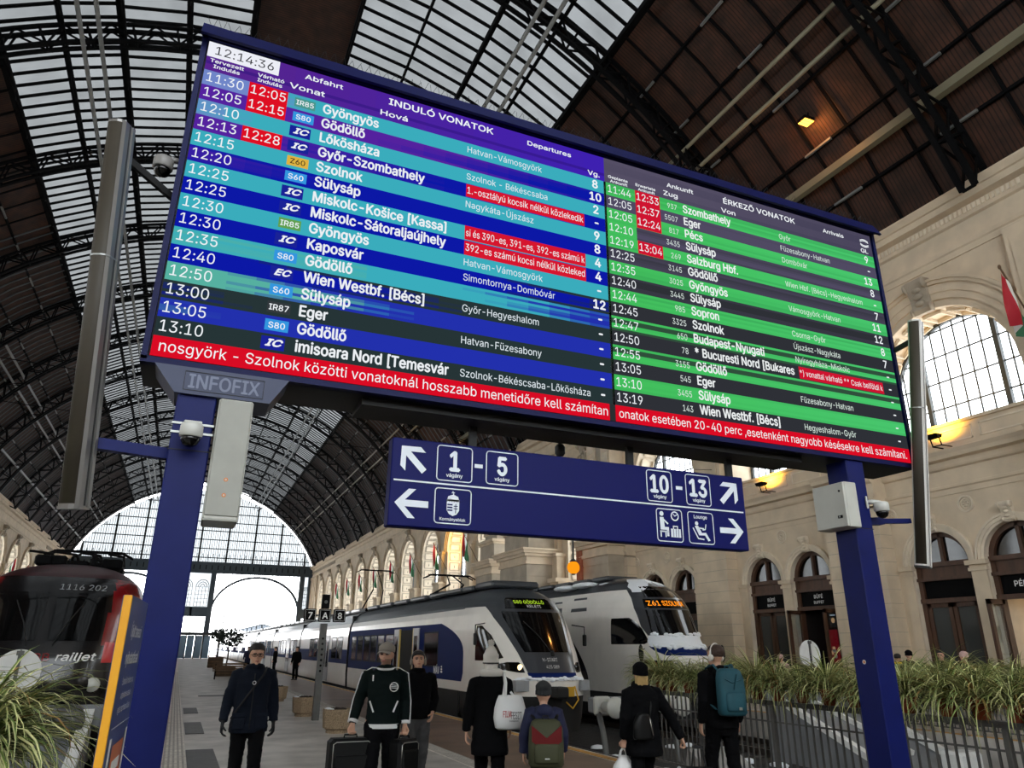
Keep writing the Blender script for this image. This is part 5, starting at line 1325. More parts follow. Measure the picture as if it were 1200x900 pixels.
def kcar(y0, y1, first):
    car = body_car(KW, y0, y1, zsk, kf).build('passenger_car', ['train_white', 'train_roof', 'train_under'], kiss)
    for s in (-1, 1):
        if first:
            b = MB(); P = []
            for k in range(13):
                z = 0.45+1.75*k/12; q = k/12; P.append([(s*1.408, 4.12+1.5*q**1.6+0.5*max(0, 0.3-q)**2*4, z), (s*1.405, 11.0, z)])
            b.loft(P, 0, False, False, closed=False); b.build('livery_panel', ['loco_black'], car)
        for z0, z1 in ((0.55, 1.35), (2.2, 2.95)):
            for k in range(6):
                a = y0+2.2+k*2.5+(3.6 if first else 0)
                if a+1.6 > y1-0.5: continue
                b = MB(); flat(a, a+1.6, z0, z1, 1.402, s, b, 0, 0.012); b.build('window', ['dark_glass'], car)
    for q in (y0+2.5, y0+5, y1-3.4, y1-1.2): wheelset(q, car)
    b = MB(); rj = random.Random(9)
    for k in range(int((y1-y0)/1.2)): b.ell((rj.uniform(-.9, .3), y0+k*1.2, 3.9+rj.uniform(-.06, .05)), 0.5, 0.8, 0.12, 10, 6, 0)
    b.build('roof_snow', ['snow'], car)
    return car
k1 = kcar(4.2, 26.0, True)
b = MB()
for s in (-1, 1):
    for q in ((4.3, 5.5, 2.98, 3.46), (6.2, 7.0, 2.98, 3.4)):
        P = [(s*(lerp(KW, z)+0.012), y, z) for z in (q[2], q[3]) for y in (q[0]+0.5*(z-q[2]), q[1])]; b.add(P, [(0, 1, 3, 2)], 0)
b.build('upper_vent', ['train_roof'], k1)
b = MB()
for k in range(7): b.cbox((0, 4.6+k*1.5, 4.12), 1.3, 1.2, 0.16, 0, 0.05)
b.build('roof_equipment', ['train_roof'], k1)
yy = 26.4
k2 = kcar(yy, yy+24, False)
for k in range(1, 4): c = copy_tree(k2, kiss); c.location.y = 24.4*k

# ------------------------------------------------------------------ the dark red locomotive on the left
LW = [(-0.3, 1.3), (0.2, 1.46), (0.9, 1.5), (2.3, 1.5), (2.7, 1.44), (2.95, 1.32), (3.12, 1.1), (3.24, 0.85), (3.32, 0.55), (3.36, 0.3)]
LN = Nose(LW, [(0.0, 0.25), (0.5, 0.02), (1.1, 0.0), (1.5, 0.1), (1.78, 0.22), (2.62, 0.62), (2.85, 0.85), (3.05, 1.2), (3.2, 1.7), (3.32, 2.3), (3.36, 2.7)], 3.0, 3.2)
loco = thing('locomotive', 'dark red and black electric locomotive behind the grasses on the left', 'locomotive', (-2.25, 15.9, 0))
def lcol(x, y, z):
    if z > 2.98: return 3
    if abs(x) < 0.98+max(0, (1.75-z))*0.1 and y < 1.9: return 1
    if abs(x) > 1.0 and 1.42 < z < 1.8 and y < 1.2: return 2
    if z < 1.42 and y < 1.0: return 1
    return 0
zs3 = [0.1+0.06*k for k in range(0, 50)]+[3.08, 3.12, 3.18, 3.24, 3.3, 3.36]
weld(LN.shell(zs3, lcol, 56).build('cab_shell', ['train_red', 'loco_black', 'bright_red', 'loco_roof'], loco, recalc=False))
for s in (-1, 1):
    b = MB(); LN.pf(b, [(1.80, s*0.5-0.40, s*0.5+0.40), (2.0, s*0.5-0.42, s*0.5+0.42), (2.66, s*0.47-0.41, s*0.47+0.40)], 0, 0.01); w_ = b.build('windshield', ['dark_glass'], loco)
    b = MB(); b.tube([(s*0.2, LN.front(s*0.2, 1.72)-0.03, 1.72), (s*0.34, LN.front(s*0.34, 2.1)-0.03, 2.1), (s*0.56, LN.front(s*0.56, 2.5)-0.03, 2.5)], 0.012, 5); b.build('wiper', ['rubber'], w_)
    b = MB(); LN.ps(b, [(1.75, 1.5, 2.6), (2.5, 1.75, 2.6)], s, 0); b.build('cab_window', ['dark_glass'], loco)
    b = MB(); b.lathe([(0.12, 0.05), (0.13, -0.02), (0.1, -0.03)], 16, (s*0.95, LN.front(s*0.95, 1.05)+0.0, 1.05), 0, axis='y'); b.build('headlight', ['lamp_clear'], loco)
    b = MB(); b.lathe([(0.04, -0.5), (0.24, -0.47), (0.24, -0.42), (0.1, -0.38), (0.1, 0.1)], 16, (s*0.88, 0.1, 0.5), 0, axis='y'); b.build('buffer', ['iron_black'], loco)
b = MB(); put_text(b, '1116 202', 0.45, 2.72, 0.11, lambda u, v: (u, LN.front(u, v)-0.014, v), 0, 0.0, 'c', width=0.78); put_text(b, 'railjet', 0.6, 1.46, 0.13, lambda u, v: (u+(v-1.46)*0.25, LN.front(u, v)-0.014, v), 1, 0.02, 'c', width=0.6); put_text(b, 'ÖBB', 0.0, 1.46, 0.12, lambda u, v: (u, LN.front(u, v)-0.014, v), 2, 0.02, 'c', width=0.4)
b.build('loco_lettering', ['train_grey', 'white_letter', 'train_red'], loco, recalc=False)
zsl = [-0.3, 0.2, 0.9, 2.3, 2.7, 2.95, 3.12, 3.24, 3.32, 3.36]
lb = body_car(LW, 3.0, 19.0, zsl, lambda x, z: 1 if z > 2.9 else (2 if z < 0.1 else 0)).build('body', ['train_red', 'loco_roof', 'train_under'], loco)
for q in (3.5, 6.2, 13.5, 16.2): wheelset(q, loco)
b = MB(); r_ = random.Random(2)
for k in range(16): b.cbox((r_.uniform(-.7, .7), 3.0+r_.uniform(0, 3.2), 3.46), r_.uniform(.2, .5), r_.uniform(.2, .6), 0.22, 0, 0.04)
for k in range(6): b.lathe([(0.05, 0), (0.09, 0.05), (0.05, 0.09), (0.09, 0.14), (0.05, 0.18), (0.07, 0.24)], 8, (r_.uniform(-.8, .8), 2.9+0.5*k, 3.36))
for k in range(4): b.tube([(-0.9+k*0.5, 2.8, 3.62), (-0.7+k*0.5, 4.2, 3.72), (-0.8+k*0.5, 6.2, 3.66)], 0.03, 6)
b.build('roof_equipment', ['iron_black'], loco)
pantograph(4.6, 3.42, loco, 0.45)
b = MB()
zsr = [-0.3, 0.2, 0.9, 2.4, 2.8, 3.05, 3.2, 3.3]
for k in range(5):
    car = body_car(LW, 19.6+k*26.5, 45.6+k*26.5, zsr, lambda x, z: 1 if z > 2.9 else (2 if z < 0.1 else 0)).build('passenger_car', ['train_red', 'loco_roof', 'train_under'], loco)
    for s in (-1, 1):
        b = MB(); flat(20.6+k*26.5, 44.6+k*26.5, 1.3, 2.15, 1.5, s, b, 0, 0.006); b.build('window_band', ['dark_glass'], car)
# ================================================================== RAILINGS, PLANTS AND PLATFORM FURNITURE
mat('leaf_green', (100, 118, 56), 0.5, noise=0.25, scale=14)
mat('leaf_cream', (208, 206, 146), 0.5, noise=0.15, scale=14)
mat('leaf_dry', (150, 118, 62), 0.7, noise=0.2, scale=14)
mat('terracotta', (150, 74, 48), 0.8, noise=0.15, scale=10)
mat('soil', (44, 34, 26), 0.95)
mat('aggregate', (158, 138, 112), 0.95, noise=0.45, scale=60, bump=0.7, bscale=70)
mat('concrete', (150, 148, 144), 0.9, noise=0.15, scale=3)
mat('plate_paint', (120, 122, 124), 0.6, noise=0.12, scale=2)
mat('white_paint', (222, 222, 218), 0.6, noise=0.08, scale=5)
mat('flag_red', (176, 24, 40), 0.7); mat('flag_white', (225, 222, 215), 0.7); mat('flag_green', (40, 104, 66), 0.7)
mat('dark_leaf', (26, 34, 24), 0.8, noise=0.4, scale=8); mat('bark', (50, 42, 36), 0.9); mat('box_wood', (104, 80, 58), 0.8, noise=0.2, scale=6)
emit('sodium', (255, 170, 60), 6.0); emit('globe_orange', (255, 150, 20), 1.1); emit('lamp_yellow', (255, 214, 90), 3.0)

def spider_mesh(seed, n=120, l0=0.34, l1=0.62, droop=1.0):
    r_ = random.Random(seed); mb = MB()
    for i in range(n):
        a = r_.uniform(0, 2*PI); ln = r_.uniform(l0, l1); w = r_.uniform(0.007, 0.013); el = r_.uniform(0.5, 1.45) if r_.random() < 0.8 else r_.uniform(0.0, 0.6)
        p = Vector((0.05*math.cos(a)*r_.random(), 0.05*math.sin(a)*r_.random(), 0.0)); d = el; seg = 7; pts = [p.copy()]
        bend = r_.uniform(1.2, 2.9)*droop
        for k in range(seg):
            st = ln/seg
            p = p+Vector((math.cos(a)*math.cos(d), math.sin(a)*math.cos(d), math.sin(d)))*st; d -= bend/seg*(0.5+k/seg); pts.append(p.copy())
        sd = Vector((-math.sin(a), math.cos(a), 0))
        dry = r_.random() < 0.06
        L, Cn, R_ = [], [], []
        for k, q in enumerate(pts):
            ww = w*(1-(k/seg)**2.2)+0.0006; L.append(q-sd*ww); Cn.append(q-Vector((0, 0, ww*0.5))); R_.append(q+sd*ww)
        m0, m1 = (2, 2) if dry else ((0, 1) if r_.random() < 0.55 else (1, 0))
        mb.loft([[a_, b_] for a_, b_ in zip(L, Cn)], m0, True, False, closed=False); mb.loft([[a_, b_] for a_, b_ in zip(Cn, R_)], m1, True, False, closed=False)
    return mb
POT = [(0.062, 0.0), (0.088, 0.135), (0.1, 0.137), (0.103, 0.17), (0.09, 0.17), (0.085, 0.14), (0.02, 0.14)]
def pot_proto(seed, name, label, cat, **kw):
    t = thing(name, label, cat)
    b = MB(); b.lathe(POT, 20, (0, 0, 0), 0); p = b.build('pot', ['terracotta'], t)
    b = MB(); b.lathe([(0.084, 0.142), (0.05, 0.152), (0.001, 0.155)], 14, (0, 0, 0), 0, caps=False); b.build('soil', ['soil'], p)
    f = spider_mesh(seed, **kw).build('foliage', ['leaf_green', 'leaf_cream', 'leaf_dry'], t, recalc=False); f.location.z = 0.14
    return t
protos = [pot_proto(21+k, 'potted_spider_plant', 'x', 'plant', n=230+10*k, l0=0.34, l1=0.72, droop=1.15) for k in range(3)]
used_p = [0, 0, 0]
def place_pot(k, loc, rz, label, group, s=1.0):
    if used_p[k] == 0: t = protos[k]
    else: t = copy_tree(protos[k])
    used_p[k] += 1
    t.location = loc; t.rotation_euler.z = rz; t.scale = (s, s, s); t['label'] = label; t['group'] = group
    return t
def railing(label, p, q, h, npost, loc_name='platform_railing'):
    p, q = Vector(p), Vector(q); d = q-p; ln = d.length
    t = thing(loc_name, label, 'railing', (p.x, p.y, 0), math.atan2(d.y, d.x))
    b = MB(); b.box(-0.03, ln+0.03, -0.06, 0.06, h-0.02, h, 0); b.box(-0.03, ln+0.03, -0.02, 0.02, h-0.06, h-0.02, 0); b.build('top_rail', ['gal_steel'], t)
    b = MB(); b.box(0, ln, -0.015, 0.015, 0.12, 0.15, 0); b.build('bottom_rail', ['gal_steel'], t)
    for k in range(npost):
        x = ln*k/(npost-1); b = MB(); b.cbox((x, 0, (h-0.06)/2), 0.06, 0.06, h-0.06, 0, 0.008); b.cbox((x, 0, 0.008), 0.14, 0.14, 0.016, 0, 0.003); b.build('post', ['gal_steel'], t)
        if k < npost-1:
            b = MB(); w = ln/(npost-1); m_ = int(w/0.105)
            for j in range(1, m_): xx = x+w*j/m_; b.box(xx-0.011, xx+0.011, -0.008, 0.008, 0.15, h-0.06, 0)
            b.box(x+0.03, x+w-0.03, -0.006, 0.006, h-0.26, h-0.24, 0)
            b.build('bar_panel', ['gal_steel'], t)
    return t
railing('grey steel railing carrying a long row of potted spider plants', (7.02, 3.4), (7.02, 10.9), 1.13, 6)
railing('far grey railing with plants across the tracks by the arched doors', (16.12, 6.5), (16.12, 13.6), 1.0, 6)
railing('grey railing with bushy plants before the red locomotive', (-3.9, 4.9), (-0.36, 4.9), 1.05, 4)
ORD = ['first', 'second', 'third', 'fourth', 'fifth', 'sixth', 'seventh', 'eighth', 'ninth', 'tenth', 'eleventh', 'twelfth', 'thirteenth', 'fourteenth', 'fifteenth', 'sixteenth', 'seventeenth', 'eighteenth', 'nineteenth', 'twentieth']
rp_ = random.Random(8)
for k in range(20):
    y = 3.6+k*0.375
    place_pot(k % 3, (7.02+rp_.uniform(-.03, .03), y+rp_.uniform(-.05, .05), 1.13), rp_.uniform(0, 6.28), '%s spider plant in terracotta pot along the near right railing, counted from its near end' % ORD[k], 'spider plants on the near right railing', rp_.uniform(0.82, 1.05))
for k in range(11):
    place_pot(k % 3, (16.12, 7.0+k*0.62, 1.0), rp_.uniform(0, 6.28), '%s spider plant on the far railing across the tracks, counted from its near end' % ORD[k], 'spider plants on the far railing', rp_.uniform(1.0, 1.25))
lush = [pot_proto(41+k, 'potted_ribbon_grass', 'x', 'plant', n=380, l0=0.42, l1=0.82, droop=1.2) for k in range(2)]
for k in range(20):
    t = lush[k] if k < 2 else copy_tree(lush[k % 2])
    t.location = (-0.86-(k//2)*0.29-(k % 2)*0.145, 4.80+0.14*(k % 2)+rp_.uniform(-.04, .04), 1.05); t.rotation_euler.z = rp_.uniform(0, 6.28); t.scale = [rp_.uniform(0.92, 1.08)]*3
    t['label'] = '%s clump of pale striped grass on the left railing, counted from the totem' % ORD[k]; t['group'] = 'striped grasses on the left railing'; t['kind'] = 'thing'

# --- buffer stops with white disc signals
def buffer_stop(label, x, y, dl, ramp=True):
    t = thing('buffer_stop', label, 'buffer stop', (x, y, -0.72))
    if not ramp:
        for s in (-1, 1): b = MB(); b.tube([(s*0.85, -0.05, 1.3), (s*0.85, -0.25, 0.9), (s*0.85, -0.4, 0.3), (s*0.85, -0.7, 0.06), (s*0.85, -1.0, 0.05)], 0.06, 8); b.build('leg', ['gal_steel'], t)
        b = MB(); b.cbox((0.1, 0.15, 1.35), 2.0, 0.26, 0.30, 0, 0.03); b.build('buffer_beam', ['plate_paint'], t)
        for s in (-0.75, 0.85):
            b = MB(); b.lathe([(0.05, 0.66), (0.2, 0.64), (0.2, 0.58), (0.1, 0.55), (0.1, 0.2)], 16, (s, 0, 1.35), 0, axis='y'); b.cbox((s, -0.06, 1.35), 0.36, 0.16, 0.36, 0, 0.04); b.build('buffer', ['cabinet_grey'], t)
        b = MB(); b.loft([[(x_, y_, 0.0) for x_, y_ in ((-.2, -2.9), (1.0, -2.9), (1.0, -1.9), (-.2, -1.9))], [(x_, y_, z_) for x_, y_, z_ in ((-.1, -2.8, .35), (0.9, -2.8, .35), (0.9, -2.0, .75), (-.1, -2.0, .75))]], 0, False, True); b.build('foot_block', ['concrete'], t)
        return t
    b = MB()
    for s in (-1, 1):
        vs = [(s*1.1-0.06, 0, 1.35), (s*1.1-0.06, -3.2, 0.1), (s*1.1-0.06, -3.2, 0), (s*1.1-0.06, 0.3, 0), (s*1.1-0.06, 0.3, 1.35)]
        vs2 = [(a+0.12, c, d) for a, c, d in vs]; b.add(vs+vs2, [(0, 1, 2, 3, 4), (9, 8, 7, 6, 5)]+[(i, (i+1) % 5, 5+(i+1) % 5, 5+i) for i in range(5)], 0)
    b.add([(-1.1, 0, 1.25), (1.1, 0, 1.25), (1.1, -3.1, 0.08), (-1.1, -3.1, 0.08)], [(0, 1, 2, 3)], 0)
    b.build('ramp', ['plate_paint'], t)
    for s in (-1, 1):
        b = MB(); b.bar((s*1.1, 0.05, 1.42), (s*1.1, -3.3, 0.12), 0.16, 0.13, 0); b.build('brace', ['white_paint'], t)
    b = MB(); b.cbox((0, 0.15, 1.35), 2.6, 0.3, 0.34, 0, 0.03); b.build('buffer_beam', ['plate_paint'], t)
    b = MB(); b.bar((0.0, -0.05, 1.3), (0.35, -2.4, 0.4), 0.1, 0.1, 0); b.cbox((0.9, -3.1, 0.25), 0.7, 0.5, 0.5, 0, 0.06); b.build('cross_brace', ['white_paint'], t)
    for s in (-0.88, 0.88):
        b = MB(); b.lathe([(0.05, 0.66), (0.24, 0.64), (0.24, 0.58), (0.1, 0.55), (0.1, 0.3)], 16, (s, 0, 1.35), 0, axis='y'); b.build('buffer', ['gal_steel'], t)
    d = thing('disc_signal', dl, 'signal disc', (x, y-0.15, 0.4))
    b = MB(); b.tube([(0, 0, -0.85), (0, 0, 1.55)], 0.03, 8); b.build('pole', ['gal_steel'], d)
    b = MB(); b.lathe([(0.001, 0.0), (0.33, 0.0), (0.335, 0.012), (0.33, 0.024), (0.001, 0.024)], 28, (0, 0, 1.22), 0, False, axis='y'); b.build('disc', ['white_paint'], d)
    b = MB(); b.box(-0.025, 0.025, -0.05, -0.026, 0.95, 1.5, 0); b.cbox((0, -0.05, 1.5), 0.1, 0.04, 0.07, 0, 0.006); b.cbox((0, -0.05, 0.97), 0.1, 0.04, 0.07, 0, 0.006); b.build('clamp_bar', ['gal_steel'], d)
    return t
buffer_stop('grey buffer stop with white sloping braces behind the plant railing', 14.45, 14.9, 'white round signal disc on a pole before the buffet door')
buffer_stop('open steel buffer stop with curved legs before the blue train', 8.95, 14.3, None, False)
buffer_stop('grey buffer stop below the red locomotive', -2.25, 14.6, 'white round signal disc in front of the red locomotive')
for o in col.objects:
    if o.get('label') == 'white round signal disc in front of the red locomotive': o.location.z = 0.10
for o in col.objects:
    if o.get('label') == 'white round signal disc on a pole before the buffet door': o.location.z = 0.42

# --- platform sign 7 A 8 on a perforated steel post
t = thing('platform_sign', 'slim platform sign post with black panels 7, A and 8', 'sign', (3.45, 20.3, 0), 0)
b = MB(); b.loft([[(x*w, y*w, z) for x, y in ((-.5, -.5), (.5, -.5), (.5, .5), (-.5, .5))] for z, w in ((0, 0.16), (1.0, 0.16), (1.2, 0.15), (2.3, 0.17))], 0, False, True)
for k in range(9): b.add([(0.03*math.cos(2*PI*q/14), -0.082-0.004*0, 1.15+k*0.13+0.03*math.sin(2*PI*q/14)) for q in range(14)], [tuple(range(14))], 1)
b.build('post', ['gal_steel', 'sign_black'], t)
b = MB(); b.cbox((0, 0, 2.85), 0.2, 0.1, 0.36, 0, 0.01); b.add([(0.045*math.cos(2*PI*q/14), -0.052, 2.84+0.045*math.sin(2*PI*q/14)) for q in range(14)], [tuple(range(14))], 1); b.build('head', ['sign_black', 'gal_steel'], t)
for dx, s in ((-0.38, '7'), (0, 'A'), (0.38, '8')):
    b = MB(); b.cbox((dx, -0.03, 2.5), 0.3, 0.14, 0.32, 0, 0.01); p = b.build('number_panel', ['sign_black'], t)
    b = MB(); put_text(b, s, dx, 2.42, 0.15, lambda u, v: (u, -0.104, v), 0, 0.02, 'c')
    for q in ((-.13, .13, -.135, -.128), (-.13, .13, .128, .135), (-.13, -.123, -.135, .135), (.123, .13, -.135, .135)): b.box(dx+q[0], dx+q[1], -0.103, -0.1015, 2.5+q[2], 2.5+q[3], 0)
    b.build('number', ['white_letter'], p, recalc=False)
b = MB(); b.bar((-0.3, 0.0, 2.5), (0.3, 0, 2.5), 0.05, 0.05); b.build('cross_arm', ['gal_steel'], t)

# --- octagonal exposed aggregate planters
def planter(label, x, y, s=1.0):
    t = thing('stone_planter', label, 'planter', (x, y, 0))
    oc = lambda r, z: [(r*math.cos(PI/8+k*PI/4), r*math.sin(PI/8+k*PI/4), z) for k in range(8)]
    b = MB(); b.loft([oc(0.24, 0), oc(0.24, 0.06), oc(0.31, 0.1), oc(0.335, 0.36), oc(0.335, 0.47), oc(0.28, 0.47), oc(0.27, 0.38)], 0, False, True); b.build('tub', ['aggregate'], t)
    r_ = random.Random(int(x*10)); b = MB(); b.lathe([(0.27, 0.38), (0.2, 0.43), (0.1, 0.46), (0.002, 0.47)], 12, (0, 0, 0), 0, caps=False)
    for k in range(9): a = r_.uniform(0, 6.28); q = r_.uniform(0, 0.2); b.ell((q*math.cos(a), q*math.sin(a), 0.46), 0.06, 0.05, 0.04, 8, 5, 0)
    b.build('earth', ['soil'], t)
    b = MB()
    for k in range(5): a = r_.uniform(2, 4); b.ell((0.24*math.cos(a), 0.24*math.sin(a), 0.475), 0.06, 0.05, 0.02, 8, 5, 0)
    b.build('snow', ['snow'], t)
planter('round edged stone planter just before the platform sign post', 3.42, 17.3); planter('stone planter just behind the platform sign post', 3.36, 21.6); planter('stone planter third along the platform, beyond the sign post', 3.36, 27.6)

# --- far along the platform: tree boxes, bench, shelter
def tree_box(label, x, y, w, h, ht, ball):
    t = thing('boxed_tree', label, 'tree', (x, y, 0))
    b = MB(); b.cbox((0, 0, h/2), w, w, h, 0, 0.02)
    for k in range(3): b.box(-w/2-0.01, w/2+0.01, -w/2-0.01, w/2+0.01, h*(0.12+0.3*k), h*(0.12+0.3*k)+0.03, 1)
    b.build('box', ['box_wood', 'bark'], t)
    b = MB(); b.tube([(0, 0, h*0.8), (0.05, 0, h+0.5), (0, 0.04, ht-ball*0.4)], [0.05, 0.045, 0.03], 8); b.build('trunk', ['bark'], t)
    r_ = random.Random(int(y)); b = MB()
    for k in range(260):
        a, e, q = r_.uniform(0, 6.28), math.asin(r_.uniform(-1, 1)), ball*r_.uniform(0.55, 1.0)
        c = Vector((q*math.cos(a)*math.cos(e), q*math.sin(a)*math.cos(e), ht-ball*0.3+q*0.7*math.sin(e))); u = Vector((r_.uniform(-1, 1), r_.uniform(-1, 1), r_.uniform(-1, 1))).normalized()*0.13; v = u.orthogonal().normalized()*0.07
        b.add([c-u, c+v, c+u, c-v], [(0, 1, 2, 3)], 0)
    b.build('crown', ['dark_leaf'], t, recalc=False)
tree_box('round headed dark tree in a brown wooden box, farther down the platform', 3.3, 72, 1.2, 0.85, 2.9, 0.75)
tree_box('bushy dark tree in a low box beside the bench on the platform', 3.0, 51.5, 1.1, 0.6, 2.5, 0.85)
def bench(label, x, y):
    t = thing('platform_bench', label, 'bench', (x, y, 0))
    b = MB()
    for k in range(4): b.box(-0.9, 0.9, -0.24+k*0.12, -0.15+k*0.12, 0.43, 0.46, 0)
    b.build('seat', ['box_wood'], t)
    b = MB()
    for k in range(3): b.bar((-0.9, 0.26+k*0.03, 0.55+k*0.12), (0.9, 0.26+k*0.03, 0.55+k*0.12), 0.03, 0.09, 0)
    b.build('backrest', ['box_wood'], t)
    for s in (-0.75, 0.75): b = MB(); b.bar((s, -0.2, 0), (s, -0.2, 0.43), 0.05, 0.05); b.bar((s, 0.2, 0), (s, 0.34, 0.85), 0.05, 0.05); b.bar((s, -0.22, 0.42), (s, 0.24, 0.42), 0.05, 0.05); b.build('leg', ['iron_black'], t)
bench('dark slatted bench below the bushy boxed tree', 2.95, 46.6)
t = thing('platform_shelter', 'dark flat roofed shelter with pale blue glass at the platform end', 'shelter', (2.4, 122, 0))
b = MB(); b.box(-2.6, 3.6, -2.0, 6, 3.3, 3.55, 0); b.box(-2.7, 3.7, -2.1, 6.1, 3.5, 3.62, 0); b.build('roof', ['iron_grey'], t)
mat('kiosk_blue', (120, 164, 196), 0.2)
for k in range(4):
    b = MB(); b.box(-2.2+k*1.1, -1.25+k*1.1, 0, 0.06, 0.1, 3.2, 0); b.build('glass_panel', ['kiosk_blue'], t)
for x in (-2.35, -1.2, 0, 1.1, 2.2): b = MB(); b.box(x-0.07, x+0.07, -0.05, 0.1, 0, 3.3, 0); b.build('column', ['iron_black'], t)
b = MB(); b.tube([(3.3, -1.5, 0), (3.3, -1.5, 3.4)], 0.1, 8); b.build('column', ['iron_black'], t)
def canopy(label, x, y, w, l, h):
    t = thing('platform_canopy', label, 'canopy', (x, y, 0))
    b = MB(); b.prism([(-w, h-0.2), (0, h+0.9), (w, h-0.2), (w, h-0.35), (0, h+0.7), (-w, h-0.35)], lambda u, v: (u, 0, v), lambda u, v: (u, l, v), 0); b.build('roof', ['iron_blue'], t)
    for k in range(5): b = MB(); b.box(-0.12, 0.12, k*l/5+1, k*l/5+1.24, -0.7, h+0.7, 0); b.build('column', ['iron_grey'], t)
canopy('pitched platform canopy outside the hall in the snow light', 15.4, 162, 4.2, 60, 5.2)
canopy('distant platform canopy outside the hall, left of the pitched one', -6.5, 175, 3.6, 70, 4.4)
for k, (x, y) in enumerate(((9.0, 185), (10.5, 232), (6.0, 215), (22.0, 240), (3.0, 250), (11.0, 270))):
    t = thing('catenary_mast', '%s overhead line mast beyond the end of the hall, counting outwards' % ORD[k], 'mast', (x, y, -0.7), 0, 'overhead line masts outside')
    b = MB(); b.bar((0, 0, 0), (0, 0, 9.5), 0.28, 0.28); b.build('mast', ['pipe_grey'], t)
    b = MB(); b.bar((-2.5, 0, 7.6), (2.5, 0, 7.6), 0.1, 0.14); b.bar((0, 0, 9), (2.4, 0, 7.6), 0.07, 0.07); b.build('arm', ['pipe_grey'], t)

b = MB(); rs_ = random.Random(12)
for k in range(46):
    x, y = rs_.choice(((7.5, 0), (10.2, 0), (11.5, 0), (12.6, 0))); x += rs_.uniform(-.3, .5); y = rs_.uniform(9.5, 20); q = rs_.uniform(0.08, 0.3)
    b.ell((x, y, -0.71), q, q*rs_.uniform(.6, 1.6), rs_.uniform(0.02, 0.10), 9, 5, 0)
o = b.build('snow_patches', ['snow']); tag(o, 'patches of dirty snow lying between the rails', 'snow', kind='stuff')

# --- span wires and lamps
def wire(label, p, q, sag, r=0.012):
    p, q = Vector(p), Vector(q); t = thing('span_wire', label, 'wire', p)
    b = MB(); b.tube([p+(q-p)*(k/14)-p-Vector((0, 0, sag*4*(k/14)*(1-k/14))) for k in range(15)], r, 5); b.build('cable', ['iron_black'], t)
wire('thin black wire spanning the hall behind the hanging sign', (-19.4, 19.0, 9.0), (22.45, 19.0, 8.6), 1.0)
wire('second thin wire spanning the hall, nearer the trains', (-19.4, 27.4, 10.2), (22.45, 27.4, 9.8), 1.0)

def floodlight(label, y, z, s=1.0, en=420, X=21.9, d=(0.85, 0, 0.5), mt='lamp_yellow', colr=(1.0, 0.52, 0.04), size=0.2):
    t = thing('floodlight', label, 'lamp', (X, y, z))
    b = MB(); b.prism([(-0.1, 0.0), (0.1, 0.0), (0.16, 0.12), (-0.16, 0.12)], lambda u, v: (u, -0.22, v), lambda u, v: (u, 0.22, v), 0); b.build('housing', ['iron_black'], t)
    b = MB(); b.box(-0.14, 0.14, -0.2, 0.2, 0.118, 0.124, 0); b.build('lens', [mt], t)
    b = MB()
    b.bar((0.1, -0.17, -0.24), (0.1, 0.17, -0.24), 0.03, 0.03)
    for s_ in (-0.16, 0.16): b.bar((0.05, s_, 0.0), (0.12, s_, -0.25), 0.03, 0.03); b.bar((0.12, s_, -0.24), (XR-X+0.05, s_, -0.24), 0.03, 0.03)
    b.build('bracket', ['iron_black'], t)
    ld = bpy.data.lights.new('flood_beam', 'SPOT'); ld.energy = en; ld.color = colr; ld.spot_size = math.radians(130); ld.spot_blend = 0.9; ld.shadow_soft_size = size
    lo = bpy.data.objects.new('flood_beam', ld); col.objects.link(lo); lo.parent = t; lo.location = (0, 0, 0.2)
    lo.rotation_euler = Vector(d).to_track_quat('-Z', 'Y').to_euler()
    return t
floodlight('yellow glowing floodlight below the large arched window at right', 15.73, 8.32)
floodlight('yellow glowing floodlight on the cornice above the buffet doors', 23.9, 8.32)
floodlight('yellow floodlight lighting a deep arched window above the blue train', 64.0, 7.6, en=2600, X=22.7, d=(0.1, 0.25, 1.0), size=0.3)
t = thing('globe_lamp', 'orange glowing globe lamp hanging on a rod between stone piers', 'lamp', (20.15, 37.72, 6.09))
b = MB(); b.ell((0, 0, 0), 0.36, 0.36, 0.36, 18, 12, 0); b.build('globe', ['globe_orange'], t)
b = MB(); b.lathe([(0.1, 0.3), (0.24, 0.34), (0.12, 0.44), (0.05, 0.5)], 14, (0, 0, 0), 0); b.tube([(0, 0, 0.4), (0, 0, 3.0)], 0.06, 8, 0); b.tube([(0, 0, 3.0), (0.3, 0, 3.4), (0.76, 0, 3.4)], 0.04, 6, 0); b.lathe([(0.03, -0.42), (0.1, -0.4), (0.12, -0.34)], 12, (0, 0, 0), 0); b.build('rod', ['iron_grey'], t)
t = thing('roof_lamp', 'small orange lamp glowing under the dark boarded roof', 'lamp', (19.3, 16.5, 20.85))
b = MB(); b.cbox((0, 0, 0), 0.5, 0.42, 0.16, 0, 0.03); b.tube([(0.1, 0, 0.06), (0.25, 0, 0.7)], 0.03, 6, 0); b.build('housing', ['iron_black'], t)
b = MB()
for k in range(3): b.box(-0.22, 0.22, -0.18+k*0.13, -0.08+k*0.13, -0.1, -0.078, 0)
b.build('lens', ['sodium'], t)
ld = bpy.data.lights.new('roof_glow', 'POINT'); ld.energy = 90; ld.color = (1.0, 0.4, 0.1); ld.shadow_soft_size = 0.15
lo = bpy.data.objects.new('roof_glow', ld); col.objects.link(lo); lo.parent = t; lo.location = (0, 0, -0.3)

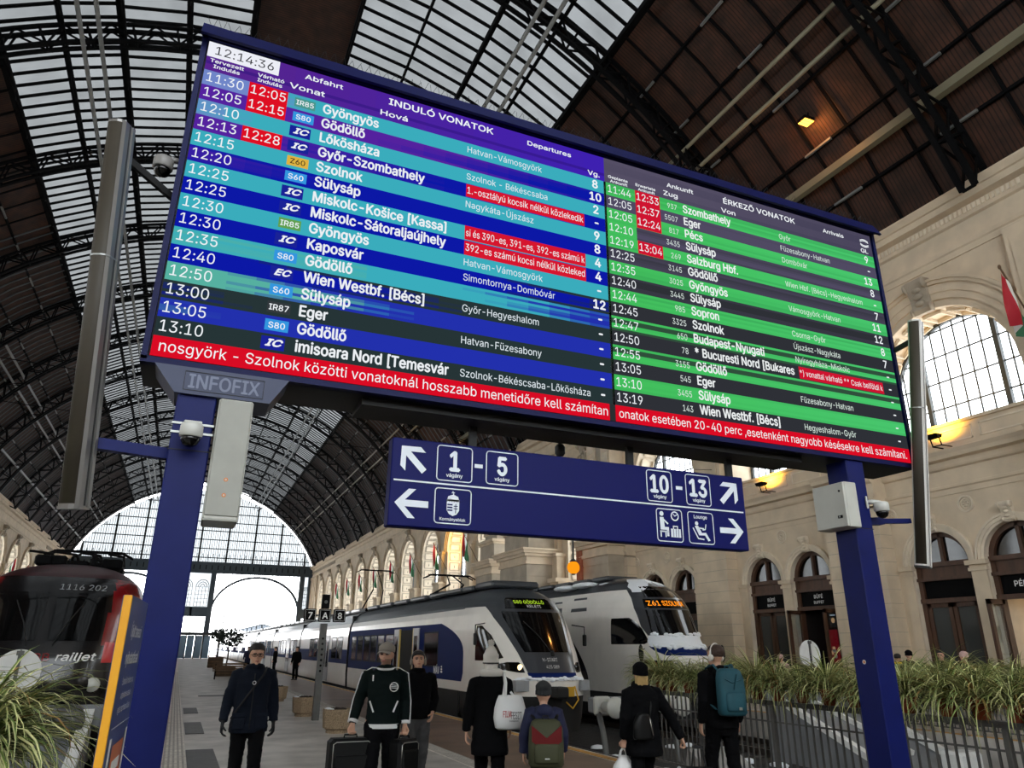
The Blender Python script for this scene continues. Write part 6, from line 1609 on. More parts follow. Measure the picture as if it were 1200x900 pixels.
# --- tricolour flags leaning out from the walls
def flag(label, W, y, z, sc=1.0, group=None):
    base = Vector(W.P(y, z, -0.3)); out = Vector((-W.sg, 0, 0))
    t = thing('tricolour_flag', label, 'flag', base, 0, group)
    tip = out*1.1*sc+Vector((0, 0, 2.3*sc))
    b = MB(); b.tube([out*-0.35+Vector((0, 0, -0.15)), tip], 0.03, 6); b.ell(tip, 0.05, 0.05, 0.08, 8, 6); b.build('pole', ['box_wood'], t)
    for j, mt_ in enumerate(('flag_red', 'flag_white', 'flag_green')):
        b = MB(); P = []
        for i in range(13):
            f = i/12; row = []
            for k in range(4):
                g = (j+k/3)/3
                a = tip*(0.97-0.42*g)
                row.append(a+Vector((0.10*math.sin(f*5+g*7)*f*out.x, 0.16*math.sin(g*9+f*2.0)*(0.3+f), -f*(2.0*sc)*(1-0.25*g))))
            P.append(row)
        b.loft(P, 0, True, False, closed=False); b.build('stripe', [mt_], t, recalc=False)
    return t
flag('red white and green flag beside the large arched window at right', WR, 12.05, 10.6, 0.9)
flag('tricolour flag hung above the sign, before the second arched window', WR, 27.6, 10.6, 0.9)
for k, c in enumerate(FAR[2:10]):
    flag('tricolour flag on the right arcade, %s of the row from the lit arch' % ORD[k], WR, c+2.9, 8.8, 1.0, 'flags on the right arcade')
for k in range(4):
    flag('tricolour flag on the left arcade, %s visible from the left edge' % ORD[k], WL, 15.5+BAY*(10+k)+2.9, 8.8, 1.0, 'flags on the left arcade')

# --- notices round the doors
emit('poster_red_glow', (120, 18, 28), 0.5); emit('poster_warm', (190, 150, 110), 0.7); mat('poster_dark', (28, 30, 40), 0.3); mat('shelf_wood', (150, 100, 60), 0.5)  # red poster and its pictures glow in place of lighting inside the buffet
emit('kiosk_light', (255, 236, 210), 1.1); emit('menu_light', (190, 200, 215), 0.55)
t = thing('menu_poster', 'red menu poster inside the open buffet door', 'poster', (23.35, 22.35, 1.0))
b = MB(); b.box(0, 0.05, -0.42, 0.42, 0, 1.5, 0); b.build('board', ['poster_red_glow'], t)
b = MB(); r_ = random.Random(6)
for k in range(9): b.ell((-0.004, r_.uniform(-.3, .3), r_.uniform(0.25, 0.95)), 0.004, r_.uniform(.05, .12), r_.uniform(.05, .1), 10, 6, k % 2)
b.build('food_picture', ['poster_warm', 'white_letter'], t)
t = thing('menu_screen', 'two dark lit menu screens above the red poster in the buffet', 'screen', (23.4, 22.25, 2.6))
for y in (-0.36, 0.02):
    b = MB(); b.box(0, 0.05, y, y+0.34, 0, 0.5, 0); p = b.build('screen', ['poster_dark'], t)
    b = MB(); b.ell((-0.004, y+0.17, 0.25), 0.003, 0.1, 0.1, 10, 6, 0); b.box(-0.004, -0.001, y+0.04, y+0.3, 0.42, 0.46, 1); b.build('picture', ['poster_warm', 'menu_light'], p)
b = MB(); b.box(0.05, 0.1, -0.5, 0.5, -0.2, 0.6, 0); b.build('backing', ['interior_shade'], t)
t = thing('arrow_notice', 'tiny black arrow notice on the pier beside the buffet', 'sign', (21.89, 19.9, 3.5))
b = MB(); b.box(-0.02, 0.0, -0.16, 0.16, -0.2, 0.2, 0); p = b.build('plate', ['sign_black'], t)
b = MB(); b.poly([(-0.09, -0.09), (-0.09, 0.09), (0.1, 0.0)], [], lambda u, v: (-0.023, u, v), 0); b.build('arrow', ['white_letter'], p, recalc=False)
t = thing('ticket_counter', 'lit ticket kiosk with black 0 sign behind the right hand doorway', 'kiosk', (23.3, 14.2, 0))
b = MB(); b.box(0, 0.6, -0.85, 0.85, 0, 1.0, 0); b.build('counter', ['shelf_wood'], t)
b = MB(); b.box(0.55, 0.6, -0.85, 0.85, 1.0, 3.1, 0); b.build('light_panel', ['kiosk_light'], t)
b = MB(); b.box(0.1, 0.2, -0.8, 0.1, 2.0, 2.5, 0); p = b.build('sign_box', ['sign_black'], t)
b = MB(); put_text(b, 'O.', 0.2, 2.12, 0.26, lambda u, v: (0.098, -u+0.0, v), 0, 0.02, 'l'); b.build('sign_letter', ['white_letter'], p, recalc=False)
b = MB()
for z in (1.3, 1.65): b.box(0.2, 0.55, -0.8, 0.8, z, z+0.04, 0)
b.build('shelf', ['shelf_wood'], t)
# ================================================================== PEOPLE AND WHAT THEY CARRY
from mathutils import noise as mnoise
mat('skin', (206, 160, 134), 0.55); mat('skin_dark', (46, 32, 28), 0.6); mat('lips', (168, 104, 92), 0.5); mat('stubble', (150, 116, 98), 0.7)
mat('cloth_black', (11, 11, 13), 0.9, bump=0.2, bscale=60, spec=0.1); mat('cloth_navy', (16, 22, 34), 0.8, bump=0.2, bscale=60, spec=0.15); mat('cloth_green', (5, 18, 17), 0.75, spec=0.15); mat('cloth_grey', (70, 70, 72), 0.85, noise=0.2, scale=12)
mat('cloth_white', (228, 228, 226), 0.85); mat('cloth_cream', (222, 216, 206), 0.9); mat('hair_dark', (28, 22, 20), 0.6); mat('hair_blond', (176, 146, 92), 0.6); mat('hair_brown', (62, 42, 32), 0.6)
mat('glove', (14, 14, 15), 0.7); mat('leather_black', (11, 11, 11), 0.5, spec=0.25); mat('shoe_black', (15, 15, 16), 0.5); mat('metal_small', (170, 168, 160), 0.3, metal=0.8)
mat('bag_teal', (19, 74, 86), 0.7, noise=0.12, scale=9); mat('bag_red', (134, 28, 30), 0.7); mat('bag_olive', (56, 58, 34), 0.75); mat('child_navy', (18, 24, 58), 0.8); mat('beanie_grey', (44, 46, 48), 0.95, bump=0.4, bscale=90)
mat('cap_grey', (150, 142, 132), 0.85); mat('pink_cloth', (206, 170, 164), 0.9); mat('yellow_cloth', (210, 184, 60), 0.8); mat('plastic_white', (224, 222, 220), 0.4); mat('print_red', (178, 60, 56), 0.6); mat('print_black', (40, 38, 40), 0.6)

def PT(x, y, zc):                                      # where the sight line through a photo point lies zc metres out
    d = _fw+_r2*((x-600)/FPX)-_u2*((y-450)/FPX)
    return Vector((d.x*zc, d.y*zc, EYE+d.z*zc))
_work = bpy.data.scenes.new('workbench')
def fuse(mb, name, mats, parent, voxel, it=3, matfn=None, wr=None):
    me = bpy.data.meshes.new('t'); me.from_pydata(mb.v, [], mb.f); me.update()
    o = bpy.data.objects.new('t', me); _work.collection.objects.link(o)
    r = o.modifiers.new('r', 'REMESH'); r.mode = 'VOXEL'; r.voxel_size = voxel
    s = o.modifiers.new('s', 'SMOOTH'); s.iterations = it; s.factor = 0.5
    with bpy.context.temp_override(scene=_work, view_layer=_work.view_layers[0]):
        nm = bpy.data.meshes.new_from_object(o.evaluated_get(bpy.context.evaluated_depsgraph_get()))
    bpy.data.objects.remove(o); bpy.data.meshes.remove(me)
    nm.name = name
    if wr:
        amp, sc = wr
        base = [(v.co.copy(), v.normal.copy()) for v in nm.vertices]; flat_ = []
        for c, nrm in base:
            q = mnoise.noise(Vector((c.x*sc, c.y*sc, c.z*sc*1.9)))+0.5*mnoise.noise(Vector((c.x*sc*2.3+5, c.y*sc*2.3, c.z*sc*3.5)))
            flat_.extend(c+nrm*(amp*q))
        nm.vertices.foreach_set('co', flat_); nm.update()
    for k in mats: nm.materials.append(M[k])
    for p in nm.polygons:
        p.use_smooth = True
        if matfn: p.material_index = matfn(p.center)
    ob = bpy.data.objects.new(name, nm); col.objects.link(ob); ob.parent = parent
    return ob
def ring(cx, cy, z, rx, yf, yb, n=20, p=2.3):
    out = []
    for k in range(n):
        t = 2*PI*k/n; c, s = math.cos(t), math.sin(t)
        x = rx*math.copysign(abs(c)**(2/p), c); y = math.copysign(abs(s)**(2/p), s); y = y*yf if y > 0 else y*yb
        out.append((cx+x, cy+y, z))
    return out
def hand(mb, w, d, n, thumb, curl, s=1.0):
    """palm with four unequal bent fingers and a thumb; d fingers, n palm side, thumb +1/-1 along d x n"""
    d = Vector(d).normalized(); n = Vector(n); n = (n-d*n.dot(d)).normalized(); sd = d.cross(n)
    w = Vector(w)
    P = lambda a, b_, c: w+d*(a*s)+sd*(b_*s)+n*(c*s)
    loops = []
    for a, hw, th in ((-0.02, 0.024, 0.02), (0.01, 0.03, 0.017), (0.05, 0.041, 0.015), (0.085, 0.042, 0.013), (0.1, 0.036, 0.009)):
        loops.append([P(a, hw*math.cos(2*PI*k/12), th*math.sin(2*PI*k/12)) for k in range(12)])
    mb.loft(loops, 0, True, True)
    for off, ln in ((-0.031, 0.060), (-0.0105, 0.074), (0.0105, 0.080), (0.031, 0.070)):
        off *= thumb; p = P(0.088, off, 0); pts = [P(0.07, off, 0), p]; a = curl*0.25
        for k, f in enumerate((0.44, 0.32, 0.24)):
            a += curl*(0.35 if k == 0 else 0.45); dd = d*math.cos(a)+n*math.sin(a); p = p+dd*(ln*f*s); pts.append(p)
        mb.tube(pts, [0.0098*s, 0.0098*s, 0.0092*s, 0.0085*s, 0.0072*s], 8)
    b0 = P(0.02, thumb*0.026, 0.004); q = (d*0.72+sd*thumb*0.62+n*0.3).normalized(); b1 = b0+q*0.045*s; q2 = (d*0.9+sd*thumb*(0.25-0.2*min(1, curl))+n*(0.35+0.4*min(1, curl))).normalized(); b2 = b1+q2*0.032*s; b3 = b2+(q2+n*0.3).normalized()*0.024*s
    mb.tube([b0, b1, b2, b3], [0.013*s, 0.0115*s, 0.0105*s, 0.0085*s], 8)
HEAD = [(0.0, 0.022, 0.075, 0.0), (0.012, 0.036, 0.088, 0.005), (0.04, 0.052, 0.094, 0.04), (0.07, 0.062, 0.093, 0.07), (0.1, 0.069, 0.089, 0.088), (0.13, 0.0745, 0.091, 0.098), (0.16, 0.076, 0.088, 0.102), (0.19, 0.070, 0.074, 0.094), (0.215, 0.052, 0.05, 0.074), (0.23, 0.028, 0.022, 0.045), (0.236, 0.008, 0.0, 0.02)]
def person(label, pos, rz, H, legs, arms, o):
    """legs/arms: joint positions in metres for a 1.75 m figure facing +Y; o: clothing and colours"""
    k = H/1.75
    t = thing('person', label, 'person', (pos[0], pos[1], pos[2] if len(pos) > 2 else 0), rz)
    V = lambda p: Vector(p)*k
    vx = o.get('voxel', 0.0075)
    lean = o.get('lean', 0.0)
    sh = lambda z: lean*(z-0.95)                        # forward lean above the hips
    hips = [V((0.092, 0.0, 0.93)), V((-0.092, 0.0, 0.93))]
    knees = [V(legs[0][0]), V(legs[1][0])]; ank = [V(legs[0][1]), V(legs[1][1])]
    shs = [V((0.178, sh(1.42)-0.01, 1.415)), V((-0.178, sh(1.42)-0.01, 1.415))]
    elb = [V(arms[0][0]), V(arms[1][0])]; wri = [V(arms[0][1]), V(arms[1][1])]
    hd = V((0, sh(1.55)+0.012, 1.515)); yaw, pit = o.get('head', (0, 0))
    HM = Matrix.Translation(hd) @ Matrix.Rotation(yaw, 4, 'Z') @ Matrix.Rotation(-pit, 4, 'X') @ Matrix.Scale(o.get('headscale', 1.0)*k, 4)
    HI = HM.inverted()
    b = MB()
    b.loft([ring(0, sh(z)*k, z*k, rx*k, yf*k, yb*k) for z, rx, yf, yb in ((0.82, 0.13, 0.09, 0.1), (0.95, 0.155, 0.1, 0.11), (1.1, 0.135, 0.1, 0.09), (1.28, 0.155, 0.115, 0.1), (1.4, 0.15, 0.1, 0.1), (1.47, 0.09, 0.07, 0.075), (1.5, 0.055, 0.05, 0.055))], 0, True, True)
    b.tube([V((0, sh(1.44)-0.015, 1.44)), V((0, sh(1.5)-0.005, 1.52)), HM @ Vector((0, -0.01, 0.05))], [0.06*k, 0.054*k, 0.052*k], 14)
    hb = MB()
    hb.loft([[tuple(HM @ Vector(p)) for p in ring(0, 0, z, rx, max(yf, 0.004), max(yb, 0.004), 22, 2.2)] for z, rx, yf, yb in HEAD], 0, True, True)
    hb.loft([[tuple(HM @ Vector((x*w, y, z))) for x, y in ((-1, 0.07), (-0.45, yy), (0.45, yy), (1, 0.07))] for z, w, yy in ((0.074, 0.012, 0.096), (0.080, 0.018, 0.113), (0.092, 0.014, 0.112), (0.125, 0.009, 0.097), (0.132, 0.007, 0.088))], 0, True, True)
    for s_ in (-1, 1):
        c = HM @ Vector((s_*0.074, -0.012, 0.105)); hb.ell(c, 0.011*k, 0.022*k, 0.032*k, 10, 7)
        hb.ell(HM @ Vector((s_*0.03, 0.083, 0.128)), 0.03*k, 0.014*k, 0.008*k, 10, 6)          # brow
    hb.ell(HM @ Vector((0, 0.090, 0.046)), 0.024*k, 0.012*k, 0.011*k, 10, 6)                    # mouth
    hb.ell(HM @ Vector((0, 0.084, 0.016)), 0.022*k, 0.014*k, 0.014*k, 10, 6)                    # chin
    b.add(hb.v, hb.f, 0, True)
    gl = o.get('gloves', False)
    for i in (0, 1):
        b.tube([shs[i]*0.93+V((0, 0, 0.09)), shs[i], (shs[i]+elb[i])/2, elb[i], (elb[i]*0.6+wri[i]*0.4), wri[i]], [0.055*k, 0.058*k, 0.048*k, 0.04*k, 0.04*k, 0.027*k], 12)
        d = Vector(arms[i][2]) if len(arms[i]) > 2 else (wri[i]-elb[i]); pn = arms[i][3] if len(arms[i]) > 3 else ((-1 if i == 0 else 1), 0, 0)
        cu = arms[i][4] if len(arms[i]) > 4 else 0.7
        nn = Vector(pn); dn = d.normalized(); nn = (nn-dn*nn.dot(dn)).normalized(); sd = dn.cross(nn)
        th = 1 if sd.dot(Vector((0, 1, 0))) > 0 else -1                                        # thumbs point forward
        if not o.get('nohands'): hand(b, wri[i], d, pn, th, cu, k*(1.12 if gl else 1.0))
        b.tube([hips[i]+V((0, 0, 0.04)), hips[i], (hips[i]+knees[i])/2, knees[i], knees[i]*0.55+ank[i]*0.45+V((0, -0.012, 0)), ank[i]], [0.09*k, 0.09*k, 0.072*k, 0.055*k, 0.052*k, 0.036*k], 12)
        b.tube([ank[i]+V((0, -0.05, -0.045)), ank[i]+V((0, 0.04, -0.04)), ank[i]+V((0, 0.13, -0.06))], [0.036*k, 0.042*k, 0.03*k], 10)
    brow = o.get('browcol', 3)
    def mf(c):
        if c.z < 1.42*k: return 4 if gl and min((c-wri[0]).length, (c-wri[1]).length) < 0.24*k else 0
        q = HI @ c
        if -0.02 < q.z < 0.26 and abs(q.x) < 0.1:
            if q.y > 0.06:
                if abs(abs(q.x)-0.030) < 0.014 and abs(q.z-0.113) < 0.0065: return 1
                if abs(abs(q.x)-0.030) < 0.021 and abs(q.z-0.1285) < 0.0055: return 1
                if abs(q.x) < 0.023 and abs(q.z-0.046) < 0.0075: return 2
            if o.get('stubble') and q.z < 0.062+0.25*max(0, abs(q.x)-0.035) and q.y > -0.01: return 3
            return 0
        if gl and min((c-wri[0]).length, (c-wri[1]).length) < 0.24*k: return 4
        return 0
    fuse(b, 'body', [o.get('skin', 'skin'), 'skin_dark', 'lips', 'stubble', 'glove'], t, vx, 2, mf)
    # --- trousers
    tr = MB()
    tr.loft([ring(0, 0, z*k, rx*k, yf*k, yb*k) for z, rx, yf, yb in ((0.78, 0.09, 0.07, 0.09), (0.84, 0.165, 0.11, 0.125), (0.95, 0.175, 0.12, 0.13), (1.04, 0.165, 0.115, 0.115))], 0, True, True)
    f = o.get('legfat', 1.0)
    for i in (0, 1):
        tr.tube([hips[i]+V((0, 0, 0.0)), (hips[i]*0.6+knees[i]*0.4), knees[i], knees[i]*0.5+ank[i]*0.5+V((0, -0.015, 0)), ank[i]+V((0, 0.0, -0.015))], [0.108*k, 0.092*k*f, 0.076*k*f, 0.068*k*f, 0.058*k*f], 14)
    fuse(tr, 'trousers', [o.get('trousers', 'cloth_black')], t, max(0.011, vx), 3, None, (0.006*k, 14))
    for i in (0, 1):
        s_ = MB(); a = ank[i]
        s_.loft([[tuple(a+V((x*w, y0+(y1-y0)*((y+1)/2), z))) for x, y in [(math.cos(2*PI*q/16), math.sin(2*PI*q/16)) for q in range(16)]] for z, w, y0, y1 in ((-0.088, 0.044, -0.085, 0.175), (-0.07, 0.047, -0.088, 0.18), (-0.045, 0.046, -0.086, 0.15), (-0.015, 0.043, -0.078, 0.08), (0.02, 0.042, -0.06, 0.05))], 0, True, True)
        s_.build('shoe', [o.get('shoes', 'shoe_black')], t)
    # --- upper garment
    j = MB(); hem = o.get('hem', 0.92); fat = o.get('fat', 1.0); fl = o.get('flare', 1.0)
    prof = [(hem, 0.185*fl, 0.13*fl, 0.145*fl), (hem+0.05, 0.19*fl, 0.135*fl, 0.15*fl), (1.08, 0.178, 0.125, 0.135), (1.2, 0.182, 0.135, 0.13), (1.32, 0.198, 0.142, 0.132), (1.41, 0.195, 0.125, 0.128), (1.465, 0.125, 0.09, 0.1), (1.5, 0.082, 0.075, 0.075)]
    prof = [p for p in prof if p[0] <= hem+0.05 or p[0] > hem+0.1]
    j.loft([ring(0, sh(z)*k, z*k, rx*k*fat, yf*k*fat, yb*k*fat, 24) for z, rx, yf, yb in prof], 0, True, True)
    for i in (0, 1):
        w_ = wri[i]*0.97+elb[i]*0.03
        j.tube([shs[i]*0.8+V((0, 0, 0.25))*0 + V((0, 0, 0.28))*0 + Vector((0, 0, shs[i].z*0.2)), shs[i], (shs[i]+elb[i])/2, elb[i], (elb[i]+wri[i])/2, w_], [0.075*k*fat, 0.08*k*fat, 0.069*k*fat, 0.062*k*fat, 0.056*k*fat, 0.047*k*fat], 14)
    if o.get('collar'):
        j.tube([V((0.075*math.cos(a), sh(1.5)+0.008+0.072*math.sin(a), 1.5+0.012*math.sin(a))) for a in [2*PI*q/18 for q in range(19)]], 0.026*k*o['collar'], 8)
    if o.get('hood'):
        j.ell(V((0, sh(1.46)-0.12, 1.45)), 0.125*k, 0.07*k, 0.09*k, 14, 9)
    jk = fuse(j, o.get('garment', 'coat'), [o.get('coat', 'cloth_black')]+o.get('coat_extra', []), t, max(0.011, vx), 2, o.get('coatfn'), (o.get('wr', 0.007)*k, 9))
    ctx = dict(t=t, k=k, V=V, HM=HM, HI=HI, shs=shs, elb=elb, wri=wri, jk=jk, sh=sh, knees=knees, ank=ank, hips=hips)
    # --- hair and headgear
    hair = o.get('hair')
    if hair:
        h = MB(); cut = o.get('hairline', 0.15); ln = o.get('hairlen', 0.0)
        rows = []
        for z, rx, yf, yb in HEAD:
            if z < (cut-0.07 if ln == 0 else 0.03): continue
            fr = 0.82 if z >= cut else 0.0
            rows.append([tuple(HM @ Vector(p)) for p in ring(0, -0.004, z+(0.014 if not o.get('hat') else 0.0), rx+(0.016 if not o.get('hat') else 0.006), (yf+(0.013 if not o.get('hat') else 0.003)) if z >= cut else 0.012, yb+(0.02 if not o.get('hat') else 0.008), 22, 2.2)])
        h.loft(rows, 0, True, True)
        if ln: h.loft([[tuple(HM @ Vector(p)) for p in ring(0, -0.045, z, rx, 0.03, yb, 18, 2.2)] for z, rx, yb in ((0.1, 0.078, 0.075), (0.02, 0.085, 0.07), (-0.06, 0.09, 0.06), (-ln, 0.075, 0.04))], 0, True, True)
        fuse(h, 'hair', [hair], t, max(0.007, vx*0.8), 2, None, (0.004, 40))
    hat = o.get('hat')
    if hat == 'beanie':
        h = MB(); rows = []
        for z, e in ((0.118, 0.012), (0.15, 0.014), (0.18, 0.016), (0.21, 0.022), (0.235, 0.03), (0.255, 0.02), (0.265, 0.004)):
            q = [r for r in HEAD if r[0] <= min(z, 0.215)][-1]; sc = 1 if z < 0.22 else (0.86 if z < 0.245 else (0.6 if z < 0.26 else 0.15))
            rows.append([tuple(HM @ Vector(p)) for p in ring(0, -0.008, z, (q[1]+e)*sc, (q[2]+e)*sc, (q[3]+e)*sc, 22, 2.1)])
        h.loft(rows, 0, True, True); h.loft([[tuple(HM @ Vector(p)) for p in ring(0, -0.006, z, 0.094, 0.106, 0.116, 24, 2.1)] for z in (0.112, 0.118, 0.15, 0.156)], 0, True, True)
        hh = h.build('hat', [o.get('hatcol', 'beanie_grey')], t)
        if o.get('tall'):
            g = MB(); g.loft([[tuple(HM @ Vector(p)) for p in ring(0, -0.012, z, r, r, r, 20, 2)] for z, r in ((0.2, 0.088), (0.25, 0.07), (0.29, 0.045), (0.31, 0.02))], 0, True, True); g.build('crown', [o.get('hatcol')], hh)
            g = MB(); r_ = random.Random(3)
            c = HM @ Vector((0, -0.012, 0.335))
            g.ell(c, 0.036, 0.036, 0.036, 12, 9)
            for q in range(60):
                v = Vector((r_.uniform(-1, 1), r_.uniform(-1, 1), r_.uniform(-1, 1))).normalized(); g.tube([c+v*0.03, c+v*0.048], [0.006, 0.002], 4)
            g.build('pompom', [o.get('hatcol')], hh)
            g = MB(); g.loft([[tuple(HM @ Vector(p)) for p in ring(0, -0.006, z, 0.0965, 0.109, 0.119, 24, 2.1)] for z in (0.108, 0.11, 0.12, 0.122)], 0, True, True); g.build('hat_band', ['cloth_black'], hh)
    if hat == 'cap':
        h = MB(); rows = []
        for z, e in ((0.140, 0.012), (0.17, 0.014), (0.2, 0.017), (0.228, 0.016), (0.245, 0.01), (0.25, 0.002)):
            q = [r for r in HEAD if r[0] <= min(z, 0.215)][-1]; sc = 1 if z < 0.22 else (0.85 if z < 0.24 else (0.5 if z < 0.248 else 0.1))
            rows.append([tuple(HM @ Vector(p)) for p in ring(0, -0.006, z, (q[1]+e)*sc, (q[2]+e)*sc, (q[3]+e)*sc, 22, 2.1)])
        h.loft(rows, 0, True, True); hh = h.build('cap', ['cap_grey'], t)
        h = MB()
        for zz in (0.0, 0.008):
            pass
        L1 = [Vector((0.072*math.sin(a), 0.07+0.03*math.cos(a), 0.152-0.01*abs(math.sin(a)))) for a in [(-1.35+2.7*q/12) for q in range(13)]]
        L2 = [Vector((0.078*math.sin(a), 0.10+0.085*math.cos(a), 0.138-0.022*abs(math.sin(a)))) for a in [(-1.35+2.7*q/12) for q in range(13)]]
        h.loft([[tuple(HM @ p) for p in L1], [tuple(HM @ p) for p in L2], [tuple(HM @ (p-Vector((0, 0, 0.007)))) for p in L2], [tuple(HM @ (p-Vector((0, 0, 0.007)))) for p in L1]], 0, False, False, closed=False); h.build('visor', ['cap_grey'], hh)
    if o.get('glasses'):
        g = MB()
        for s_ in (-1, 1):
            c = Vector((s_*0.032, 0.104, 0.112)); pts = [tuple(HM @ (c+Vector((0.026*math.cos(a), -0.004*abs(math.cos(a)), 0.018*math.sin(a))))) for a in [2*PI*q/16 for q in range(17)]]
            g.tube(pts, 0.0034, 6); g.tube([HM @ Vector((s_*0.058, 0.098, 0.116)), HM @ Vector((s_*0.079, 0.04, 0.116)), HM @ Vector((s_*0.08, -0.015, 0.112))], 0.003, 6)
        g.tube([HM @ Vector((-0.008, 0.108, 0.116)), HM @ Vector((0.008, 0.108, 0.116))], 0.003, 6); g.build('glasses', ['skin_dark'], t)
    if o.get('headphones'):
        g = MB(); g.tube([HM @ Vector((0.098*math.cos(a), -0.012, 0.115+0.145*math.sin(a))) for a in [PI*q/14 for q in range(15)]], 0.011, 8)
        for s_ in (-1, 1):
            loops = [[tuple(HM @ Vector((s_*x, -0.012+r*math.cos(a)*0.85, 0.1+r*math.sin(a)))) for a in [2*PI*q/16 for q in range(16)]] for x, r in ((0.078, 0.03), (0.08, 0.042), (0.1, 0.042), (0.112, 0.03))]
            g.loft(loops, 0, True, True)
        g.build('headphones', [o['headphones']], t)
    return ctx
STAND = [((0.10, 0.015, 0.50), (0.10, -0.01, 0.085)), ((-0.10, 0.015, 0.50), (-0.10, -0.01, 0.085))]
WALK_R = [((0.095, 0.14, 0.52), (0.095, 0.20, 0.10)), ((-0.095, -0.02, 0.49), (-0.095, -0.24, 0.16))]   # right foot forward
WALK_L = [((0.095, -0.02, 0.49), (0.095, -0.24, 0.16)), ((-0.095, 0.14, 0.52), (-0.095, 0.20, 0.10))]
HANG = [((0.26, -0.03, 1.14), (0.27, 0.05, 0.90)), ((-0.26, -0.03, 1.14), (-0.27, 0.05, 0.90))]
def face(p, q):                                        # heading angle of a figure at p that faces q
    return math.atan2(-(q[0]-p[0]), q[1]-p[1])
CAMXY = (0.0, 0.0)
def at(x, y, zc): p = PT(x, y, zc); return (p.x, p.y)
def onto(ctx, p):                                       # a local point of a figure in the world
    bpy.context.view_layer.update(); return ctx['t'].matrix_world @ Vector(p)

# 1 the man in the navy parka
p1 = at(300, 775, 8.6)
A = person('person in dark navy parka with black gloves and glasses walking towards the camera', p1, face(p1, (0.6, 0)), 1.75,
    WALK_L, [((0.255, -0.02, 1.15), (0.285, 0.10, 0.92), (0.05, 0.25, -1), (-1, 0.2, 0), 1.0), ((-0.25, -0.05, 1.15), (-0.275, -0.04, 0.90), (-0.05, 0.1, -1), (1, 0.2, 0), 1.0)],
    dict(coat='cloth_navy', garment='parka', hem=0.80, fat=1.03, flare=1.1, collar=1.2, hood=True, gloves=True, hair='hair_dark', hairline=0.158, glasses=True, voxel=0.007, head=(0.05, 0.0)))
V = A['V']; t = A['t']; jk = A['jk']
for s in (-1, 1): b = MB(); b.cbox(V((s*0.12, 0.14, 0.92)), 0.14*A['k'], 0.035, 0.16, 0, 0.012); b.cbox(V((s*0.12, 0.153, 0.99)), 0.15*A['k'], 0.03, 0.05, 0, 0.01); b.build('pocket', ['cloth_navy'], jk)
b = MB(); b.tube([V((0.0, 0.155+0.0*q, z)) for q, z in enumerate((0.84, 1.0, 1.15, 1.3, 1.43))], 0.006, 6); b.build('zip', ['glove'], jk)
b = MB(); b.tube([V((-0.13, 0.0, 1.49)), V((-0.1, 0.12, 1.42)), V((0.02, 0.165, 1.25)), V((0.15, 0.135, 1.05)), V((0.2, 0.02, 0.95))], 0.012, 8); b.build('strap', ['glove'], jk)
b = MB(); b.tube([V((0.0+0.018*math.cos(a), 0.172, 1.33+0.018*math.sin(a))) for a in [2*PI*q/12 for q in range(13)]], 0.004, 6); b.build('badge', ['cloth_white'], jk)

# 2 the man in cap and bomber jacket, with two bags
p2 = at(452, 780, 8.2)
def bomb(c):
    return 0
A = person('bearded person in grey cap and dark green bomber jacket with white stripes', p2, face(p2, (0.25, 0)), 1.77,
    WALK_R, [((0.265, -0.04, 1.16), (0.315, 0.05, 0.93), (0.08, 0.05, -1), (-0.6, 1, 0), 2.3), ((-0.235, -0.05, 1.15), (-0.245, 0.02, 0.91), (0, 0.05, -1), (0.6, 1, 0), 2.2)],
    dict(coat='cloth_green', garment='bomber_jacket', hem=0.89, fat=0.97, collar=0.8, hat='cap', hair='hair_brown', hairline=0.16, stubble=True, voxel=0.0068, head=(-0.32, -0.04), trousers='cloth_black'))
V = A['V']; jk = A['jk']; k = A['k']
for i, s in ((0, 1), (1, -1)):
    sl = MB(); e, w_, h_ = A['elb'][i], A['wri'][i], A['shs'][i]
    o_ = Vector((s*0.078*k, 0, 0.02)); o2 = Vector((s*0.066*k, 0.0, 0)); o3 = Vector((s*0.05*k, 0, 0))
    for dy in (-0.02, 0.02):
        sl.tube([h_+Vector((-s*0.11*k, dy, 0.075*k)), h_+Vector((-s*0.03*k, dy, 0.078*k)), h_+o_+Vector((0, dy, 0.0)), (h_+e)/2+Vector((s*0.072*k, dy, 0)), e+o2+Vector((0, dy, 0)), (e+w_)/2+Vector((s*0.06*k, dy, 0)), w_+o3+Vector((0, dy, 0.02))], 0.006, 6)
    sl.build('sleeve_stripe', ['cloth_white'], jk)
    c_ = MB(); d = (w_-e).normalized(); c_.tube([w_-d*0.045, w_-d*0.012], [0.05*k, 0.046*k], 16); c_.build('cuff', ['cloth_white'], jk)
b = MB(); b.loft([ring(0, 0, z*k, 0.184*k, 0.134*k, 0.148*k, 28) for z in (0.885, 0.89, 0.925, 0.93)], 0, True, True); b.build('hem_band', ['cloth_white'], jk)
b = MB(); b.tube([V((0.088*math.cos(a), 0.012+0.088*math.sin(a), 1.487-0.012*math.sin(a))) for a in [2*PI*q/20 for q in range(21)]], 0.012, 8); b.build('collar_trim', ['cloth_white'], jk)
for s in (-1, 1): b = MB(); b.bar(V((s*0.15, 0.128, 1.16)), V((s*0.105, 0.145, 1.05)), 0.018, 0.012); b.build('pocket_trim', ['cloth_white'], jk)
b = MB(); b.bar(V((0.13, 0.135, 1.42)), V((0.13, 0.143, 1.36)), 0.014, 0.008); b.build('chest_trim', ['cloth_white'], jk)
b = MB(); b.tube([V((-0.10+0.044*math.cos(a), 0.152, 1.30+0.044*math.sin(a))) for a in [2*PI*q/18 for q in range(19)]], 0.005, 6)
for z in (1.285, 1.30, 1.315): b.bar(V((-0.14, 0.153, z)), V((-0.06, 0.156, z+0.008)), 0.009, 0.006)
b.build('chest_badge', ['cloth_white'], jk)
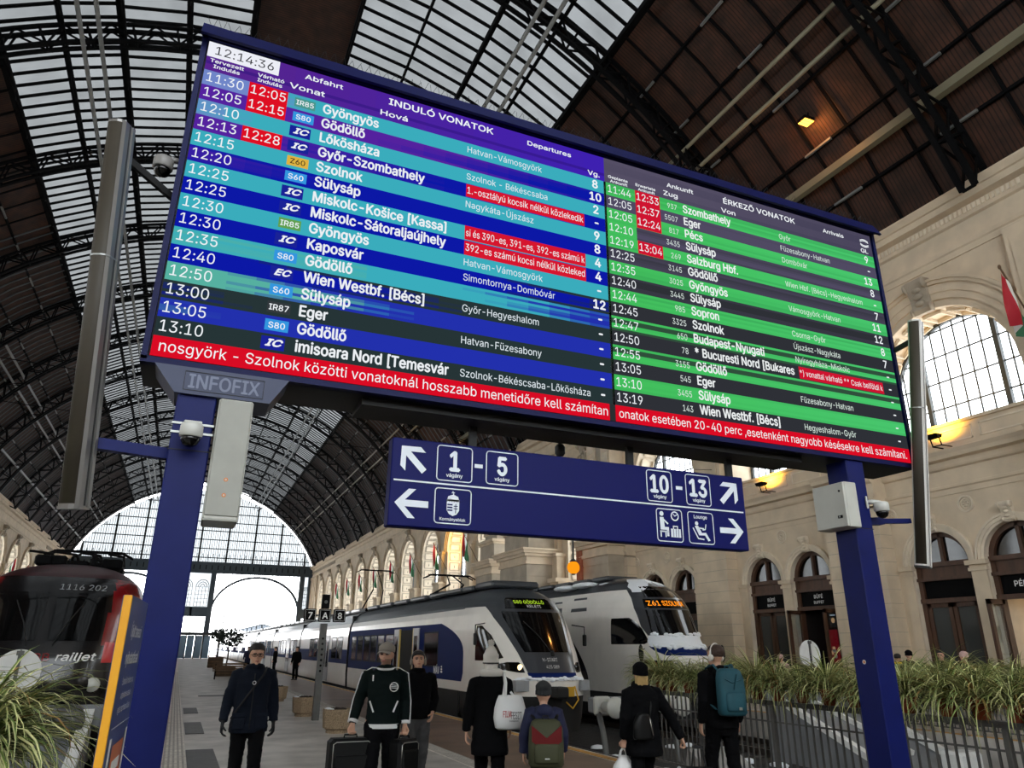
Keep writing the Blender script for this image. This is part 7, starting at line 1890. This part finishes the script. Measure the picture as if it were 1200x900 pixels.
gripR = onto(A, A['wri'][0]+Vector((0.01, 0.03, -0.10))); gripL = onto(A, A['wri'][1]+Vector((0, 0.03, -0.10)))
def case(label, g, rz, w, h, d, name='suitcase'):
    t = thing(name, label, 'suitcase', (g.x, g.y, g.z-h-0.03), rz)
    b = MB(); b.cbox((0, 0, h/2), w, d, h, 0, 0.035); sh_ = b.build('shell', ['leather_black'], t)
    b = MB(); b.tube([(-0.07, 0, h-0.01), (-0.065, 0, h+0.028), (0.065, 0, h+0.028), (0.07, 0, h-0.01)], 0.011, 8); b.build('handle', ['leather_black'], t)
    b = MB(); z0 = 0.06
    b.tube([(-w/2+0.03, -d/2-0.003, z0), (-w/2+0.03, -d/2-0.003, h-0.05), (-w/2+0.06, -d/2-0.003, h-0.03), (w/2-0.06, -d/2-0.003, h-0.03), (w/2-0.03, -d/2-0.003, h-0.05), (w/2-0.03, -d/2-0.003, z0)], 0.005, 6); b.build('zip', ['metal_small'], sh_)
    b = MB(); b.cbox((0, -d/2-0.012, h*0.42), w*0.76, 0.03, h*0.6, 0, 0.012); b.build('front_pocket', ['leather_black'], sh_)
    for s in (-1, 1): b = MB(); b.lathe([(0.03, -0.012), (0.03, 0.012)], 12, (s*(w/2-0.05), 0.03, -0.012), 0, axis='x'); b.build('wheel', ['rubber'], t)
    return t
case('large black soft suitcase carried by the bearded person in cap', gripR, A['t'].rotation_euler.z+0.25+PI, 0.46, 0.56, 0.22)
case('small black travel bag in the other hand of the capped person', gripL, A['t'].rotation_euler.z+0.7+PI, 0.30, 0.36, 0.2, 'travel_bag')

# 3 the person with headphones behind
p3 = at(490, 785, 9.6)
A = person('person in black jacket and grey trousers with headphones behind the capped person', p3, face(p3, (1.0, 0)), 1.68,
    WALK_R, [((0.245, -0.05, 1.14), (0.225, 0.13, 1.0), (-0.2, 0.6, -0.6), (-1, 0, 0), 0.9), ((-0.25, -0.08, 1.14), (-0.21, 0.10, 0.98), (0.2, 0.5, -0.8), (1, 0, 0), 0.9)],
    dict(coat='cloth_black', garment='jacket', hem=0.90, fat=1.02, hood=True, collar=1.2, hair='hair_dark', hairline=0.16, headphones='cap_grey', trousers='cloth_grey', legfat=1.15, voxel=0.0075, head=(0.0, -0.3)))
case('dark bag hanging low beside the grey trousers of the person with headphones', onto(A, Vector((0.05, -0.28, 0.62))), 0.4, 0.26, 0.34, 0.16, 'travel_bag')

# 4 the woman in white bobble hat, seen from behind, with a tote bag
p4 = at(575, 795, 8.2)
A = person('person in white bobble hat and long black coat seen from behind', p4, face(p4, (p4[0]*1.9, p4[1]*1.9)), 1.68,
    WALK_L, [((0.24, -0.04, 1.15), (0.235, 0.06, 0.95), (0, 0.3, -1), (-1, 0, 0), 0.8), ((-0.25, -0.05, 1.14), (-0.27, 0.0, 0.90), (-0.05, 0.1, -1), (1, 0, 0), 0.8)],
    dict(coat='cloth_black', garment='long_coat', hem=0.66, fat=1.02, flare=1.12, collar=2.0, hat='beanie', hatcol='cloth_cream', tall=True, hair='cloth_cream', hairline=0.15, hairlen=0.03, voxel=0.0085))
V = A['V']
b = MB(); b.tube([V((0.095*math.cos(a), -0.002+0.092*math.sin(a), 1.525)) for a in [2*PI*q/18 for q in range(19)]], 0.046, 8); b.build('scarf', ['cloth_cream'], A['t'])
t = thing('tote_bag', 'white cotton tote bag with red and black print hanging from a shoulder', 'bag', onto(A, V((0.21, -0.12, 0.935))), A['t'].rotation_euler.z+0.25)
b = MB(); rows = []
for z, w, d in ((0.0, 0.13, 0.03), (0.02, 0.165, 0.075), (0.12, 0.185, 0.085), (0.22, 0.175, 0.065), (0.3, 0.15, 0.04), (0.345, 0.13, 0.022)): rows.append(ring(0, -0.06, z, w, d, d, 22, 2.6))
b.loft(rows, 0, True, True); bg = b.build('bag', ['cloth_white'], t)
for v in bg.data.vertices: v.co += Vector((0, 0.008*mnoise.noise(v.co*14), 0.01*mnoise.noise(v.co*9)))
for dy in (0.0, -0.05):
    b = MB(); b.tube([(-0.08, -0.06+dy*0.5, 0.33), (-0.045, 0.0+dy, 0.46), (-0.03, 0.10+dy*0.4, 0.565), (-0.02, 0.16, 0.54), (0.0, 0.13, 0.44), (0.05, -0.03, 0.33)] if dy == 0 else [(-0.06, -0.09, 0.33), (-0.04, -0.03, 0.47), (-0.03, 0.09, 0.57), (-0.025, 0.15, 0.55)], [(0.014, 0.005)]*(6 if dy == 0 else 4), 8); b.build('handle', ['cloth_white'], t)
b = MB(); fb = lambda u, v: (u, -0.152+0.6*max(0, v-0.12)**1.5, v)
put_text(b, 'FILM', -0.10, 0.13, 0.06, fb, 0, 0.01, 'l', width=0.09); put_text(b, 'FESZT', -0.012, 0.11, 0.07, fb, 1, 0.0, 'l', width=0.12); put_text(b, 'budapest', -0.03, 0.085, 0.018, fb, 1, 0.0, 'l', width=0.1)
b.build('print', ['print_red', 'print_black'], bg, recalc=False)

# 5 the child with a school backpack
p5 = at(637, 835, 7.7)
A = person('child in navy jacket and dark grey beanie seen from behind', p5, face(p5, (p5[0]*1.8-0.5, p5[1]*1.9)), 1.34,
    WALK_R, [((0.27, -0.02, 1.14), (0.28, 0.08, 0.93), (0, 0.2, -1), (-1, 0, 0), 0.8), ((-0.27, -0.05, 1.14), (-0.28, -0.02, 0.92), (0, 0, -1), (1, 0, 0), 0.8)],
    dict(coat='child_navy', garment='jacket', hem=0.84, fat=1.22, flare=1.05, hat='beanie', hatcol='beanie_grey', hair='hair_dark', hairline=0.16, headscale=1.2, voxel=0.0085, hood=True))
def backpack(label, ctx, z, w, h, d, m1, m2, m3, style):
    k = ctx['k']; t = thing('backpack', label, 'backpack', onto(ctx, Vector((0, (ctx['sh'](1.25)-0.155)*k-0.012, z))), ctx['t'].rotation_euler.z)
    b = MB(); rows = []
    for zz, f, dd in ((0, 0.86, 0.8), (0.03, 1, 1), (h*0.5, 1, 1), (h*0.8, 0.96, 0.85), (h*0.95, 0.82, 0.55), (h, 0.6, 0.3)): rows.append(ring(0, -d*0.5, zz, w/2*f, d*0.5, d*0.5*dd*1.1, 24, 3.2))
    b.loft(rows, 0, True, True); bd = b.build('body', [m1], t)
    b = MB(); b.loft([ring(0, -d*0.95, zz, w*0.36*f, 0.02, 0.045*f, 20, 3.0) for zz, f in ((h*0.1, 0.9), (h*0.14, 1), (h*0.45, 1), (h*0.5, 0.85))], 0, True, True); b.build('pocket', [m2], bd)
    b = MB(); b.tube([(-0.03, -d*0.3, h-0.01), (-0.025, -d*0.3, h+0.03), (0.025, -d*0.3, h+0.03), (0.03, -d*0.3, h-0.01)], 0.008, 8); b.build('grab_handle', [m3], t)
    for s in (-1, 1): b = MB(); b.tube([(s*w*0.3, -0.02, h*0.95), (s*w*0.36, 0.05*k, h+0.04*k), (s*w*0.40, 0.19*k, h+0.0), (s*w*0.44, 0.27*k, h-0.12), (s*w*0.47, 0.2*k, h*0.3), (s*w*0.45, 0.0, 0.06)], [(0.02, 0.007)]*6, 8); b.build('shoulder_strap', [m3], t)
    if style == 'chevron':
        b = MB(); f_ = lambda u, v: (u, -d*1.06, v)
        b.poly([(-w*0.42, h*0.88), (0, h*0.62), (w*0.42, h*0.88), (w*0.42, h*0.55), (0, h*0.33), (-w*0.42, h*0.55)], [], f_, 0); b.prism([(-w*0.42, h*0.88), (0, h*0.62), (w*0.42, h*0.88), (w*0.42, h*0.55), (0, h*0.33), (-w*0.42, h*0.55)], f_, lambda u, v: (u, -d*0.8, v), 0)
        b.build('flap', ['bag_red'], bd)
        b = MB(); b.cbox((0, -d*1.22, h*0.2), 0.05, 0.01, 0.012, 0, 0.003); b.build('label', ['cloth_white'], bd)
    else:
        b = MB(); b.tube([(-w*0.34, -d*1.0, h*0.78), (-w*0.1, -d*1.05, h*0.7), (w*0.34, -d*1.0, h*0.78)], 0.006, 6); b.bar((w*0.1, -d*1.06, h*0.88), (-w*0.05, -d*1.07, h*0.55), 0.02, 0.008); b.build('flap_strap', [m3], bd)
        b = MB(); b.cbox((w*0.1, -d*1.21, h*0.16), 0.04, 0.008, 0.03, 0, 0.003); b.build('label', ['metal_small'], bd)
    return t
backpack('red and olive school backpack on the back of the child', A, 0.60, 0.36, 0.44, 0.16, 'bag_olive', 'bag_olive', 'leather_black', 'chevron')

# 6 the woman in black with a white plastic bag
p6 = at(751, 805, 8.1)
A = person('person in black coat and cap with blond hair seen from behind', p6, face(p6, (p6[0]*1.5-1.5, p6[1]*2.2)), 1.57,
    WALK_R, [((0.33, -0.06, 1.18), (0.47, -0.10, 0.90), (0.3, -0.05, -0.8), (-1, 0.3, 0), 2.0), ((-0.25, -0.03, 1.14), (-0.24, 0.04, 0.90), (0, 0.1, -1), (0.5, 1, 0), 2.2)],
    dict(coat='cloth_black', garment='coat', hem=0.72, fat=1.12, flare=1.08, collar=1.8, hat='beanie', hatcol='cloth_black', hair='hair_blond', hairline=0.15, hairlen=0.09, voxel=0.0085, head=(-0.15, -0.1)))
V = A['V']
g = onto(A, A['wri'][1]+Vector((0, 0.03, -0.09)))
t = thing('plastic_bag', 'white plastic carrier bag in the left hand of the person in black', 'bag', (g.x, g.y, g.z-0.40), A['t'].rotation_euler.z)
b = MB(); b.loft([ring(0, 0, z, w, d, d, 22, 2.6) for z, w, d in ((0, 0.10, 0.05), (0.02, 0.14, 0.075), (0.14, 0.145, 0.08), (0.24, 0.11, 0.05), (0.3, 0.06, 0.03), (0.33, 0.05, 0.02))], 0, True, True)
bg = b.build('bag', ['plastic_white'], t)
for v in bg.data.vertices: v.co += Vector((0.012*mnoise.noise(v.co*16), 0.014*mnoise.noise(v.co*18+Vector((3, 0, 0))), 0.0))
b = MB()
for s in (-1, 1): b.tube([(s*0.045, 0, 0.31), (s*0.03, 0, 0.37), (0, 0.0, 0.405)], [(0.018, 0.004), (0.012, 0.004), (0.012, 0.004)], 8)
b.build('handle', ['plastic_white'], t)
t = thing('handbag', 'black leather shoulder bag on the back of the person in black', 'bag', onto(A, V((-0.10, -0.20, 0.92))), A['t'].rotation_euler.z+0.15)
b = MB(); b.loft([ring(0, 0, z, w, 0.04, 0.05, 20, 3.0) for z, w in ((0, 0.11), (0.02, 0.125), (0.16, 0.115), (0.23, 0.08), (0.25, 0.05))], 0, True, True); b.build('body', ['leather_black'], t)
b = MB(); b.tube([(0.08, -0.02, 0.2), (0.13, 0.02, 0.32), (0.16, 0.1, 0.5), (0.12, 0.2, 0.6)], [(0.012, 0.004)]*4, 8); b.build('strap', ['leather_black'], t)
b = MB(); b.tube([(0.05, -0.055, 0.22), (0.09, -0.056, 0.04)], 0.006, 6); b.build('zip', ['metal_small'], t)
g = onto(A, A['wri'][0]+Vector((0.04, -0.02, -0.09)))
t = thing('trolley_bag', 'small black trolley bag pulled by the person in black beside the railing', 'suitcase', (g.x+0.12, g.y-0.05, 0.0), A['t'].rotation_euler.z-0.4)
b = MB(); b.cbox((0, 0, 0.30), 0.34, 0.22, 0.46, 0, 0.04); b.build('shell', ['leather_black'], t)
hl = t.matrix_world.inverted() if False else None
b = MB()
for s in (-0.08, 0.08): b.bar((s, 0.09, 0.5), (s*0.6, 0.08, g.z-0.02), 0.016, 0.016)
b.bar((-0.06, 0.08, g.z), (0.06, 0.08, g.z), 0.026, 0.03); b.build('pull_handle', ['rubber'], t)
for s in (-0.13, 0.13): b = MB(); b.lathe([(0.035, -0.015), (0.035, 0.015)], 14, (s, 0.06, 0.036), 0, axis='x'); b.build('wheel', ['rubber'], t)

# 7 the man with the teal backpack
p7 = at(841, 785, 8.7)
A = person('person in dark jacket with white headphones and teal backpack walking away', p7, face(p7, (p7[0]+0.6, p7[1]+4)), 1.77,
    WALK_L, [((0.245, -0.05, 1.14), (0.245, 0.06, 0.92), (0, 0.2, -1), (-1, 0, 0), 0.8), ((-0.245, -0.05, 1.15), (-0.24, 0.05, 0.91), (0, 0.2, -1), (1, 0, 0), 0.8)],
    dict(coat='cloth_black', garment='jacket', hem=0.86, fat=1.03, collar=1.4, hood=True, hair='hair_brown', hairline=0.165, headphones='cloth_cream', voxel=0.0085, head=(0.35, 0.0), lean=0.04))
backpack('teal backpack on the person with white headphones', A, 1.02, 0.33, 0.50, 0.19, 'bag_teal', 'bag_teal', 'bag_teal', 'flap')

# --- small figures far down the platform and across the tracks
def small(label, p, rz, H, **o):
    o.setdefault('voxel', 0.016); o['nohands'] = False
    return person(label, p, rz, H, o.pop('legs', STAND), o.pop('arms', HANG), o)
small('person in black standing beside the train doors far down the platform', (6.25, 44.6), 2.4, 1.74, hair='hair_dark', hem=0.7)
small('person in dark clothes farther off by the train, behind the other standing figure', (6.0, 52.5), 1.2, 1.72, hair='hair_dark', hem=0.75)
small('distant person in dark clothes beside the tree boxes on the platform', (4.6, 56.0), 3.0, 1.72, coat='child_navy', hair='hair_dark', hem=0.7)
small('person in pink hooded jacket before the closed buffet door', (17.6, 19.2), 2.2, 1.60, coat='pink_cloth', hair='hair_blond', hem=0.85, hood=True, hat='beanie', hatcol='pink_cloth')
small('person in dark coat with yellow scarf half hidden by the right board post', (18.0, 15.2), -1.2, 1.66, hair='hair_dark', hem=0.8, collar=2.2)
b = MB(); b.tube([(0.09*math.cos(a), 0.09*math.sin(a), 1.42) for a in [2*PI*q/14 for q in range(15)]], 0.04, 8); b.build('scarf', ['yellow_cloth'], [o for o in col.objects if o.get('label', '').startswith('person in dark coat with yellow')][0])
small('person in black hooded coat left of the trio behind the far plants', (18.2, 15.0), 2.6, 1.74, hat='beanie', hatcol='cloth_black', hem=0.7, hood=True)
small('person in black with dark hair in the middle of the trio behind the far plants', (18.4, 14.2), 2.0, 1.76, hair='hair_dark', hem=0.7, hairlen=0.05)
small('person in black with pale pink hair, right of the trio behind the far plants', (18.4, 13.55), 1.4, 1.72, hat='beanie', hatcol='pink_cloth', hem=0.7)

bpy.data.scenes.remove(_work)
